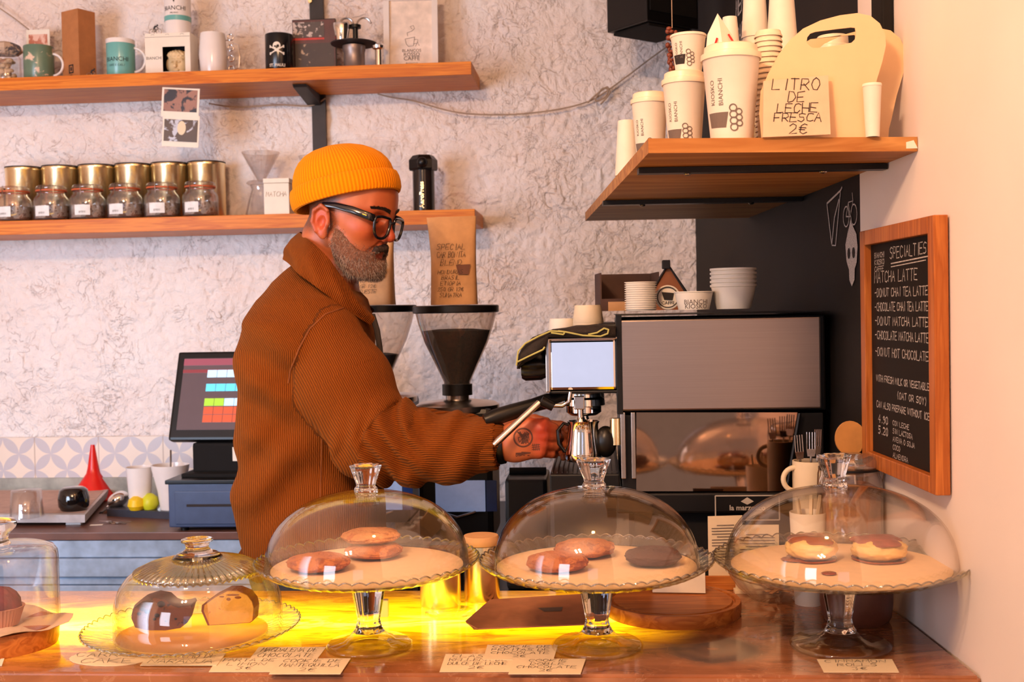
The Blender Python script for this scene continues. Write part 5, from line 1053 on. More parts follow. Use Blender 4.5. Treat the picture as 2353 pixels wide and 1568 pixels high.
# photo strip hanging below the upper shelf
p = PB(413, 268, .235); t = T('photo_strip', 'white strip of two instant photos hanging under the upper shelf', 'photo', p, 0, rot=(0, R(4.5), A)); s = sc(p)
m = MB(); m.box((0, 0, 32 * s), (88 * s, .001, 66 * s)); m.box((4 * s, .0008, -33 * s), (86 * s, .001, 72 * s)); m.build('paper', M_PAPER, t)
m = MB(); m.box((0, -.0012, 36 * s), (78 * s, .0005, 50 * s)); m.build('upper_photo', m_spots('dim_snapshot', srgb(170, 120, 100), srgb(40, 34, 40), 24, .5, .4, 0), t)
m = MB(); m.box((4 * s, -.0012, -32 * s), (78 * s, .0005, 50 * s)); m.build('lower_photo', m_spots('dark_snapshot', srgb(90, 66, 46), srgb(200, 200, 210), 20, .56, .4, 0), t)
m = MB(); m.sph((6 * s, -.0016, -26 * s), (10 * s, .0005, 16 * s), 8); m.build('printed_figure', M_CREAM, t)
# cord along the wall
t = T('string_cord', 'thin pale cord strung along the rough wall to a loose knot', 'cord', PB(1100, 262, .012))
def spl(pts, off):
    P_ = [PB(x, y, off if len(q) == 0 else q[0]) for x, y, *q in pts]; out = []
    for i in range(len(P_) - 1):
        p0, p1, p2, p3 = P_[max(i - 1, 0)], P_[i], P_[i + 1], P_[min(i + 2, len(P_) - 1)]
        for k in range(6):
            u = k / 6; out.append(.5 * ((2 * p1) + (p2 - p0) * u + (2 * p0 - 5 * p1 + 4 * p2 - p3) * u * u + (3 * p1 - p0 - 3 * p2 + p3) * u ** 3))
    return out + [P_[-1]]
M_CORD = mat('cotton_cord', srgb(176, 150, 128), .8)
m = MB(); m.tube(spl([(480, 238), (540, 246), (640, 241), (712, 243), (748, 226)], .016), .0026, 6); m.build('left_run', M_CORD, t, world=True)
m = MB(); m.tube(spl([(868, 216), (900, 224), (950, 232), (1020, 252), (1080, 262), (1180, 263), (1280, 252), (1350, 234), (1390, 212), (1440, 176), (1490, 138), (1545, 98)], .02), .0026, 6); m.build('long_run', M_CORD, t, world=True)
m = MB(); m.tube(spl([(1350, 236), (1372, 216), (1396, 200), (1392, 222), (1368, 232), (1384, 204), (1402, 212), (1380, 240)], .026), .003, 6); m.build('knot', M_CORD, t, world=True)
m = MB(); m.tube(spl([(-20, 6), (30, 40), (66, 68)], .02), .0024, 6); o = m.build('string_cord', M_CORD); setp(o, 'short cord end slanting down the wall at the top left corner', 'cord')

# ================================================================ right shelf: cups
def cup(px, by, w, ty, label, dep=None, lid=1, prnt=0, name='paper_cup', lidcol=None, inv=False, wt=None, z=None, n=1, Y=None):
    """take-away cup; (px,by) foot, w top width in the picture, ty its top row"""
    zz = RT if z is None else z
    p = Vector((EYE.x + ray(px, 400).x / ray(px, 400).y * Y, Y, zz)) if Y else PZ(px, by, zz)
    s = p.y / F; rt = w / 2 * s; rb_ = rt * .70; h = PY(px, ty, p.y).z - p.z; t = T(name, label, 'paper cup', p)
    lh = h * .12 if lid else 0; hb = h - lh
    po = [(rb_, 0), (rt * .95, hb)] if not inv else [(rt, 0), (rb_, hb)]
    m = MB(); m.lathe([(0, .002 if not inv else 0)] + po + ([(rt * .97, hb + .001), (rt * .93, hb - .001), (rb_ * .96, .004), (0, .004)] if not inv else [(0, hb)]), n=56); m.build('cup', M_PAPER, t)
    if not lid and not inv: m = MB(); m.lathe([(rt * .93, hb - .002), (rt * .985, hb - .002), (rt * .99, hb + .001), (rt * .95, hb + .002)], n=56, closed=True); m.build('rolled_rim', M_PAPER, t)
    if lid: m = MB(); m.lathe([(0, hb + lh * .75), (rt * .82, hb + lh), (rt * .88, hb + lh * .9), (rt * .9, hb + lh * .35), (rt, hb + lh * .25), (rt * 1.01, hb), (rt, hb - lh * .25), (rt * .95, hb - lh * .2)], n=56); m.build('lid', lidcol or mat_lid, t)
    if prnt:
        rf_ = lambda z_: rb_ + (rt * .95 - rb_) * min(1, max(0, z_ / hb)); m = MB(); a0 = -PI / 2 - .72
        for k, tx in enumerate(('BIANCHI', 'KIOSKO')):
            g = cylmap(rf_, 0, a0 + .12 - k * .0); kk = .115 * rt * 2; 
            v_, f_ = printed(tx, kk, lambda x, z_: g(-z_ - .16 * rt * 2 * k + .06 * rt, hb * .56 + x)); m.add(v_, f_, False)
        m.build('lettering', M_INKG, t); m = MB(); g = cylmap(rf_, 0, a0); q = rt * .42; pz = hb * (.22 if prnt == 1 else .28)
        qpatch(m, g, (-q * 1.0, pz - q * .4), (q * .5, pz - q * .5), (q * .75, pz + q * .7), (-q * 1.2, pz + q * .75)); m.build('printed_cup', M_INK if prnt == 2 else M_INKG, t)
        m = MB(); g2 = cylmap(lambda z_: rf_(z_) + .0004, 0, a0)
        for k in range(4): ribbon(m, [(q * 1.15 + q * .28 * math.cos(a), pz - q * .5 + k * q * .5 + q * .27 * math.sin(a)) for a in [2 * PI * j / 14 for j in range(15)]], q * .09, g2)
        for k in range(3): ribbon(m, [(q * 1.6 + q * .24 * math.cos(a), pz - q * .2 + k * q * .45 + q * .22 * math.sin(a)) for a in [2 * PI * j / 14 for j in range(15)]], q * .09, g2)
        m.build('knuckle_print', M_INKG, t)
    return t
def qpatch(m, g, a, b, c, d, n=8):
    vs = [g((a[0] + (b[0] - a[0]) * i / n) * (1 - j) + (d[0] + (c[0] - d[0]) * i / n) * j, (a[1] + (b[1] - a[1]) * i / n) * (1 - j) + (d[1] + (c[1] - d[1]) * i / n) * j) for j in (0, 1) for i in range(n + 1)]
    m.add(vs, [(i, i + 1, n + 2 + i, n + 1 + i) for i in range(n)], False)
mat_lid = mat('cream_lid', srgb(250, 226, 196), .35, nz=.01)
c_ = cup(1683, 321, 136, 107, 'largest lidded paper cup at the near edge with a printed cup', prnt=1, Y=1.72)
cup(1575, 330, 102, 168, 'medium lidded paper cup left of the largest one', prnt=1, Y=1.83)
cup(1495, 336, 86, 215, 'small lidded paper cup second from the shelf end', prnt=1, Y=1.95)
cup(1442, 300, 58, 278, 'plain upside-down cup stack at the left end of the shelf', lid=0, inv=True, Y=2.12)
z_ = PY(1575, 168, 1.83).z
cup(1586, 168, 84, 84, 'open paper cup with dark print standing on the medium cup lid', lid=0, prnt=2, z=z_ + .001, Y=1.83)
cup(1682, 110, 46, 40, 'small plain cup upside down behind the folded paper', lid=0, inv=True, Y=1.95, z=RT + .18)
# what that small cup stands on: a hidden stack
cup(1690, 320, 70, 116, 'plain cup stack hidden behind the largest lidded cup', lid=0, inv=True, Y=1.95)
# folded napkin cone
p = PY(1658, 107, 1.74); t = T('folded_napkin', 'white paper napkin folded to a point above the largest cup', 'napkin', p); s = sc(p); m = MB()
m.add([(-34 * s, 0, 0), (34 * s, 0, 0), (26 * s, .0, 30 * s), (-8 * s, 0, 82 * s), (-32 * s, 0, 34 * s), (-2 * s, -.016, 0), (-6 * s, -.014, 40 * s), (-32 * s, .02, 0), (34 * s, .02, 0)], [(0, 5, 6, 4), (5, 1, 2, 6), (4, 6, 3), (6, 2, 3), (7, 0, 4), (7, 4, 3), (8, 2, 1), (8, 3, 2), (7, 3, 8)], False); m.build('fold', M_PAPER, t)
m = MB(); ribbon(m, [(14 * s, 30 * s), (30 * s, 4 * s)], .003, lambda x, z: Vector((x, -.009, z))); ribbon(m, [(-20 * s, 2 * s), (-14 * s, 20 * s)], .003, lambda x, z: Vector((x, -.0145, z))); m.build('red_print', M_RED, t)
t.location.z = PY(1683, 107, 1.72).z + .0005
# tall stacks of cups and lids
def cupstack(px, Y, w, ytop, label, flare=1.0, z=None, grp=None, k=12, cat='cup stack', lids=False):
    zz = RT if z is None else z; d = ray(px, 300); p = Vector((d.x / d.y * Y, Y, zz)); s = Y / F; r = w / 2 * s; h = PY(px, ytop, Y).z - zz; out = []
    n = k; bodyh = .095 if not lids else .01; step = (h - bodyh) / (n - 1) if n > 1 else 0
    for i in range(n):
        m = MB(); z0 = i * step
        if lids: m.lathe([(0, z0 + .004), (r * .84, z0 + .008), (r * .88, z0 + .006), (r * .95, z0 + .0005), (r, z0), (r, z0 + .002), (r * .95, z0 + .003), (r * .86, z0 + .0095), (0, z0 + .006)], n=40)
        else: m.lathe([(r, z0), (r * 1.0, z0 + .003), (r * .97, z0 + .004), (r * .74, z0 + bodyh), (0, z0 + bodyh), (0, z0 + bodyh - .002), (r * .72, z0 + bodyh - .002), (r * .94, z0)], n=40, closed=False)
        o = m.build('plastic_cover' if lids else 'paper_cup', mat_lid if lids else M_PAPER); o.location = p; setp(o, label + (', ' + ordn(i, n) if lids else ''), 'lid' if lids else 'paper cup', grp); out.append(o)
    return out
cupstack(1738, 2.0, 62, -40, 'plain paper cup nested in the tall stack reaching out of frame', grp='left tall stack of nested cups', k=11)
cupstack(1800, 1.92, 74, -8, 'plain paper cup nested in the stack between the carrier and the tall stack', grp='right tall stack of nested cups', k=11)
cupstack(1768, 1.78, 64, 72, 'shallow cream cover in the pile by the carrier', grp='stack of lids by the carrier', k=22, lids=True)
# cup carrier with handle hole
def carrier(px0, px1, ytop, Y, label, w0, hole=True):
    z0 = RT; d = ray((px0 + px1) / 2, 300); X0 = ray(px0, 200).x / ray(px0, 200).y * Y; X1 = ray(px1, 200).x / ray(px1, 200).y * Y; h = PY((px0 + px1) / 2, ytop, Y).z - z0; w = X1 - X0
    t = T('cup_carrier', label, 'cup carrier', ((X0 + X1) / 2, Y, z0), R(0))
    def Q(px, py): v = PY(px0 + (px - 1745) / 291 * (px1 - px0), py + (0 if hole else ytop - 30), Y); return (v.x - (X0 + X1) / 2, v.z - z0)
    def outline():
        o = [Q(*q_) for q_ in ((1750, 318), (1745, 262), (1748, 210), (1766, 168), (1790, 124), (1815, 92), (1845, 66), (1885, 47), (1930, 35), (1970, 30), (2000, 36), (2022, 54), (2034, 80), (2036, 104), (2028, 140), (2014, 186), (2002, 240), (1996, 262), (1992, 318))]
        return o
    o = outline(); hole_ = [Q(*q_) for q_ in ((1853, 99), (1855, 86), (1862, 77), (1874, 73), (1920, 67), (1955, 63), (1965, 64), (1967, 76), (1965, 90), (1957, 98), (1925, 104), (1880, 110), (1866, 110))] if hole else [Q(*q_) for q_ in ((1795, 120), (1795, 66), (1812, 56), (1915, 46), (1928, 62), (1926, 100), (1880, 112), (1812, 126))]
    bm = bmesh.new(); vo = [bm.verts.new((x, 0, z)) for x, z in o]; eo = [bm.edges.new((vo[i], vo[(i + 1) % len(vo)])) for i in range(len(vo))]; es = list(eo)
    if hole_: vh = [bm.verts.new((x, 0, z)) for x, z in hole_]; es += [bm.edges.new((vh[i], vh[(i + 1) % len(vh)])) for i in range(len(vh))]
    r_ = bmesh.ops.triangle_fill(bm, edges=es, use_beauty=True); fs_ = [g for g in r_['geom'] if isinstance(g, bmesh.types.BMFace)]
    ex = bmesh.ops.extrude_face_region(bm, geom=fs_); [setattr(v, 'co', v.co + Vector((0, .0022, 0))) for v in ex['geom'] if isinstance(v, bmesh.types.BMVert)]
    bmesh.ops.recalc_face_normals(bm, faces=bm.faces); me = bpy.data.meshes.new('panel'); bm.to_mesh(me); bm.free(); me.materials.append(M_CARR); pn = bpy.data.objects.new('panel', me); COL.objects.link(pn); pn.parent = t
    return t, w, h
M_CARR = mat('carrier_card', srgb(238, 198, 152), .6, nz=.01)
t, w, h = carrier(1745, 2036, 32, 1.70, 'large cream cup carrier with a cut-out handle, near panel', 1)
m = MB(); m.box((-w * .1, .03, h * .10), (w * .7, .055, h * .2), bev=.002); m.build('tray_base', M_CARR, t)
t, w, h = carrier(1797, 2082, 64, 1.755, 'second cream carrier panel squeezed between the first and the wall', 1, hole=False)
cup(2006, 316, 44, 196, 'small plain paper cup at the foot of the cream carrier', lid=0, Y=1.69)
cup(1916, 100, 80, 84, 'lidded cup seen through the handle hole of the carrier', lid=1, Y=1.88)
# hand-written milk sign
p = PZ(1832, 322, RT); p.y = 1.675; d = ray(1832, 320); p = Vector((d.x / d.y * 1.672, 1.672, RT)); s = 1.672 / F; t = T('price_sign', 'square white card hand lettered LITRO DE LECHE FRESCA 2€ on the right shelf', 'sign', p, R(3), rot=(R(-7), 0, R(3)))
m = MB(); w_, h_ = 156 * s, 138 * s; m.prism([(-w_ / 2 - .001, 0), (w_ / 2, .003), (w_ / 2 + .001, h_ + .004), (-w_ / 2 + .004, h_ - .004)], .0035); m.build('card', mat('pale_card', srgb(226, 190, 158), .6, nz=.03), t)
m = MB(); g = lambda x, z: Vector((x, -.0006, z)); L_ = [('LITRO', .0165, .070, .074), ('DE', .0145, .052, .026), ('LECHE', .0135, .036, .062), ('FRESCA', .0125, .0225, .072), ('2€', .0135, .005, .032)]
for tx, hh, zz, mw_ in L_: write(m, [tx], hh, hh, .0013, g, .002, zz, asp=.85, maxw=mw_, jit=.07, slant=.22)
m.build('handwriting', M_INK, t)
# small dark figure / dried twig beside the cups
p = PY(1546, 166, 2.05); t = T('wooden_ornament', 'small reddish-brown carved ornament hanging left of the open cup', 'ornament', p); s = sc(p); rnd = random.Random(9); m = MB()
for i in range(34): zz = rnd.uniform(0, 100); w_ = 12 - 5 * abs(zz - 60) / 60; m.sph((rnd.uniform(-w_, w_) * s, rnd.uniform(-6, 6) * s, zz * s), (rnd.uniform(3, 7) * s, 5 * s, rnd.uniform(4, 8) * s), 6)
m.build('carving', mat('red_brown_wood', srgb(120, 52, 30), .5, nz=.15), t); m = MB(); m.tube([(0, 0, 100 * s), (0, 0, 240 * s)], .0008, 6); m.build('thread', M_CORD, t)
# black speaker box up high
t = T('wall_speaker', 'large black speaker cabinet hanging high on the back wall, cut by the frame top', 'speaker', PY(1500, 80, 3.35), R(36)); 
m = MB(); m.box((0, 0, .16), (.20, .17, .30), bev=.004); m.build('cabinet', M_BLACK, t); m = MB(); m.box((0, 0, .005), (.17, .15, .008), bev=.002); m.build('base_plate', M_MBLACK, t); m = MB(); m.box((0, -.0865, .17), (.18, .004, .26)); m.build('grille', M_MBLACK, t); m = MB(); m.tube([(0, .05, .2), (.02, .30, .26)], .016, 10); m.build('wall_arm', M_BLACK, t)
# chalk writing high on the black wall
m = MB(); rnd = random.Random(4)
for k, tx in enumerate(('MENU', 'CAFE', 'TE MATE', 'LATTE')): write(m, [tx], .045, .05, .006, lambda x, z: Vector((.5985, 2.95 - x, 2.30 - k * .075 + z)), 0, 0)
o = m.build('chalk_writing', M_CHALK); setp(o, 'chalk writing high on the black wall behind the paper cups', 'drawing')

# ================================================================ framed chalkboard on the right wall
XF = .597; Yn = (XF - .02 - 0) * F / (2148 - W / 2); Yf = (XF - .02) * F / (1978 - W / 2); zt_ = PY(2140, 494, Yn).z; zb_ = PY(2148, 1140, Yn).z
t = T('framed_chalkboard', 'narrow chalkboard in an orange-brown wooden frame hung on the white wall', 'chalkboard', (XF, (Yn + Yf) / 2, zb_), 0); Lb = Yf - Yn; Hb = zt_ - zb_; fw = .024
for nm, y0, y1, z0, z1 in (('frame_side', -Lb / 2, -Lb / 2 + fw, 0, Hb), ('frame_side', Lb / 2 - fw, Lb / 2, 0, Hb), ('frame_top', -Lb / 2 + fw, Lb / 2 - fw, Hb - fw, Hb), ('frame_bottom', -Lb / 2 + fw, Lb / 2 - fw, 0, fw)):
    m = MB(); m.box((-.01, (y0 + y1) / 2, (z0 + z1) / 2), (.02, y1 - y0, z1 - z0), bev=.0015); m.build(nm, M_OAK, t)
m = MB(); m.box((-.006, 0, Hb / 2), (.006, Lb - fw * 1.6, Hb - fw * 1.6)); m.build('slate', M_CHALKWALL, t)
m = MB(); g = lambda x, z: Vector((-.0094, -x, z)); il = Lb - 2 * fw; top_ = Hb - fw
def cl(tx, x, z, h_, mw_, wd_=.0016): write(m, [tx], h_, h_, wd_, g, x - il / 2, z, center=False, maxw=mw_, asp=.9, jit=.05, slant=.05)
for k, tx in enumerate(('BIANCHI', 'KIOSKO', 'CAFFE')): cl(tx, .02, top_ - .022 - k * .011, .008, .05, .0013)
cl('SPECIALTIES', .095, top_ - .026, .017, (il - .095) * .84); ribbon(m, [(.10 - il / 2, top_ - .034), (.26 - il / 2, top_ - .03)], .0018, g); ribbon(m, [(.10 - il / 2, top_ - .039), (.25 - il / 2, top_ - .035)], .0014, g)
for k, tx in enumerate(('MATCHA LATTE', '-DONUT CHAI TEA LATTE', '-CHOCOLATE CHAI TEA LATTE', '-DONUT MATCHA LATTE', '-CHOCOLATE MATCHA LATTE', '-DONUT HOT CHOCOLATE')): cl(tx, .018, top_ - .062 - k * .0225 - (.004 if k == 5 else 0), .013 if k else .017, il * (.84 if k else .7))
for tx, x, z in (('WITH FRESH MILK OR VEGETABLE', .022, .234), ('(OAT OR SOY)', .12, .255), ('CAN ALSO PREPARE WITHOUT ICE', .022, .276)): cl(tx, x, top_ - z + .014, .010, (il - x) * .9)
cl('4.90', .03, top_ - .286, .012, .05, .0022); cl('5.20', .03, top_ - .304, .012, .05, .0022)
for k, tx in enumerate(('CON LECHE', 'SIN LACTOSA', 'AVENA O SOJA', 'COCO', 'ALMENDRA')): cl(tx, .10, top_ - .284 - k * .0125, .0075, .17, .0012)
m.build('chalk_menu', M_CHALK, t)
# ================================================================ espresso machine, grinders, till and the things round the sink
# ---- espresso machine: its side panel faces the camera
YM = 2.16
def mp(px, py, dy_=0.0):
    """picture point on the machine's side plane (turned like the bar); dy_ = deeper"""
    return hit(px, py, (dy(1425 - W / 2, YM), YM, 0) + (Vector((0, 0, 0)) if False else Vector((0, 0, 0))) if False else Vector((dy(1425 - W / 2, YM), YM, 0)) - NB * dy_, NB)
orig = mp(1425, 1130); em = T('espresso_machine', 'steel and black two-group espresso machine seen from its side panel', 'espresso machine', (orig.x, orig.y, MZ), A)
IM = parent_matrix(em).inverted()
def L(px, py, d=0.0): return IM @ mp(px, py, d)          # local machine coordinates
def rect(mb, px0, py0, px1, py1, d0, d1, bev=.002):
    a = L(px0, py1, 0); b = L(px1, py0, 0); mb.box(((a.x + b.x) / 2, (d0 + d1) / 2, (a.z + b.z) / 2), (abs(b.x - a.x), d1 - d0, abs(b.z - a.z)), bev=bev); return mb
DM = .50
M_CASE = mat('machine_black', srgb(14, 12, 12), .4, nz=.04, spec=.3)
rect(MB(), 1428, 728, 1884, 944, -.006, .02, .003).build('side_panel', M_STEEL, em)
rect(MB(), 1418, 715, 1905, 726, -.008, DM, .003).build('top_tray', M_CASE, em)
rect(MB(), 1424, 724, 1898, 950, .012, DM - .01, .003).build('upper_body', M_CASE, em)
m = MB(); rect(m, 1418, 722, 1428, 952, -.007, .02, .001); m.build('front_edge', M_CASE, em)
# lower mirror panel, leaning edge on the right
m = MB(); q_ = [L(1462, 1129), L(1800, 1129), L(1832, 948), L(1462, 948)]; m.add([(p.x, -.002, p.z) for p in q_] + [(p.x, .012, p.z) for p in q_], [(0, 1, 2, 3), (7, 6, 5, 4), (0, 4, 5, 1), (1, 5, 6, 2), (2, 6, 7, 3), (3, 7, 4, 0)], False); m.build('mirror_panel', M_MIRROR, em)
for (a, b) in ((1428, 1436), (1452, 1459)): rect(MB(), a, 948, b, 1100, -.004, .014, .001).build('panel_strip', M_STEEL2, em)
m = MB(); rect(m, 1430, 950, 1895, 1138, .013, DM - .03); m.build('lower_body', M_CASE, em)
m = MB(); a = L(1832, 950); b = L(1802, 1128); m.tube([(a.x + .004, -.002, a.z), (b.x + .004, -.002, b.z)], .0035, 8); m.build('slanted_strut', M_CASE, em)
rect(MB(), 1418, 1130, 1905, 1180, -.006, DM - .01, .004).build('base_frame', M_CASE, em)
zb_ = L(1500, 1180).z
m = MB(); a = L(1440, 1180); b = L(1895, 1180); m.box(((a.x + b.x) / 2, DM / 2, (zb_ + .03) / 2 + .012), (b.x - a.x - .03, DM - .06, zb_ - .03)); m.build('lower_tray_body', M_MBLACK, em)
for fx in (.03, b.x - .03):
    for fy in (.03, DM - .05): m = MB(); m.lathe([(0, 0), (.016, 0), (.014, .03), (0, .03)], (fx, fy, 0), n=20); m.build('foot', M_BLACK, em)
m = MB(); nm = L(1716, 1166); w_ = dy(144, YM); h_ = dy(56, YM)
for (cx, cz, ww, hh) in ((0, h_ / 2, w_, .0022), (0, -h_ / 2, w_, .0022), (-w_ / 2, 0, .0022, h_), (w_ / 2, 0, .0022, h_)): m.box((nm.x + cx, -.0075, nm.z + cz), (ww, .0015, hh))
v_, f_ = printed('la marzocco', .0135, lambda x, z: Vector((nm.x + x, -.0085, nm.z - .004 + z)), True); m.add(v_, f_, False)
m.add([(nm.x + x, -.0083, nm.z + .012 + z) for x, z in ((-.012, 0), (0, -.006), (.012, 0), (0, .008))], [(0, 1, 2, 3)], False); m.add([(nm.x - .055 + .004 * math.cos(k), -.0083, nm.z - .018 + .004 * math.sin(k)) for k in range(6)], [tuple(range(6))], False); m.build('name_plate', mat('plate_lettering', srgb(190, 176, 160), .5), em)
# front head: mirror cover box with raised edge, over the groups
hd = MB(); rect(hd, 1262, 778, 1416, 898, -.004, .30, .006); hd.build('group_cover', M_CHROME, em)
m = MB(); rect(m, 1256, 774, 1418, 782, -.008, .30, .002); m.build('cover_lip', M_STEEL2, em)
m = MB(); rect(m, 1255, 778, 1263, 902, -.008, .30, .002); m.build('cover_edge', M_STEEL2, em)
m = MB(); rect(m, 1262, 897, 1420, 906, .0, .29, .002); m.build('under_plate', M_CASE, em)
m = MB(); rect(m, 1375, 745, 1420, 905, .05, .44, .004); m.build('neck', M_CASE, em)
def lathe_x(mb, prof, c, n=28, rf=None): return mb.lathe(prof, c, n=n, M=Matrix.Rotation(-PI / 2, 3, 'Y'), rf=rf)
c = L(1256, 838); m = MB(); lathe_x(m, [(0, 0), (.024, 0), (.027, .008), (.029, .012), (.030, .042), (.026, .049), (0, .051)], (c.x, .03, c.z), 48, lambda a, r, z: 1 + (.07 * math.cos(8 * a) if r > .02 else 0)); m.build('steam_knob', M_BLACK, em)
for k_, d_ in enumerate((.07, .22)):
    c = L(1340, 906); m = MB(); m.lathe([(0, 0), (.033, 0), (.034, -.010), (.040, -.014), (.041, -.026), (.030, -.030), (0, -.03)], (c.x, d_, c.z), n=40); m.build('group_head', M_CHROME, em)
    if k_ == 0:
        m = MB(); m.box((c.x - .008, d_ - .045, c.z - .018), (.020, .016, .026), bev=.002); m.build('hex_valve', M_STEEL2, em)
        m = MB(); m.tube([(c.x - .006, d_ - .045, c.z - .03), (c.x - .006, d_ - .045, c.z - .048)], [.006, .006]); m.tube([(c.x - .006, d_ - .045, c.z - .046), (c.x - .006, d_ - .045, c.z - .058), (c.x - .006, d_ - .045, c.z - .09)], [.006, .0115, .0115], 16); m.build('water_spout', M_CHROME, em)
# steam wand on a bent arm
a0, a1, a2, a3, a4 = L(1311, 900), L(1308, 922), L(1292, 932), L(1268, 931), L(1238, 928)
m = MB(); m.tube([(p.x, .0 - .01, p.z) for p in (a0, a1, a2, a3)], .0042, 12); m.build('wand_arm', M_CHROME, em)
p0, p1 = L(1240, 924), L(1140, 1016)
m = MB(); m.tube([(L(1272, 934).x, -.012, L(1272, 934).z), (L(1244, 920).x, -.014, L(1244, 920).z)], [.009, .010], 12); m.build('wand_grip', M_BLACK, em)
m = MB(); m.tube([(p0.x, -.016, p0.z), (p0.x * .1 + p1.x * .9, -.05, p0.z * .1 + p1.z * .9), (p1.x, -.054, p1.z)], [.0062, .0068, .0052], 14); m.build('steam_wand', mat('bright_steel', srgb(240, 232, 225), .22, metal=1, nz=.01), em)
# drip tray and grid
a = L(1262, 1092); b = L(1424, 1092); m = MB(); m.box(((a.x + b.x) / 2, .24, a.z - .02), (b.x - a.x, .44, .036), bev=.003); m.build('drip_tray', M_CASE, em)
m = MB()
for i in range(14): x = a.x + (b.x - a.x) * (i + .5) / 14; m.box((x, .24, a.z + .0005), (.002, .42, .003))
m.build('tray_grid', M_IRON, em)
m = MB(); m.box(((a.x + b.x) / 2, .24, (a.z - .04) / 2 + .01), ((b.x - a.x) * .9, .40, a.z - .06)); m.build('front_base', M_MBLACK, em)
# pressure gauge/brew paddle block behind
c = L(1392, 1018); m = MB(); m.sph((c.x, .02, c.z), (.021, .02, .030), 12); m.build('brew_paddle', M_BLACK, em)
m = MB(); c = L(1414, 1000); m.lathe([(0, 0), (.010, 0), (.010, .05), (0, .05)], (c.x, .015, c.z - .02), n=20); m.build('sight_tube', M_GOLD, em)
# portafilter in the second group, handle to the left
pf = T('portafilter', 'black-handled portafilter with chrome spout locked in the espresso machine', 'portafilter', Matrix.Identity(3) @ (parent_matrix(em) @ Vector((L(1340, 930).x, .07, L(1340, 930).z))), A)
m = MB(); m.lathe([(0, 0), (.030, 0), (.034, -.004), (.034, -.020), (.026, -.026), (0, -.028)], n=40); m.build('basket_holder', M_CHROME, pf)
hx0 = L(1270, 922); hx1 = L(1112, 968); o_ = L(1340, 930)
m = MB(); h0 = Vector((hx0.x - o_.x, -.02, hx0.z - o_.z)); h1 = Vector((hx1.x - o_.x, -.06, hx1.z - o_.z)); pts = [h0.lerp(h1, k) for k in (-.32, 0, .08, .3, .6, .85, 1)]; m.tube(pts, [.008, .011, .015, .0135, .0155, .016, .012], 16); m.build('handle', M_BLACK, pf)
m = MB(); m.tube([(0, 0, -.026), (-.004, 0, -.042), (-.016, -.004, -.052), (-.02, -.004, -.064)], [.008, .008, .007, .006], 12); m.tube([(0, 0, -.026), (.004, 0, -.042), (.014, -.004, -.052), (.016, -.004, -.064)], [.008, .008, .007, .006], 12); m.build('spout', M_CHROME, pf)
# milk pitcher held under it
PJ = Vector(parent_matrix(em) @ Vector((L(1340, 1062).x, .02, L(1340, 1062).z)))
pj = T('milk_pitcher', 'steel milk pitcher held under the espresso machine group', 'pitcher', PJ, A); s = PJ.y / F
m = MB(); po = [(38 * s, 0), (41 * s, .004), (41 * s, 20 * s), (35 * s, 60 * s), (33 * s, 84 * s), (36 * s, 92 * s)]; m.lathe([(0, 0)] + po + [(q[0] - .0015, q[1]) for q in po[::-1]] + [(0, .003)], n=48, rf=lambda a, r, z: 1 + (.10 * max(0, math.cos(a)) ** 8 * min(1, z / (90 * s)) ** 4)); m.build('body', M_CHROME, pj)
m = MB(); m.tube([(-27 * s, 0, 82 * s), (-44 * s, 0, 86 * s), (-58 * s, -.004, 70 * s), (-56 * s, -.004, 40 * s), (-44 * s, 0, 22 * s), (-33 * s, 0, 22 * s)], .0045, 10, flat=.7); m.build('handle', M_BLACK, pj)
# cloth over the knob and cover
t = T('bar_cloth', 'dark bar cloth with yellow-green piping draped over the steam knob', 'cloth', parent_matrix(em) @ Vector((L(1300, 770).x, .06, L(1300, 770).z)), A); o_ = L(1300, 770)
top_ = [(1414, 752), (1380, 748), (1320, 752), (1262, 762), (1228, 776), (1204, 796), (1192, 820), (1190, 846)]
m = MB(); vs = []; ny = 10
for j in range(ny + 1):
    for i, (px, py) in enumerate(top_): p = L(px, py); vs.append((p.x - o_.x + .002 * math.sin(j * 2 + i), -.09 + j * .024, p.z - o_.z + .002 * math.sin(j * 1.7 + i * 2.1)))
n = len(top_); m.add(vs, [(j * n + i, j * n + i + 1, (j + 1) * n + i + 1, (j + 1) * n + i) for j in range(ny) for i in range(n - 1)])
fr = [(p[0], p[1]) for p in top_]; lo_ = [(1414, 776), (1380, 776), (1320, 775), (1262, 775), (1256, 800), (1240, 816), (1222, 826), (1196, 838)]
vs = []
for (a_, b_) in zip(fr, lo_): p = L(*a_); q = L(*b_); vs += [(p.x - o_.x, -.09, p.z - o_.z), ((p.x + q.x) / 2 - o_.x, -.096, (p.z + q.z) / 2 - o_.z), (q.x - o_.x, -.092, q.z - o_.z)]
m.add(vs, [(3 * i + k, 3 * i + k + 1, 3 * i + k + 4, 3 * i + k + 3) for i in range(n - 1) for k in range(2)])
ob = m.build('fabric', mat('dark_towel', srgb(44, 34, 28), .95, nz=.15, nscale=60, bump=.4, bscale=300), t); md = ob.modifiers.new('s', 'SOLIDIFY'); md.thickness = .004
M_PIPE = mat('yellow_green_piping', srgb(186, 178, 104), .8)
def pipe(pts, r=.0017):
    m = MB(); out = []
    for i in range(len(pts) - 1):
        for k in range(4): out.append((pts[i][0] + (pts[i + 1][0] - pts[i][0]) * k / 4, pts[i][1] + (pts[i + 1][1] - pts[i][1]) * k / 4))
    out.append(pts[-1]); m.tube([(L(x, y).x - o_.x, -.0985, L(x, y).z - o_.z) for x, y in out], r, 6); m.build('piping', M_PIPE, t)
pipe([(1190, 838), (1194, 806), (1210, 788), (1240, 772), (1268, 760), (1300, 762), (1340, 770), (1380, 772), (1396, 766), (1398, 757), (1388, 754), (1372, 764), (1352, 768)])
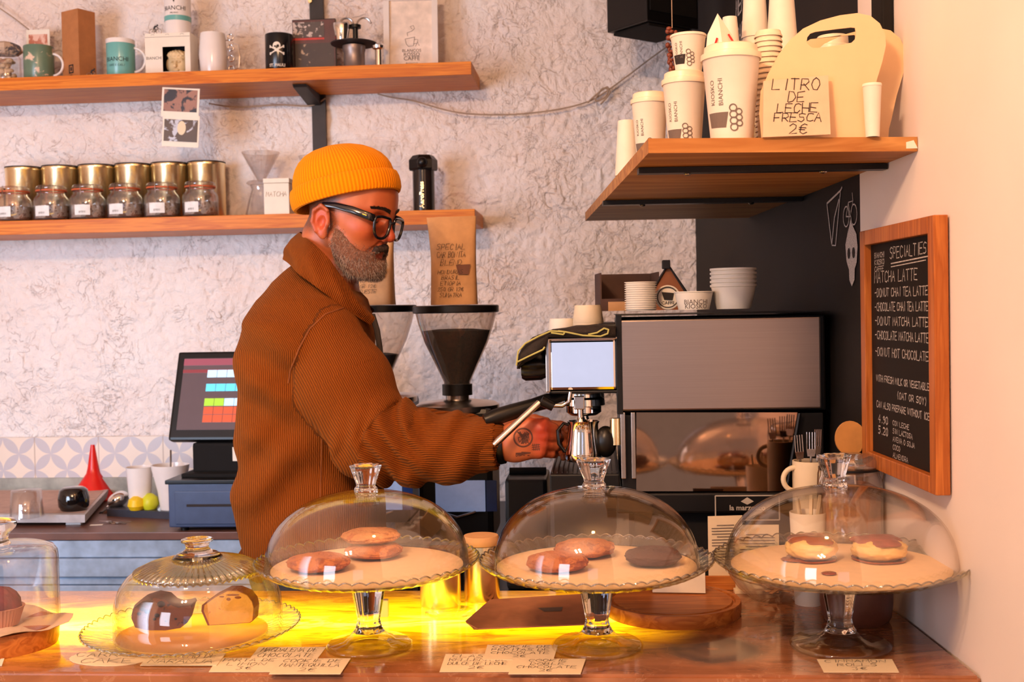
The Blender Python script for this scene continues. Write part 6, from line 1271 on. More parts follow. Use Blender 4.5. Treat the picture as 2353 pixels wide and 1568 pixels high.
pipe([(1192, 830), (1216, 818), (1250, 802), (1254, 796)]); pipe([(1268, 764), (1296, 768), (1300, 762), (1284, 760)])
# ---- things on top of the machine
TZ = em.location.z + L(1500, 715).z; mpW = lambda px, d: parent_matrix(em) @ Vector((L(px, 715).x, d, 0))
def base(px, d): p = mpW(px, d); return Vector((p.x, p.y, TZ + .001))
p = base(1476, .07); s = p.y / F; h = PY(1476, 646, p.y).z - p.z; n = 13
for i in range(n):
    m = MB(); r = 37 * s; st_ = (h - .006) / (n - 1); z0 = i * st_; m.lathe([(0, z0), (r * .90, z0), (r * .92, z0 + .0018), (r * 1.0, z0 + .0026), (r * 1.0, z0 + .0040), (r * .93, z0 + .0043), (r * .9, z0 + .0030), (0, z0 + .0012)], n=48); o = m.build('espresso_paper_cup', M_PAPER); o.location = p; setp(o, 'small white paper cup in the ribbed column on the machine, ' + ordn(i, n), 'paper cup', 'small espresso cups stacked on the machine')
p = base(1542, .10); s = p.y / F; t = T('round_sign', 'round white disc with a black cup drawing standing on edge on the machine', 'sign', p + Vector((0, 0, 28 * s)), A); Mx = Matrix.Rotation(PI / 2 - R(10), 3, 'X')
m = MB(); r = 28 * s; m.lathe([(0, 0), (r, 0), (r * 1.02, .002), (r * 1.02, .006), (r * .9, .007), (r * .88, .004), (0, .004)], n=48, M=Mx); m.build('disc', M_PAPER, t); m = MB(); m.lathe([(r * .80, .0052), (r * .86, .0052), (r * .86, .0065), (r * .8, .0065)], n=48, M=Mx, closed=True)
m.add([Mx @ Vector((x * r, z * r, .0062)) for x, z in ((-.5, .45), (.5, .35), (.36, -.25), (-.3, -.2))], [(0, 1, 2, 3)], False); v_, f_ = printed('CAFFE', .009, lambda x, z: Mx @ Vector((x, z - r * .58, .0062))); m.add(v_, f_, False); m.build('cup_drawing', M_INK, t)
p = base(1600, .055); s = p.y / F; t = T('paper_bowl', 'wide low lettered paper cup on the machine beside the round sign', 'paper cup', p); h = PY(1600, 670, p.y).z - p.z; r = 45 * s
m = MB(); m.lathe([(0, 0), (r * .78, 0), (r * .97, h * .93), (r * 1.02, h * .95), (r * 1.02, h), (r * .97, h), (r * .93, h * .93), (r * .75, .003), (0, .003)], n=56); m.build('body', M_PAPER, t); g = cylmap(lambda z: r * (.78 + .2 * z / h), h * .30); m = MB(); v_, f_ = printed('BIANCHI', .0125, lambda x, z: g(x, z)); m.add(v_, f_, False); g2 = cylmap(lambda z: r * (.78 + .2 * z / h), h * .06); v_, f_ = printed('KIOSKO', .0125, lambda x, z: g2(x, z)); m.add(v_, f_, False); m.build('lettering', M_INKG, t)
p = base(1696, .07); s = p.y / F; h = PY(1696, 618, p.y).z - p.z; n = 5; hb = h - .032
for i in range(n):
    m = MB(); r = 52 * s; z0 = i * .0078; m.lathe([(r * .74, z0), (r * .97, z0 + hb - .003), (r * 1.02, z0 + hb - .002), (r * 1.02, z0 + hb + .002), (r * .97, z0 + hb + .002), (r * .92, z0 + hb - .003), (r * .70, z0 + .001), (0, z0 + .001)], n=48); o = m.build('paper_cup', M_PAPER); o.location = p; setp(o, 'large white paper cup in the short stack on the machine, ' + ordn(i, n), 'paper cup', 'large cups stacked on the machine')
for (px, w, yt, n, lb, gp, d_, zoff) in ((1350, 70, 697, 9, 'cream paper cup in the taller stack behind the cloth', 'cups stacked behind the cloth', .18, 0), (1284, 66, 728, 3, 'white paper cup in the low stack behind the cloth', 'lowest cups behind the cloth', .20, 0)):
    p = parent_matrix(em) @ Vector((L(px, 776).x, d_, L(px, 776).z)); p.z += .0; s = p.y / F; h = PY(px, yt, p.y).z - p.z; r = w / 2 * s
    for i in range(n):
        m = MB(); z0 = h - .004 - i * .0062; z1_ = max(z0 - .035, .001); m.lathe([(r, z1_), (r * 1.02, z1_ + .001), (r * .86, z0), (0, z0), (0, z0 - .001), (r * .84, z0 - .001)], n=36) if z1_ < z0 else 0
        o = m.build('paper_cup', M_CREAM if n > 5 else M_PAPER); o.location = p; setp(o, lb + ', ' + ordn(n - 1 - i, n), 'paper cup', gp)
# boxes behind on the machine
p = base(1450, .32); s = p.y / F; t = T('open_box', 'dark open cardboard box behind the cup column on the machine', 'box', p, A + R(6)); m = MB(); w_, d_, h_ = 130 * s, .11, PY(1450, 628, p.y).z - p.z
for c_, dd in (((0, d_ / 2, h_ / 2), (w_, .003, h_)), ((-w_ / 2, 0, h_ / 2), (.003, d_, h_)), ((w_ / 2, 0, h_ / 2), (.003, d_, h_)), ((0, 0, .002), (w_, d_, .003)), ((0, -d_ / 2, h_ * .16), (w_, .003, h_ * .32))): m.box(c_, dd)
m.build('carton', mat('dark_carton', srgb(74, 46, 34), .7, nz=.08), t); m = MB(); m.box((-.01, -d_ / 2 - .004, h_ * .12), (w_ * .6, .003, h_ * .24)); m.build('front_flap', M_KRAFT, t)
p = base(1556, .26); s = p.y / F; t = T('card_house', 'small house-shaped cardboard display with dark edges behind the round lid', 'display', p, A); h_ = PY(1548, 610, p.y).z - p.z; w_ = 84 * s
m = MB(); m.prism([(-w_ / 2, 0), (w_ / 2, 0), (w_ / 2, h_ * .38), (0, h_), (-w_ / 2, h_ * .38)], .05); m.build('body', mat('orange_card', srgb(150, 84, 42), .7, nz=.05), t)
m = MB(); m.tube([(-w_ * .55, -.002, h_ * .3), (0, -.002, h_ * 1.02), (w_ * .55, -.002, h_ * .3)], .0032, 8); m.box((-.004, -.0, h_ * 1.02), (.016, .03, .018), bev=.002); m.build('dark_edging', M_INK, t)
# ---- grinders
M_HOP = m_thin_glass('smoked_hopper', tint=(.90, .84, .78, 1), edge=(.42, .33, .28, 1), refl=.35, pw=1.8, haze=.03)
M_BEANS = m_spots('coffee_beans', srgb(52, 28, 18), srgb(22, 12, 9), 130, .5, .5, 1.0)
def grinder(px, Y, k, label, fill, bag_lines=None, full=True):
    d = ray(px, 700); X = d.x / d.y * Y; t = T('coffee_grinder', label, 'grinder', (X, Y, MZ), A); zf = lambda py: PY(px, py, Y).z - MZ; s = Y / F * k
    zt = zf(706); zc = zf(706 + 180 * k); r = 96 * s
    prof = [(r * .97, zt - .012), (r * .90, zt - (zt - zc) * .22), (r * .76, zt - (zt - zc) * .45), (r * .52, zt - (zt - zc) * .72), (r * .32, zt - (zt - zc) * .95), (r * .31, zc)]
    m = MB(); m.lathe([(r * 1.0, zt - .014), (r * 1.03, zt - .012), (r * 1.03, zt + .002), (r, zt + .004), (0, zt + .005)], n=64); m.lathe([(r * 1.0, zt - .014), (0, zt - .013)], n=64); m.build('hopper_lid', M_BLACK, t)
    m = MB(); m.lathe(prof, n=64); m.build('hopper', M_HOP, t)
    def rad(z):
        for (ra, za), (rb_, zb__) in zip(prof, prof[1:]):
            if zb__ <= z <= za: return ra + (rb_ - ra) * (za - z) / (za - zb__)
        return prof[-1][0]
    zfil = zt - (zt - zc) * (1 - fill); zs = [zc + (zfil - zc) * i / 14 for i in range(15)]
    m = MB(); m.lathe([(0, zc)] + [(rad(z) - .003, z) for z in zs] + [(rad(zfil) * .5, zfil + .004), (0, zfil + .003)], n=48); ob = m.build('coffee_beans', M_BEANS, t); ob['kind'] = 'stuff'
    m = MB(); m.lathe([(0, zc - 22 * s), (r * .36, zc - 22 * s), (r * .36, zc + .003), (r * .30, zc + .004)], n=40); m.build('hopper_neck', M_BLACK, t)
    m = MB(); z1_ = zc - 22 * s; m.lathe([(0, z1_), (r * .28, z1_), (r * .28, z1_ - 9 * s), (r * .9, z1_ - 16 * s), (r * 1.0, z1_ - 22 * s), (r * 1.0, z1_ - 34 * s), (r * .9, z1_ - 40 * s), (0, z1_ - 40 * s)], n=64); m.build('grind_collar', M_STEEL2, t)
    z2 = z1_ - 40 * s; m = MB(); m.box((0, .02, (z2 + .06) / 2 + .01), (r * 1.75, r * 2.0, z2 - .05), bev=.012); m.build('body', M_CASE, t)
    m = MB(); m.box((.012, -r - .003 + .02, zf(1128)), (112 * s, .004, 70 * s), bev=.001); m.build('display_screen', mat('pale_screen', srgb(186, 196, 216), .25, nz=.05, emit=srgb(150, 176, 230), es=.25), t)
    m = MB(); m.box((.012 + 70 * s, -r - .003 + .02, zf(1128)), (24 * s, .004, 70 * s), bev=.001); m.build('blue_panel', mat('blue_plastic', srgb(40, 66, 128), .35), t)
    m = MB(); m.lathe([(0, .0), (r * 1.1, 0), (r * 1.12, .010), (r * 1.05, .020), (0, .022)], (0, -.03, .0), n=56); m.build('ground_tray', M_CASE, t)
    m = MB(); m.tube([(-r * .3, -r - .01, zf(1160)), (r * .1, -r - .03, zf(1168)), (r * .5, -r - .01, zf(1160))], .004, 8); m.build('fork_holder', M_STEEL2, t)
    return t, zt, r
tg, zt1, rg = grinder(1047, 2.72, 1.0, 'coffee grinder with a full hopper of dark beans between barista and machine', .70)
tg2, zt2, rg2 = grinder(866, 2.98, .92, 'second grinder half hidden behind the barista, hopper nearly empty', .34)
tg2.location.z = MZ
def coffee_bag(px, pxt, wb, ytop, Y, zb, label, lines, rz, bend):
    d = ray(px, 600); X = d.x / d.y * Y; t = T('coffee_bag', label, 'coffee bag', (X, Y, zb), A + rz); s = Y / F; h = PY(px, ytop, Y).z - zb; w = wb * s
    m = MB(); nu, nz_ = 20, 26; vs = []
    for j in range(nz_ + 1):
        v = j / nz_; dep = .035 * (1 - v) ** .7 + .0015; ww = w / 2 * (1 - .04 * math.sin(v * PI)) * (1 + bend * max(0, v - .55))
        for i in range(nu * 2):
            a = 2 * PI * i / (nu * 2); x = math.copysign(abs(math.cos(a)) ** .35, math.cos(a)) * ww; y = math.copysign(abs(math.sin(a)) ** .7, math.sin(a)) * dep
            cr_ = .0035 * noise.noise(Vector((x * 28, v * 5, px))) * (1 if abs(y) > .001 else 0)
            vs.append((x - bend * .09 * max(0, v - .5) ** 1.5, y + cr_ + .012 * v * v, v * h + .003 * noise.noise(Vector((x * 30, px, 3))) * v))
    n = nu * 2; m.add(vs + [(0, 0, 0), (-bend * .03, .012, h)], [(j * n + i, j * n + (i + 1) % n, (j + 1) * n + (i + 1) % n, (j + 1) * n + i) for j in range(nz_) for i in range(n)] + [((i + 1) % n, i, n * (nz_ + 1)) for i in range(n)] + [(nz_ * n + i, nz_ * n + (i + 1) % n, n * (nz_ + 1) + 1) for i in range(n)])
    m.build('paper_bag', M_KRAFT, t)
    fy = lambda z: -(.035 * (1 - min(1, max(0, z / h))) ** .7 + .0015) + .012 * (z / h) ** 2 - .0042
    m = MB(); g = lambda x, z: Vector((x, fy(z), z)); write(m, lines[:3], .013, .0185, .0010, g, -.004, h * .62, maxw=w * .62, jit=.09, slant=.2); write(m, lines[3:], .0095, .0135, .0009, g, -.006, h * .345, maxw=w * .55, jit=.09, slant=.2); m.build('handwriting', M_INK, t)
    m = MB(); q = .019; m.add([g(.022 + x * q, h * .40 + z * q) for x, z in ((-.8, .5), (1, .55), (.75, -.7), (-.5, -.7))], [(0, 1, 2, 3)], False); m.build('printed_cup', mat('brown_print', srgb(112, 72, 56), .8), t)
    return t
coffee_bag(1042, 1040, 108, 497, 2.72, MZ + zt1 + .0055, 'kraft coffee bag lettered SPECIAL on the right grinder lid', ['SPECIAL', 'CAR BONITA', 'BLEND', 'HONDURAS', 'BRASIL', 'ETIOPIA', '250 GR 12€', 'SUMATRA'], R(4), .12)
coffee_bag(856, 860, 100, 520, 2.98, MZ + zt2 + .0055, 'kraft coffee bag behind the beard, on the second grinder lid', ['SPECIAL', 'ROASTED', 'ESPRESSO', 'HONDURAS', 'TO 750', 'GR 12€', 'TUESTE'], R(-2), 0)

# ---- till on its cash drawer
YD = 3.22
def pd(px, py, Y=YD): return PY(px, py, Y)
a = pd(396, 1200); t = T('cash_drawer', 'dark blue-grey metal cash drawer under the till', 'cash drawer', (a.x + .205, YD + .2, WZ + .001), A); s = YD / F; hd_ = PY(470, 1113, YD).z - WZ
M_DRW = mat('dark_blue_metal', srgb(60, 76, 112), .4, nz=.05)
m = MB(); m.box((0, 0, hd_ / 2 + .006), (.41, .40, hd_ - .012), bev=.004); m.build('housing', M_DRW, t); m = MB(); m.box((0, 0, hd_ + .004), (.425, .41, .012), bev=.003); m.build('top_plate', M_BLACK, t)
m = MB(); m.box((.0, -.2035, hd_ * .5), (.37, .006, hd_ * .68), bev=.002); fr_ = m.build('drawer_front', M_DRW, t); m = MB(); m.box((.0, -.2072, hd_ * .55), (.30, .0016, .007)); m.build('slot', M_INK, fr_)
for fx in (-.17, .17):
    for fy in (-.17, .17): m = MB(); m.lathe([(0, 0), (.012, 0), (.012, .008), (0, .008)], (fx, fy, 0), n=16); m.build('foot', M_BLACK, t)
pz = WZ + .001 + hd_ + .0105; t = T('till_screen', 'black touch-screen till showing rows of coloured buttons', 'till', (pd(545, 900).x - .035, YD + .13, pz), A - R(3)); s = (YD + .0) / F
m = MB(); m.box((0, .02, .005), (.27, .22, .012), bev=.004); m.box((0, .03, .05), (.235, .16, .09), bev=.01); m.box((0, .06, .11), (.20, .06, .10), bev=.012); m.build('stand', M_MBLACK, t)
m = MB(); m.box((.02, -.0512, .062), (.030, .0008, .04)); m.build('white_sticker', M_PAPER, t)
tilt_ = Matrix.Rotation(R(-20), 3, 'X'); o0 = Vector((.0, -.045, .098)); SW, SH = .37, .268
def tb(mb, x, z, w, h, y=0.0, th=.03, bev=0): mb.box(tuple(o0 + tilt_ @ Vector((x, y, z))), (w, th, h), M=tilt_, bev=bev)
m = MB(); tb(m, 0, SH / 2, SW, SH, 0, .035, .008); m.build('bezel', M_BLACK, t)
m = MB(); tb(m, 0, SH / 2 + .004, SW - .046, SH - .052, -.0175, .002); scr = m.build('display', mat('lit_display', srgb(74, 62, 66), .2, nz=.02, emit=srgb(108, 88, 94), es=.5), t)
def sm(name, rgb): return mat(name, srgb(*rgb), .2, nz=.0, emit=srgb(*rgb), es=.75)
m = MB(); tb(m, 0, SH - .034, SW - .046, .020, -.0192, .0012); m.build('title_bar', sm('maroon_bar', (132, 70, 84)), scr); m = MB(); tb(m, 0, SH - .062, SW - .046, .010, -.0192, .0012); m.build('item_bar', sm('red_bar', (120, 54, 60)), scr)
sx0 = -SW / 2 + .023
for (z, cs) in ((SH - .070, ['b', 'b', 'b']), (SH - .112, ['c', 'c', 'c']), (SH - .156, ['g', 'g', 'b']), (SH - .181, ['r', 'r', 'r']), (SH - .205, ['r', 'r', 'r'])):
    for i in range(6):
        k_ = cs[min(i, 2)]; nm_, col = {'b': ('pale_blue', (176, 214, 238)), 'c': ('cyan', (92, 196, 224)), 'g': ('lime', (150, 196, 60)), 'r': ('rust', (184, 82, 56))}[k_]
        mm = bpy.data.materials.get(nm_ + '_button') or sm(nm_ + '_button', col); m = MB(); tb(m, sx0 + .090 + i * .0300, z, .0285, .0225, -.0194, .0012); m.build('button', mm, scr)

# ---- tray, funnel and the rest on the back worktop
def wk(px, py): return PZ(px, py, WZ)
a = wk(-60, 1212); b = wk(196, 1212); c = wk(250, 1150); d_ = wk(-60, 1150); o0_ = (a + b + c + d_) / 4; o0_.z = WZ
t = T('serving_tray', 'white rectangular tray holding a glass and a black cup', 'tray', o0_); m = MB(); q = [p - o0_ for p in (a, b, c, d_)]
m.hull8([Vector((p.x * .985, p.y * .97, .012)) for p in q], [Vector((p.x, p.y, .036)) for p in q]); m.build('tray', mat('tray_white', srgb(206, 200, 200), .5), t)
m = MB(); q3 = [Vector((p.x * .95, p.y * .90, .0368)) for p in q]; m.add([tuple(p) for p in q3], [(0, 1, 2, 3)], False); m.build('pink_mat', mat('pinkish_mat', srgb(196, 164, 150), .8, nz=.06), t)
for k_ in (1, 2): m = MB(); p = q[k_] * .88; m.box((p.x - .02, p.y * .92, .006), (.045, .02, .012), bev=.002); m.build('foot', M_WHITE, t)
TRZ = WZ + .0375
p = PZ(62, 1188, TRZ); s = p.y / F; t = T('drinking_glass', 'upturned clear drinking glass on the white tray', 'glass', p); m = MB(); po = [(38 * s, 0), (36 * s, 20 * s), (33 * s, 62 * s)]; m.lathe(po + [(0, 64 * s), (0, 60 * s), (31 * s, 58 * s)] + [(36 * s, 0)], n=48); m.build('glass', M_JGLASS, t)
p = PZ(170, 1172, TRZ); s = p.y / F; m = MB(); m.lathe([(0, 0), (28 * s, 0), (34 * s, 10 * s), (35 * s, 26 * s), (31 * s, 46 * s), (24 * s, 52 * s), (0, 53 * s)], n=40); o = m.build('black_cup', mat('black_gloss', srgb(16, 14, 14), .08, coat=.5)); o.location = p; setp(o, 'glossy black upturned cup at the right end of the white tray', 'cup')
p = wk(182, 1163); p.y += .135; s = p.y / F; t = T('red_funnel', 'bright red plastic funnel standing on its wide mouth', 'funnel', (p.x, p.y, WZ)); m = MB()
po = [(54 * s, 0), (55 * s, 2 * s), (53 * s, 6 * s), (16 * s, 60 * s), (13 * s, 72 * s), (4.5 * s, 126 * s)]; po = [(r * 1.0, z * 1.0) for r, z in po]; m.lathe(po + [(r - .0015, z) for r, z in po[::-1]], n=56, closed=True); m.build('cone', M_RED, t)
p = wk(256, 1180); t = T('citrus_squeezer', 'shiny metal citrus squeezer leaning on the tray edge', 'squeezer', (p.x, p.y, WZ + .0), A); s = p.y / F
P_ = lambda px, py, dz=0: Vector((PY(px, py, p.y).x - p.x, 0, PY(px, py, p.y).z - WZ))
m = MB(); m.tube([P_(220, 1190), P_(240, 1178), P_(262, 1160)], [.006, .009, .013], 12); m.build('handle', M_CHROME, t)
m = MB(); c_ = P_(272, 1148); m.sph(tuple(c_), (.034, .034, .024), 14, M=Matrix.Rotation(R(-30), 3, 'Y')); m.build('bowl', M_CHROME, t); m = MB(); m.tube([P_(262, 1156), P_(230, 1186), P_(218, 1192)], [.012, .008, .005], 10, flat=.6); m.build('upper_handle', M_STEEL2, t)
a, b, c, d_ = wk(246, 1187), wk(398, 1194), wk(398, 1168), wk(262, 1160); o0_ = (a + b + c + d_) / 4; m = MB(); q = [p - o0_ for p in (a, b, c, d_)]; m.hull8([Vector((p.x, p.y, 0)) for p in q], [Vector((p.x, p.y, .022)) for p in q]); o = m.build('cutting_board', mat('blue_black_board', srgb(52, 54, 66), .4)); o.location = o0_; setp(o, 'small dark cutting board with lemon pieces', 'cutting board')
BZ = WZ + .0225
for (px, py, w, h, col, lb) in ((314, 1172, 42, 32, (250, 206, 20), 'yellow lemon half on the dark cutting board'), (345, 1170, 40, 36, (214, 214, 40), 'greenish lemon wedge leaning beside the yellow half')):
    p = PZ(px, py, BZ); s = p.y / F; m = MB(); m.lathe([(0, 0), (w * .36 * s, 0), (w * .5 * s, h * .3 * s), (w * .42 * s, h * .75 * s), (w * .15 * s, h * s), (0, h * 1.02 * s)], n=32, rf=lambda a, r, z: 1 + .04 * math.sin(3 * a)); m.build
    o = m.build('lemon_piece', mat('lemon_' + str(px), srgb(*col), .45, nz=.04, bump=.15, bscale=200)); o.location = p; setp(o, lb, 'lemon', 'lemon pieces on the board')
p = PY(322, 1142, 3.52); p.z = WZ; s = p.y / F; t = T('paper_cup', 'white printed paper cup behind the lemon pieces', 'paper cup', p); h = PY(322, 1073, p.y).z - p.z
m = MB(); m.lathe([(0, 0), (22 * s, 0), (30 * s, h), (31 * s, h), (29 * s, h - .002), (21 * s, .003), (0, .003)], n=40); m.build('cup', M_WHITE, t); m = MB(); g = cylmap(lambda z: (22 + 8 * z / h) * s, h * .3); qpatch(m, g, (-.006, -.004), (.010, -.003), (.009, .008), (-.005, .006)); m.build('print', M_INKG, t)
p = PY(393, 1140, 3.50); p.z = WZ; s = p.y / F; t = T('ceramic_bowl', 'white footed bowl with a spoon handle sticking out by the till', 'bowl', p); h = PY(398, 1068, p.y).z - p.z
m = MB(); m.lathe([(0, 0), (22 * s, 0), (24 * s, h * .12), (30 * s, h * .5), (42 * s, h * .92), (43 * s, h), (40 * s, h), (28 * s, h * .5), (0, h * .3)], n=48); m.build('bowl', M_WHITE, t); m = MB(); m.tube([(0, 0, h * .4), (2 * s, 0, h + 34 * s)], .003, 8); m.build('spoon', M_STEEL2, t)
p = wk(352, 1186); t = T('kitchen_knife', 'small kitchen knife with black handle leaning across the board edge', 'knife', (p.x, p.y, WZ)); P_ = lambda px, py: Vector((PY(px, py, p.y - .02).x - p.x, -.02, PY(px, py, p.y - .02).z - WZ))
m = MB(); a, b, c, d_ = P_(352, 1182), P_(388, 1142), P_(394, 1150), P_(372, 1186); m.add([tuple(x) for x in (a, b, c, d_)] + [(x.x, x.y + .0015, x.z) for x in (a, b, c, d_)], [(0, 1, 2, 3), (7, 6, 5, 4), (0, 4, 5, 1), (1, 5, 6, 2), (2, 6, 7, 3), (3, 7, 4, 0)], False); m.build('blade', M_STEEL2, t); m = MB(); m.tube([P_(360, 1182), P_(340, 1198), P_(322, 1215)], [.007, .0085, .009], 12); m.build('handle', M_BLACK, t)
p = wk(262, 1203); t = T('key_bunch', 'small bunch of keys on the worktop edge', 'keys', (p.x, p.y, WZ)); m = MB()
m.tube([(.012 * math.cos(a), .012 * math.sin(a), .0015) for a in [2 * PI * i / 16 for i in range(17)]], .0012, 6); m.build('ring', M_STEEL2, t)
for i, an in enumerate((.3, -.5, 2.9)): m = MB(); M3 = Matrix.Rotation(an, 3, 'Z'); m.box(tuple(M3 @ Vector((.034, 0, .0015 + i * .0016))), (.03, .005, .0014), M=M3); m.lathe([(0, 0), (.009, 0), (.009, .0015), (0, .0015)], tuple(M3 @ Vector((.018, 0, .001 + i * .0016))), n=16); m.build('key', M_STEEL2, t)
p = wk(222, 1207); m = MB(); m.box((0, 0, .0006), (.036, .014, .0008), rz=.1); o = m.build('paper_slip', M_PAPER); o.location = p; setp(o, 'little white paper slip beside the keys', 'paper')
p = wk(30, 1140); m = MB(); rnd = random.Random(8)
for i in range(14): x = -.05 + i * .008; m.sph((x, rnd.uniform(-.01, .01), .008 + rnd.uniform(0, .006)), (.010, .009, .008), 6)
o = m.build('dried_flowers', mat('dried_flowers', srgb(92, 66, 66), .9, nz=.15)); o.location = p; setp(o, 'dark dried flower heads lying behind the tray at the left', 'flowers')

# added black box that darkens the gap between the grinder and the machine
ka = PY(1166, 1098, 2.46); kb_ = PY(1262, 1098, 2.46); t = T('added_dark_box', 'added black box darkening the gap between the grinder and the espresso machine', 'added dark box', ((ka.x + kb_.x) / 2, 2.52, MZ), A); kw = kb_.x - ka.x; kh = ka.z - MZ
m = MB(); m.box((0, 0, kh / 2), (kw, .16, kh - .002), bev=.008); m.build('box', M_BLACK, t); m = MB(); m.tube([(-kw * .45, 0, kh + .004), (kw * .45, 0, kh + .004)], .009, 12); m.build('added_dark_bar', M_MBLACK, t)
# ================================================================ the barista
def npt(px, py, Y): return np.array(PY(px, py, Y), dtype=np.float32)
def wob(P, f, ph): return np.sin(P[..., 0] * f + ph + 1.7 * np.sin(P[..., 2] * f * .7 + ph)) * np.sin(P[..., 2] * f * 1.1 + ph * 2 + 1.3 * np.sin(P[..., 1] * f)) 
per = T('person', 'man in an orange-yellow beanie, black glasses and tan corduroy jacket working the espresso machine', 'person', (PY(700, 900, 2.42).x, 2.42, 0))
M_SKIN = m_skin()
YC = 2.42
# ---- torso profile from the jacket outline: rows of (picture row, back column, front column, half width)
TP = [(600, 690, 745, .05), (625, 655, 772, .09), (650, 624, 800, .135), (690, 592, 842, .185), (740, 568, 860, .212), (820, 553, 868, .208), (920, 547, 872, .180), (1050, 544, 876, .168), (1170, 546, 880, .172), (1240, 556, 884, .175), (1290, 572, 880, .172), (1310, 582, 872, .168)]
tz = np.array([PY(700, p[0], YC).z for p in TP][::-1]); tb_ = np.array([PY(p[1], p[0], YC).x for p in TP][::-1]); tf_ = np.array([PY(p[2], p[0], YC).x for p in TP][::-1]); ty_ = np.array([p[3] for p in TP][::-1])
def sd_torso(P, grow=0.0):
    z = P[..., 2]; b = np.interp(z, tz, tb_); f = np.interp(z, tz, tf_); hw = np.interp(z, tz, ty_); cx = (b + f) / 2; rx = (f - b) / 2 + grow; ry = hw + grow
    x = np.abs(P[..., 0] - cx) / rx; y = np.abs(P[..., 1] - YC) / ry; k = (x ** 2.3 + y ** 2.3) ** (1 / 2.3)
    d = (k - 1) * np.minimum(rx, ry) * .9; return np.maximum(np.maximum(d, z - tz[-1]), tz[0] - z)
ARM = [(744, 786, 2.285, .082), (792, 884, 2.262, .090), (862, 1006, 2.235, .082), (950, 1030, 2.222, .066), (1050, 1030, 2.215, .061), (1108, 1023, 2.21, .052)]
FARM = [(760, 800, 2.57, .085), (860, 1000, 2.55, .075), (960, 1010, 2.49, .062), (1075, 1005, 2.40, .05)]
def arm_sd(P, A_, grow=0.0, k=.03):
    d = None
    for a, b in zip(A_, A_[1:]):
        e = sd_cap(P, npt(*a[:3]), npt(*b[:3]), a[3] + grow, b[3] + grow); d = e if d is None else smin(d, e, k)
    return d
def arm_uv(P, A_):
    """distance along the arm, and signed distance across it in the picture plane"""
    best = None; L_ = 0
    for a, b in zip(A_, A_[1:]):
        pa, pb = npt(*a[:3]), npt(*b[:3]); ba = pb - pa; l = np.linalg.norm(ba); u = ba / l; t = np.clip((P - pa) @ u, 0, l); q = P - pa - t[..., None] * u; dist = np.sqrt((q ** 2).sum(-1)); nrm = np.array([-u[2], 0, u[0]]); s_ = q @ nrm
        if best is None: best = [dist, L_ + t, s_, q[..., 1]]
        else:
            m_ = dist < best[0]; best = [np.where(m_, dist, best[0]), np.where(m_, L_ + t, best[1]), np.where(m_, s_, best[2]), np.where(m_, q[..., 1], best[3])]
        L_ += l
    return best
def f_jacket(P):
    t = sd_torso(P); t = t + .006 * wob(P, 11, .4) + .0022 * wob(P, 34, 1.1)
    # deep folds under the arm, fanning over the back
    x, z = P[..., 0], P[..., 2]
    ax, az = PY(700, 900, 2.3).x, PY(700, 900, 2.3).z
    u = (x - ax) * .55 + (z - az) * .84; v = -(x - ax) * .84 + (z - az) * .55
    t = t + .0095 * np.sin(u * 62 + 3 * v) * np.exp(-((u + .02) / .11) ** 2) * np.exp(-((v - .05) / .12) ** 2)
    t = t + .007 * np.sin((z - x * .35) * 48 + 2 * np.sin(x * 20)) * np.exp(-((z - PY(700, 1080, 2.3).z) / .10) ** 2)
    a = arm_sd(P, ARM); _, al, s_, yy = arm_uv(P, ARM)
    L1 = .245
    fold = .0100 * np.sin((al + s_ * .9) * 125 + 1.2 * np.sin(s_ * 40)) * np.exp(-((al - L1 - .02) / .062) ** 2) + .0055 * np.sin((al - s_ * .7) * 85 + 1) * np.exp(-((al - .42) / .09) ** 2) + .0035 * wob(P, 20, 2.2)
    a = a + fold
    d = smin(t, a, .007); fa = arm_sd(P, FARM) + .003 * wob(P, 22, .7); d = smin(d, fa, .02)
    neck = sd_cap(P, npt(735, 470, 2.40), npt(755, 640, 2.42), .058, .060); d = smax(d, -neck, .006)
    return d
def at_rib(P):
    ta = sd_torso(P); aa = arm_sd(P, ARM); ff = arm_sd(P, FARM); _, al, s_, yy = arm_uv(P, ARM); _, al2, s2, _ = arm_uv(P, FARM)
    x = P[..., 0] + .25 * (P[..., 1] - YC) + np.where(P[..., 2] > PY(700, 800, 2.4).z, (P[..., 2] - PY(700, 800, 2.4).z) * .55, 0)
    return np.where(np.minimum(aa, ff) < ta, np.where(aa < ff, s_ + yy * .3, s2), x)
M_CD = m_cord()
lo = [PY(535, 700, 2.42).x - .02, 2.10, PY(700, 1300, YC).z - .02]; hi = [PY(1118, 700, 2.21).x + .05, 2.70, PY(700, 600, YC).z + .04]
jk = sculpt('jacket', f_jacket, lo, hi, .0046, M_CD, per, {'rib': at_rib}, 2, world=True)
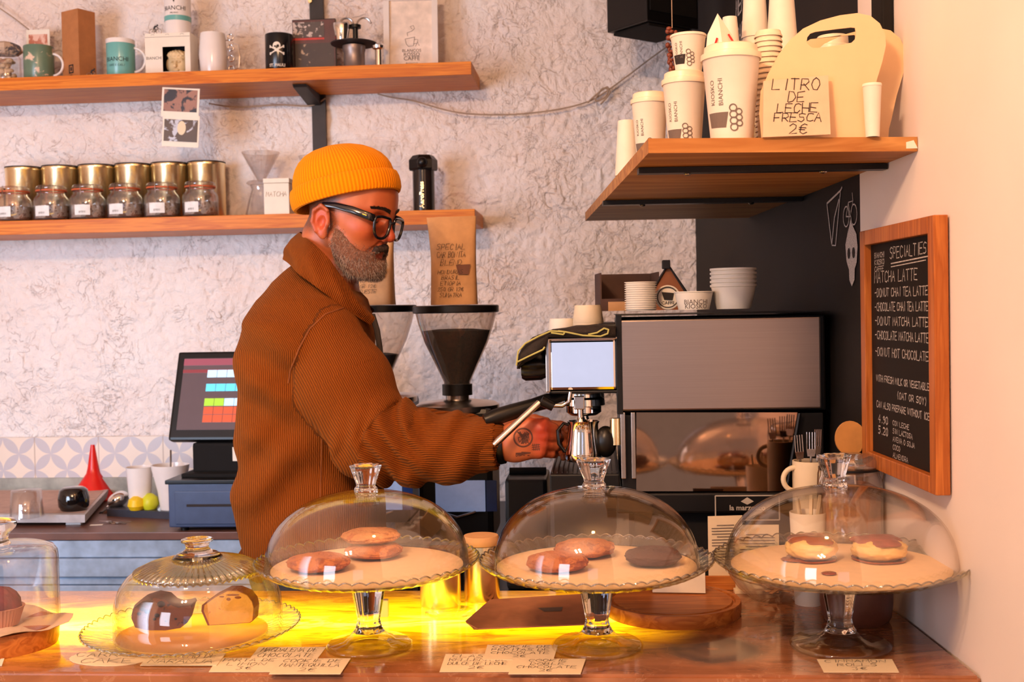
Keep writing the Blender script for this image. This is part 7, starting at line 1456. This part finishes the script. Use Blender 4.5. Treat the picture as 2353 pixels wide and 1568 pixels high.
# jacket seams: sleeve seam and side seam as stitched ridges
from mathutils.bvhtree import BVHTree
def surf(o):
    me = o.data; M_ = parent_matrix(o.parent) if o.parent else Matrix.Identity(4)
    return BVHTree.FromPolygons([M_ @ v.co for v in me.vertices], [tuple(p.vertices) for p in me.polygons])
def cast(bv, px, py, lift=.0006):
    d = ray(px, py); h = bv.ray_cast(EYE + d * 1.2, d); 
    return None if h[0] is None else h[0] - d * lift
bvj = surf(jk)
def seam(pts, r=.0016):
    out = []
    for (a, b) in zip(pts, pts[1:]):
        for k in range(8):
            q = cast(bvj, a[0] + (b[0] - a[0]) * k / 8, a[1] + (b[1] - a[1]) * k / 8, .0004)
            if q is not None: out.append(q)
    return out
M_SEAM = mat('seam_thread', srgb(128, 68, 22), .9)
m = MB(); m.tube(seam([(790, 708), (748, 722), (712, 756), (688, 800), (668, 850), (662, 886)]), .0017, 6); m.build('sleeve_seam', M_SEAM, jk, world=True) if False else m.build('sleeve_seam', M_SEAM, per, world=True)
m = MB(); m.tube(seam([(740, 1010), (738, 1080), (736, 1150), (734, 1220), (733, 1270)]), .0012, 6); m.build('side_seam', M_SEAM, per, world=True)
# cuff
def f_cuff(P):
    a, b = npt(1100, 1022, 2.21), npt(1143, 1021, 2.205); d = sd_cap(P, a, b, .052, .049); u = (b - a) / np.linalg.norm(b - a); t = (P - a) @ u; L_ = np.linalg.norm(b - a)
    d = np.maximum(np.maximum(d, t - L_), -t - .004); q = P - a; ang = np.arctan2(q[..., 2], q[..., 1]); d = d + .0014 * np.sin(ang * 22) * np.clip(t / .03, 0, 1)
    return np.maximum(d, -(sd_cap(P, a, b + u * .05, .044, .041)))
def rib_cuff(P): a = npt(1100, 1022, 2.21); return (P - a)[..., 2] * .999
c0 = npt(1120, 1022, 2.21); sculpt('cuff', f_cuff, c0 - .075, c0 + .075, .0028, M_CD, per, {'rib': rib_cuff}, 1, world=True)
# hem band
def f_hem(P):
    d = sd_torso(P, .003); z0 = PY(700, 1306, YC).z; z1_ = PY(700, 1252, YC).z; return np.maximum(np.maximum(d, P[..., 2] - z1_), z0 - P[..., 2]) + .0012 * np.sin(P[..., 0] * 500)
sculpt('hem_band', f_hem, [lo[0], 2.15, PY(700, 1320, YC).z], [PY(900, 1200, YC).x + .05, 2.68, PY(700, 1240, YC).z], .005, M_CD, per, {'rib': lambda P: P[..., 0]}, 1, world=True)
# collar: a folded strip round the neck
CT = [(850, 722, 2.345), (818, 680, 2.318), (786, 636, 2.305), (752, 590, 2.315), (716, 556, 2.345), (692, 538, 2.40), (694, 534, 2.46), (722, 552, 2.52), (764, 590, 2.54), (806, 640, 2.535), (848, 700, 2.50)]
CB = [(852, 748, 2.33), (812, 722, 2.285), (770, 692, 2.262), (724, 658, 2.262), (684, 628, 2.29), (656, 600, 2.38), (652, 596, 2.47), (690, 622, 2.56), (744, 664, 2.60), (800, 700, 2.59), (848, 730, 2.52)]
def crv(P_, n=6):
    V = [PY(*p) for p in P_]; out = []
    for i in range(len(V) - 1):
        p0, p1, p2, p3 = V[max(i - 1, 0)], V[i], V[i + 1], V[min(i + 2, len(V) - 1)]
        for k in range(n): u = k / n; out.append(.5 * ((2 * p1) + (p2 - p0) * u + (2 * p0 - 5 * p1 + 4 * p2 - p3) * u * u + (3 * p1 - p0 - 3 * p2 + p3) * u ** 3))
    return out + [V[-1]]
ct_, cb_ = crv(CT), crv(CB); m = MB(); nc = len(ct_); ctr = PY(745, 620, 2.42); vs = []; ribs = []; acc = 0; K = 9
for i in range(nc):
    if i: acc += (ct_[i] - ct_[i - 1]).length * .5 + (cb_[i] - cb_[i - 1]).length * .5
    for k in range(K):
        t = k / (K - 1); p = ct_[i].lerp(cb_[i], t); o_ = Vector((p.x - ctr.x, p.y - ctr.y, 0)).normalized(); vs.append(p + o_ * (.013 * math.sin(PI * min(1, t * 1.1)) + .002 * math.sin(i * .8 + k))); ribs.append(acc)
    for k in range(4):                                            # folded inside face
        t = (k + 1) / 4; p = ct_[i].lerp(cb_[i], t * .6); o_ = Vector((p.x - ctr.x, p.y - ctr.y, 0)).normalized(); vs.append(p - o_ * (.006 + .006 * t)); ribs.append(acc)
Q = K + 4; order = list(range(K - 1, -1, -1)) + list(range(K, Q)); fs = []
for i in range(nc - 1):
    for a_, b_ in zip(order, order[1:]): fs.append((i * Q + a_, i * Q + b_, (i + 1) * Q + b_, (i + 1) * Q + a_))
m.add(vs, fs); m.att['rib'] = ribs; m.build('collar', M_CD, per, world=True)
# zip edge down the front
m = MB(); zp = [PY(x, y, Y) for x, y, Y in ((851, 724, 2.34), (862, 760, 2.33), (868, 800, 2.32), (872, 850, 2.33), (876, 920, 2.34))]; m.tube([p + Vector((.004, 0, 0)) for p in zp], .006, 8); m.build('dark_zip', M_INK, per, world=True)

# ---- head
psi, the = R(20), R(12); fx = np.array([math.cos(psi) * math.cos(the), -math.sin(psi) * math.cos(the), -math.sin(the)]); ly = np.array([math.sin(psi), math.cos(psi), 0]); uz = np.cross(fx, ly)
HM = np.stack([fx, ly, uz], 1)                                      # columns = head axes
ear0 = np.array(PY(742, 508, 2.315)); HO = ear0 - HM @ np.array([-.005, -.078, 0])
KX = 1.14
def H2W(p): x = p[0] if p[0] < .02 else .02 + (p[0] - .02) / KX; q = HO + HM @ np.array((x, p[1], p[2])); return Vector(q)
def headQ(P):
    Q = (P - HO.astype(np.float32)) @ HM.astype(np.float32); Q[..., 0] = np.where(Q[..., 0] > .02, .02 + (Q[..., 0] - .02) * KX, Q[..., 0]); return Q
def sd_head(Q):
    Qa = Q.copy(); Qa[..., 1] = np.abs(Q[..., 1])                    # both sides alike
    d = sd_ell(Q, (.016, 0, .052), (.098, .077, .094))
    d = smin(d, sd_ell(Q, (.052, 0, .02), (.058, .064, .085)), .03)  # face block
    d = smin(d, sd_ell(Q, (.050, 0, -.048), (.052, .050, .048)), .03)  # jaw
    d = smin(d, sd_ell(Q, (.086, 0, -.080), (.022, .024, .020)), .022) # chin
    d = smin(d, sd_cap(Qa, (.012, .058, -.03), (.072, .030, -.088), .014, .014), .022)   # jaw edge
    d = smin(d, sd_ell(Qa, (.076, .046, .000), (.024, .018, .018)), .02)     # cheek bone
    d = smin(d, sd_cap(Qa, (.103, .008, .045), (.090, .046, .045), .0085, .008), .012)    # brow
    d = smin(d, sd_ell(Q, (.082, 0, .072), (.022, .048, .030)), .02)         # forehead
    eye = sd_ell(Qa, (.108, .031, .023), (.017, .018, .013)); d = smax(d, -eye, .010)       # socket
    d = smin(d, sd_ell(Qa, (.086, .031, .023), (.0135, .0135, .0120)), .003)  # lid over the ball
    d = smin(d, sd_cap(Q, (.100, 0, .034), (.123, 0, -.006), .0060, .0092), .010)  # nose bridge
    d = smin(d, sd_ell(Q, (.1225, 0, -.0105), (.0110, .0105, .0095)), .006)       # tip
    d = smin(d, sd_ell(Qa, (.111, .0115, -.014), (.0105, .0065, .0085)), .004)     # wings
    d = smax(d, -sd_ell(Qa, (.114, .0065, -.0245), (.0055, .0032, .0045)), .002)   # nostrils
    d = smin(d, sd_ell(Q, (.096, 0, -.036), (.0145, .026, .0125)), .010)           # upper lip pad
    d = smin(d, sd_cap(Qa, (.1065, 0, -.0425), (.093, .021, -.0475), .0042, .0022), .003) # lips
    d = smin(d, sd_cap(Qa, (.1060, 0, -.0525), (.093, .019, -.0500), .0046, .0025), .003)
    d = smax(d, -sd_cap(Qa, (.114, 0, -.0475), (.098, .024, -.0485), .0016, .0014), .002)
    d = smax(d, -sd_cap(Qa, (.109, .010, -.020), (.094, .034, -.044), .0025), .007)  # smile fold
    # ears
    ear = sd_ell(Qa, (-.006, .082, .001), (.0185, .0075, .0310)); ear = smin(ear, sd_ell(Qa, (.001, .080, -.026), (.0095, .0060, .0105)), .006)
    for a_, b_ in (((.006, .0865, .022), (-.008, .0905, .030)), ((-.008, .0905, .030), (-.021, .091, .018)), ((-.021, .091, .018), (-.022, .090, -.004)), ((-.022, .090, -.004), (-.012, .087, -.022))): ear = smin(ear, sd_cap(Qa, a_, b_, .0042), .003)
    ear = smax(ear, -sd_ell(Qa, (-.002, .0925, -.003), (.0105, .0105, .0155)), .0025); ear = smax(ear, -sd_cap(Qa, (.000, .0945, .019), (-.014, .0945, .010), .0058), .003)
    ear = smin(ear, sd_ell(Qa, (.0085, .083, -.004), (.0045, .005, .007)), .003)
    d = smin(d, ear, .006); return d
n0, n1 = npt(752, 545, 2.40), npt(760, 680, 2.43)
def f_head(P):
    d = sd_head(headQ(P)); d = smin(d, sd_cap(P, n0, n1, .052, .062), .022)
    ad = sd_cap(P, npt(800, 625, 2.37), npt(775, 680, 2.40), .020, .018); return smin(d, ad, .03)
def hand_fn(pts, side):
    pass
# right hand: back towards us, fingers closed round the pitcher handle
HY = 2.192
def Hn(px, py, dY=0.0): return npt(px, py, HY + dY)
def f_hand(P):
    d = sd_cap(P, Hn(1120, 1024, .02), Hn(1166, 1020, .012), .033, .029)
    Mh = np.eye(3, dtype=np.float32)
    d = smin(d, sd_box(P, Hn(1207, 1014, .006), (.041, .0165, .034), .0155, Mh), .018)
    d = smin(d, sd_ell(P, Hn(1188, 1020, .002), (.034, .021, .034)), .012)
    kn = [((1243, 986), .0105, 0), ((1249, 1003), .0108, .002), ((1247, 1022), .0102, .004), ((1238, 1040), .0092, .006)]
    tips = []
    for i, ((x, y), r, o) in enumerate(kn):
        k0 = Hn(x - 42, y * .72 + 1014 * .28, .004); k1 = Hn(x, y, -.003 + o); k2 = Hn(x + 28, y + 3, .020 + o * .6); k3 = Hn(x + 36, y + 4, .046); k4 = Hn(x + 14, y + 5, .060)
        tend = sd_cap(P, k0, k1, r * .62, r * .8); d = smin(d, tend, .010)
        fg = sd_cap(P, k1, k2, r, r * .92); fg = smin(fg, sd_cap(P, k2, k3, r * .92, r * .84), .003); fg = smin(fg, sd_cap(P, k3, k4, r * .84, r * .72), .003)
        d = smin(d, fg, .0035)
    th = smin(sd_cap(P, Hn(1180, 990, .006), Hn(1216, 976, .0), .0155, .0125), sd_cap(P, Hn(1216, 976, .0), Hn(1250, 973, .004), .0118, .0100), .006)
    th = smin(th, sd_cap(P, Hn(1250, 973, .004), Hn(1272, 982, .016), .0098, .0080), .003); d = smin(d, th, .009)
    return d
def f_lhand(P):                                                       # left hand, behind the right one
    o = npt(1150, 1005, 2.375); d = sd_cap(P, npt(1075, 1005, 2.40), o, .032, .028); c = o + np.array([.05, -.01, 0], dtype=np.float32); d = smin(d, sd_box(P, c, (.040, .017, .036), .015), .015)
    for i, L_ in enumerate((.034, .040, .036, .028)):
        k1 = c + np.array([.040, 0, .027 - i * .018], dtype=np.float32); k2 = k1 + np.array([L_, -.012, -.002], dtype=np.float32); k3 = k2 + np.array([L_ * .5, -.024, -.004], dtype=np.float32); k4 = k3 + np.array([-.006, -.018, -.004], dtype=np.float32)
        fg = smin(sd_cap(P, k1, k2, .0096, .009), sd_cap(P, k2, k3, .009, .008), .003); d = smin(smin(fg, sd_cap(P, k3, k4, .008, .007), .003), d, .004)
    return smin(d, smin(sd_cap(P, c + np.array([-.02, -.01, .025], dtype=np.float32), c + np.array([.02, -.03, .040], dtype=np.float32), .013, .010), sd_cap(P, c + np.array([.02, -.03, .040], dtype=np.float32), c + np.array([.045, -.036, .036], dtype=np.float32), .010, .008), .004), .008)
def f_core(P): return smin(smin(sd_torso(P, -.025), arm_sd(P, ARM, -.03), .02), arm_sd(P, FARM, -.03), .02)
parts_ = []
hc = H2W((.03, 0, .02))
for fn, lo_, hi_, res in ((f_head, (hc.x - .15, hc.y - .13, PY(745, 690, 2.4).z), (hc.x + .15, hc.y + .13, hc.z + .16), .0023), (f_hand, Hn(1118, 1090, -.05), Hn(1310, 940, .09), .0017), (f_lhand, npt(1070, 1080, 2.30), npt(1320, 930, 2.47), .0035), (f_core, (lo[0], 2.12, lo[2] + .06), (hi[0], 2.66, hi[2]), .012)):
    parts_.append(nets(fn, [min(a, b) for a, b in zip(lo_, hi_)], [max(a, b) for a, b in zip(lo_, hi_)], res))
off = 0; V_ = []; F_ = []
for v, f in parts_: V_.append(v); F_.append(f + off); off += len(v)
V_ = np.concatenate(V_); F_ = np.concatenate(F_)
def raw_mesh(name, v, f, mt, parent, attrs, smooth=1):
    Mi = np.array(parent_matrix(parent).inverted()); vl = v @ Mi[:3, :3].T + Mi[:3, 3]; me = bpy.data.meshes.new(name)
    me.vertices.add(len(vl)); me.vertices.foreach_set('co', vl.astype(np.float32).ravel()); me.loops.add(len(f) * 4); me.loops.foreach_set('vertex_index', f.astype(np.int32).ravel())
    me.polygons.add(len(f)); me.polygons.foreach_set('loop_start', np.arange(0, len(f) * 4, 4, dtype=np.int32)); me.polygons.foreach_set('loop_total', np.full(len(f), 4, dtype=np.int32)); me.update(calc_edges=True)
    bm = bmesh.new(); bm.from_mesh(me); bmesh.ops.recalc_face_normals(bm, faces=bm.faces)
    for _ in range(smooth): bmesh.ops.smooth_vert(bm, verts=bm.verts, factor=.5, use_axis_x=True, use_axis_y=True, use_axis_z=True)
    bm.to_mesh(me); bm.free(); me.polygons.foreach_set('use_smooth', [True] * len(me.polygons))
    for k, a_ in attrs.items(): at = me.attributes.new(k, 'FLOAT', 'POINT'); at.data.foreach_set('value', np.asarray(a_, dtype=np.float32))
    me.materials.append(mt); o = bpy.data.objects.new(name, me); COL.objects.link(o); o.parent = parent; return o
Qv = headQ(V_.astype(np.float32)); Qs = Qv.copy(); Qs[:, 1] = np.abs(Qs[:, 1])
def g_(c, r): return np.exp(-(((Qs - np.array(c)) / np.array(r)) ** 2).sum(1))
red = .95 * g_((.12, 0, -.01), (.022, .022, .022)) + .75 * g_((-.006, .085, .0), (.022, .02, .036)) + .55 * g_((.08, .05, -.002), (.035, .03, .025)) + .45 * g_((.09, .03, .035), (.03, .03, .02)) + .95 * g_((.106, 0, -.0515), (.02, .024, .010))
kx = V_ - np.array(Hn(1245, 1010)); red += .75 * np.exp(-((kx / np.array([.022, .05, .045])) ** 2).sum(1)) + .5 * np.exp(-(((V_ - np.array(Hn(1240, 975))) / .03) ** 2).sum(1))
stub = np.clip((.030 - Qs[:, 0]) / .02, 0, 1) * np.clip((Qs[:, 2] + .035) / .02, 0, 1) * (1 - g_((-.006, .088, .0), (.021, .012, .034)) * 1.4).clip(0, 1) * np.clip((.16 - np.abs(Qs[:, 2])) / .01, 0, 1)
stub += .5 * np.clip((-.02 - Qs[:, 2]) / .02, 0, 1) * np.clip((Qs[:, 0] - .0) / .02, 0, 1) * np.clip((Qs[:, 2] + .125) / .01, 0, 1)
stub *= (np.abs(Qs[:, 1]) < .12)
sk = M_SKIN.node_tree; pb = sk.nodes['Principled BSDF']
at = sk.nodes.new('ShaderNodeAttribute'); at.attribute_name = 'stub'; nz_ = sk.nodes.new('ShaderNodeTexNoise'); nz_.inputs['Scale'].default_value = 620; nz_.inputs['Detail'].default_value = 2; tc_ = sk.nodes.new('ShaderNodeTexCoord'); sk.links.new(tc_.outputs['Object'], nz_.inputs[0])
mu = sk.nodes.new('ShaderNodeMath'); mu.operation = 'MULTIPLY'; sk.links.new(at.outputs['Fac'], mu.inputs[0]); mr_ = sk.nodes.new('ShaderNodeMapRange'); mr_.inputs[1].default_value = .35; mr_.inputs[2].default_value = .6; mr_.inputs[3].default_value = .45; mr_.inputs[4].default_value = .95; sk.links.new(nz_.outputs[0], mr_.inputs[0]); sk.links.new(mr_.outputs[0], mu.inputs[1])
src = pb.inputs['Base Color'].links[0].from_socket; mx_ = sk.nodes.new('ShaderNodeMix'); mx_.data_type = 'RGBA'; sk.links.new(mu.outputs[0], mx_.inputs[0]); sk.links.new(src, mx_.inputs[6]); mx_.inputs[7].default_value = srgb(78, 58, 52); sk.links.new(mx_.outputs[2], pb.inputs['Base Color'])
body = raw_mesh('body', V_, F_, M_SKIN, per, {'red': np.clip(red, 0, 1), 'stub': np.clip(stub, 0, 1)}, 1)
bvb = surf(body)
# ---- beard and moustache: a soft volume plus short hairs
M_BRD = m_spots('greying_beard', srgb(128, 80, 58), srgb(142, 98, 76), 300, .52, .9, .6); M_DK = mat('dark_moustache', srgb(64, 44, 36), .9, nz=.2, nscale=300, bump=.6, bscale=500)
def beard_region(Q):
    x, y, z = Q[..., 0], np.abs(Q[..., 1]), Q[..., 2]
    line = -.020 - .30 * (x - .03) + .010 * np.sin(x * 60)                                   # upper edge across the cheek
    side = np.minimum(np.maximum(x - .040, .020 - x), z - .030) if False else None
    r1 = np.maximum(z - line, .016 - x)
    sb = np.maximum(np.maximum(np.abs(x - .027) - .0085, z - .028), -.03 - z)
    r = r1; r = np.maximum(r, -.100 - z); lips = np.maximum(((x - .105) / .022) ** 2 + (y / .025) ** 2 + ((z + .0495) / .0100) ** 2 - 1, -9) * .008
    nose = np.maximum(-.030 - z, .094 - x)
    r = np.maximum(r, -lips); return np.maximum(r, z + .027 - 10 * np.maximum(0, .09 - x))
def f_beard(P):
    Q = headQ(P); fz = .0009 * np.sin(Q[..., 0] * 900 + 3 * np.sin(Q[..., 2] * 400)) * np.sin(Q[..., 2] * 700 + Q[..., 1] * 800)
    th = .0008 + .0050 * np.clip((-.03 - Q[..., 2]) / .05, 0, 1) + .0035 * np.clip((Q[..., 0] - .05) / .04, 0, 1)
    d = sd_head(Q); return smax(d - th + fz, beard_region(Q), .004)
bd = sculpt('beard', f_beard, (hc.x - .12, hc.y - .13, hc.z - .18), (hc.x + .15, hc.y + .13, hc.z + .03), .0026, M_BRD, per, None, 1, world=True)
def f_mou(P):
    Q = headQ(P); Qa = Q.copy(); Qa[..., 1] = np.abs(Q[..., 1]); d = smin(sd_cap(Qa, (.1135, .002, -.0325), (.104, .020, -.0390), .0078, .0070), sd_cap(Qa, (.104, .020, -.0390), (.094, .030, -.0570), .0068, .0040), .004)
    return d + .0009 * np.sin(Q[..., 1] * 900 + Q[..., 2] * 500)
sculpt('moustache', f_mou, (hc.x - .02, hc.y - .13, hc.z - .12), (hc.x + .15, hc.y + .10, hc.z + .02), .0018, M_DK, per, None, 1, world=True)
rnd = random.Random(12); Mw = parent_matrix(per); uzv, fxv = Vector(uz), Vector(fx)
hair = {'g': MB(), 'd': MB(), 'w': MB()}
def plant(o, n, shell):
    vsn = [(Mw @ v.co, v.normal.copy()) for v in o.data.vertices]; Qh = headQ(np.array([p for p, _ in vsn], dtype=np.float32)); Rg = beard_region(Qh)
    ok = [i for i in range(len(vsn)) if Rg[i] < .016 and abs(Qh[i][1]) < .1 and Qh[i][1] < .035 and -.115 < Qh[i][2] < .03 and Qh[i][0] > .008] if not shell else [i for i in range(len(vsn)) if Qh[i][1] < .035]
    for _ in range(n):
        i = rnd.choice(ok); p, nrm = vsn[i]; q = Qh[i]
        if not shell and (rnd.random() > math.exp(-max(0, Rg[i]) / .0045) * .9 + .05 or (q[2] > -.03 and q[0] > .05)): continue
        p = p + Vector((rnd.uniform(-.001, .001), 0, rnd.uniform(-.001, .001)))
        L_ = rnd.uniform(.003, .0065) * (1.35 if q[2] < -.06 and q[0] > .04 else .7); d = (-uzv * rnd.uniform(.6, 1) + fxv * rnd.uniform(-.1, .5) + nrm * rnd.uniform(.15, .45) + Vector((rnd.uniform(-.3, .3), rnd.uniform(-.2, .2), rnd.uniform(-.3, .2)))).normalized()
        s_ = d.cross(Vector((0, -1, 0))).normalized() * .00024; grey = .12 + .7 * max(0, min(1, (-.045 - q[2]) / .04)) + (.35 if q[0] < .06 else 0); k = 'w' if rnd.random() < grey * .42 else ('d' if rnd.random() < .5 else 'g')
        hair[k].add([p - s_, p + s_, p + d * L_ + nrm * .0003], [(0, 1, 2)], True)
plant(bd, 11000, True); plant(body, 5000, False)
for k, c in (('g', (122, 96, 82)), ('d', (66, 48, 40)), ('w', (184, 164, 148))): o = hair[k].build('beard_hair', mat('beard_hair_' + k, srgb(*c), .7), bd, world=False if False else True); o['kind'] = 'stuff'
# eyebrows, eyes
for sy in (-1, 1):
    m = MB(); rb_ = []
    for _ in range(420):
        t = rnd.random(); q = Vector(H2W((.1165 - .022 * t * t, sy * (.010 + .046 * t), .0405 + .005 * math.sin(t * 2.6) + rnd.uniform(-.0040, .0030) * (1.1 - .6 * t)))); nn = bvb.find_nearest(q); q = nn[0] + nn[1] * .0006; d = Vector(H2W((.1135 - .014, sy * (.014 + .06), .045))) - Vector(H2W((.1135, sy * .014, .041))); d.normalize(); d = (d + Vector((rnd.uniform(-.2, .3), -.25, rnd.uniform(.0, .5)))).normalized(); L_ = rnd.uniform(.005, .009); s_ = d.cross(Vector((0, -1, .1))).normalized() * .0005
        m.add([q - s_, q + s_, q + d * L_], [(0, 1, 2)])
    m.build('eyebrow', mat('brow_hair', srgb(48, 34, 30), .8), per, world=True)
    m = MB(); m.tube([H2W((.0990 - .006 * abs(t - .5), sy * (.021 + .020 * t), .0175 - .002 * math.sin(t * PI))) for t in (0, .25, .5, .75, 1)], .0009, 6); m.build('eyelashes', M_INK, per, world=True)
# ---- beanie
hcn = np.array(PY(798, 463, 2.375)); pu = R(10.8); hfx = np.array([math.cos(psi) * math.cos(pu), -math.sin(psi) * math.cos(pu), math.sin(pu)]); hly = np.array([math.sin(psi), math.cos(psi), 0]); hup = np.cross(hfx, hly)
M_KNIT = m_knit(); HA, HB = .1130, .0935
def hatmesh(prof, closed=False, n=220, lump=.0):
    vs = []; rib = []; NR = 92
    for (r, z) in prof:
        for i in range(n):
            a = 2 * PI * i / n; rr = r * (1 + lump * noise.noise(Vector((math.cos(a) * 1.6, math.sin(a) * 1.6, z * 22)))); sl = -.010 * max(0, (z - .05) / .06) ** 1.5 if lump else 0
            p = hcn + hfx * (rr * HA * math.cos(a) + sl) + hly * (rr * HB * math.sin(a)) + hup * z; vs.append(Vector(p)); rib.append(a * NR)
    q = len(prof); fs = [(j * n + i, j * n + (i + 1) % n, ((j + 1) % q) * n + (i + 1) % n, ((j + 1) % q) * n + i) for j in range(q if closed else q - 1) for i in range(n)]
    # the seam of the rib numbers is harmless: NR is a whole number of turns
    m = MB().add(vs, fs); m.att['rib'] = [x if (i % n) else x for i, x in enumerate(rib)]; return m
m = hatmesh([(.93, .012), (.955, .036), (.962, .046), (.945, .058), (.905, .070), (.83, .083), (.73, .094), (.60, .104), (.45, .111), (.28, .1155), (.12, .1175), (0, .118)], lump=.022); bn = m.build('beanie', M_KNIT, per, world=True)
m = hatmesh([(.93, .004), (.965, -.001), (1.015, .000), (1.045, .007), (1.052, .018), (1.045, .030), (1.02, .039), (.985, .0415), (.955, .040), (.93, .034)], closed=True, lump=.006); m.build('cuff', M_KNIT, bn, world=True)
# ---- eyeglasses
M_GF = mat('glasses_frame', srgb(24, 24, 32), .15, coat=.6)
def rim(sy):
    pts = []; shape = [(-.0265, .0165), (-.012, .020), (.010, .0205), (.0255, .0170), (.0275, .006), (.0235, -.010), (.013, -.0205), (-.004, -.0225), (-.018, -.0175), (-.0255, -.004), (-.0265, .0165)]
    for (u, w) in shape: u_ = u * 1.0; y = sy * (.0365 + u_ * 1.0 if True else 0); pts.append(H2W((.1215 - .16 * max(0, abs(y) - .012) , y, .0085 + w)))
    return pts
t_ = bpy.data.objects.new('eyeglasses', None); COL.objects.link(t_); t_.parent = per; t_.location = Vector(H2W((.11, 0, .02))) - Vector(per.location)
def smooth_loop(P_, n=5):
    out = []; N = len(P_) - 1
    for i in range(N):
        p0, p1, p2, p3 = P_[(i - 1) % N], P_[i], P_[(i + 1) % N], P_[(i + 2) % N]
        for k in range(n): u = k / n; out.append(.5 * ((2 * p1) + (p2 - p0) * u + (2 * p0 - 5 * p1 + 4 * p2 - p3) * u * u + (3 * p1 - p0 - 3 * p2 + p3) * u ** 3))
    return out + [out[0]]
for sy in (-1, 1):
    lp = smooth_loop(rim(sy)); m = MB(); m.tube(lp, .0031, 8, cap=False); m.build('rim', M_GF, t_, world=True)
    m = MB(); c_ = sum(lp, Vector()) / len(lp); m.add([c_] + lp, [(0, i + 1, i + 2) for i in range(len(lp) - 1)]); m.build('lens', m_thin_glass('lens' + str(sy), tint=(.95, .90, .86, 1), edge=(.8, .7, .65, 1), refl=.25, pw=3), t_, world=True)
    m = MB(); T_ = [(.1115, .0655, .0240), (.100, .0745, .0265), (.060, .0800, .0325), (.020, .0845, .0350), (-.006, .0855, .0330), (-.022, .0845, .018), (-.030, .082, .002)]; m.tube([H2W((x, sy * y, z)) for x, y, z in T_], [.0028, .0030, .0029, .0024, .0019, .0018, .0017], 12, flat=2.7)
    m.build('temple_arm', M_GF, t_, world=True)
m = MB(); m.tube([H2W((.1205, -.012, .018)), H2W((.1265, 0, .020)), H2W((.1205, .012, .018))], .0028, 8); m.build('bridge', M_GF, t_, world=True)
m = MB(); m.tube([H2W((.100, -.0795, .027)), H2W((.090, -.0815, .0285))], .0012, 6); m.build('silver_mark', M_CHROME, t_, world=True)
# ---- tattoo on the hand, strap at the wrist
def on_body(px, py): return cast(bvb, px, py, .0005)
def tattoo(pls, wd):
    m = MB()
    for pl in pls:
        q = [(x, y) for (a, b) in zip(pl, pl[1:]) for k in range(4) for x, y in [(a[0] + (b[0] - a[0]) * k / 4, a[1] + (b[1] - a[1]) * k / 4)]] + [pl[-1]]
        vs = []; 
        for i, (x, y) in enumerate(q):
            a = q[max(i - 1, 0)]; b = q[min(i + 1, len(q) - 1)]; dx, dy_ = b[0] - a[0], b[1] - a[1]; l = math.hypot(dx, dy_) or 1
            for s_ in (-.5, .5):
                h = on_body(x - dy_ / l * wd * s_, y + dx / l * wd * s_); vs.append(h)
        for i in range(len(q) - 1):
            f = [vs[2 * i], vs[2 * i + 1], vs[2 * i + 3], vs[2 * i + 2]]
            if all(v is not None for v in f) and max((f[0] - v).length for v in f) < .02: m.add(f, [(0, 1, 2, 3)])
    return m
def circ_(cx, cy, r, n=26): return [(cx + r * math.cos(2 * PI * i / n), cy + r * math.sin(2 * PI * i / n)) for i in range(n + 1)]
M_TAT = mat('faded_tattoo_ink', srgb(98, 56, 42), .7)
rt = random.Random(2); pl = [circ_(1202, 1006, 22), circ_(1202, 1006, 20)]
pl += [[(1202 + rt.uniform(-15, 15), 1006 + rt.uniform(-15, 15)) for _ in range(4)] for _ in range(12)]
pl += [[(1224 + k * 4, 1020), (1227 + k * 4, 1036)] for k in range(4)] + [[(1222, 1024 + k * 5), (1241, 1022 + k * 5)] for k in range(3)] + [[(1184 + rt.uniform(0, 36), 1042 + rt.uniform(-3, 8)) for _ in range(3)] for _ in range(9)]
tattoo(pl, 1.7).build('tattoo', M_TAT, per, world=True)
m = MB(); a_ = Vector(npt(1144, 1022, 2.208)); b_ = Vector(npt(1160, 1021, 2.206)); m.tube([a_, a_.lerp(b_, .3), b_], [.037, .0385, .037], 40, cap=False); m.tube([a_, b_], [.035, .035], 40, cap=False); m.build('wrist_strap', M_BLACK, per, world=True)
# ---- trousers, apron edge, shoes (hidden by the counter from here)
hz0 = float(tz[0])
def f_tr(P):
    d = None
    for sy in (-1, 1):
        hip = np.array([per.location.x + .03, YC + sy * .09, hz0 - .02], dtype=np.float32); kn = np.array([per.location.x + .07, YC + sy * .10, .50], dtype=np.float32); an = np.array([per.location.x + .03, YC + sy * .11, .09], dtype=np.float32)
        e = smin(sd_cap(P, hip, kn, .105, .075), sd_cap(P, kn, an, .075, .060), .03); d = e if d is None else smin(d, e, .02)
    return smin(d, sd_ell(P, (per.location.x + .02, YC, hz0 + .02), (.145, .175, .14)), .04)
sculpt('trousers', f_tr, (per.location.x - .2, YC - .25, .05), (per.location.x + .26, YC + .25, hz0 + .15), .012, mat('dark_trousers', srgb(48, 52, 62), .9, nz=.08), per, None, 2, world=True)
for sy in (-1, 1):
    m = MB(); x0 = per.location.x + .03; pr = [(-.09, 0), (.17, 0), (.20, .02), (.19, .05), (.10, .08), (.04, .10), (-.06, .10), (-.09, .06)]; m.prism(pr, .09, c=(x0, YC + sy * .11 - .045, 0)); m.build('shoe', M_BLACK, per, world=True)
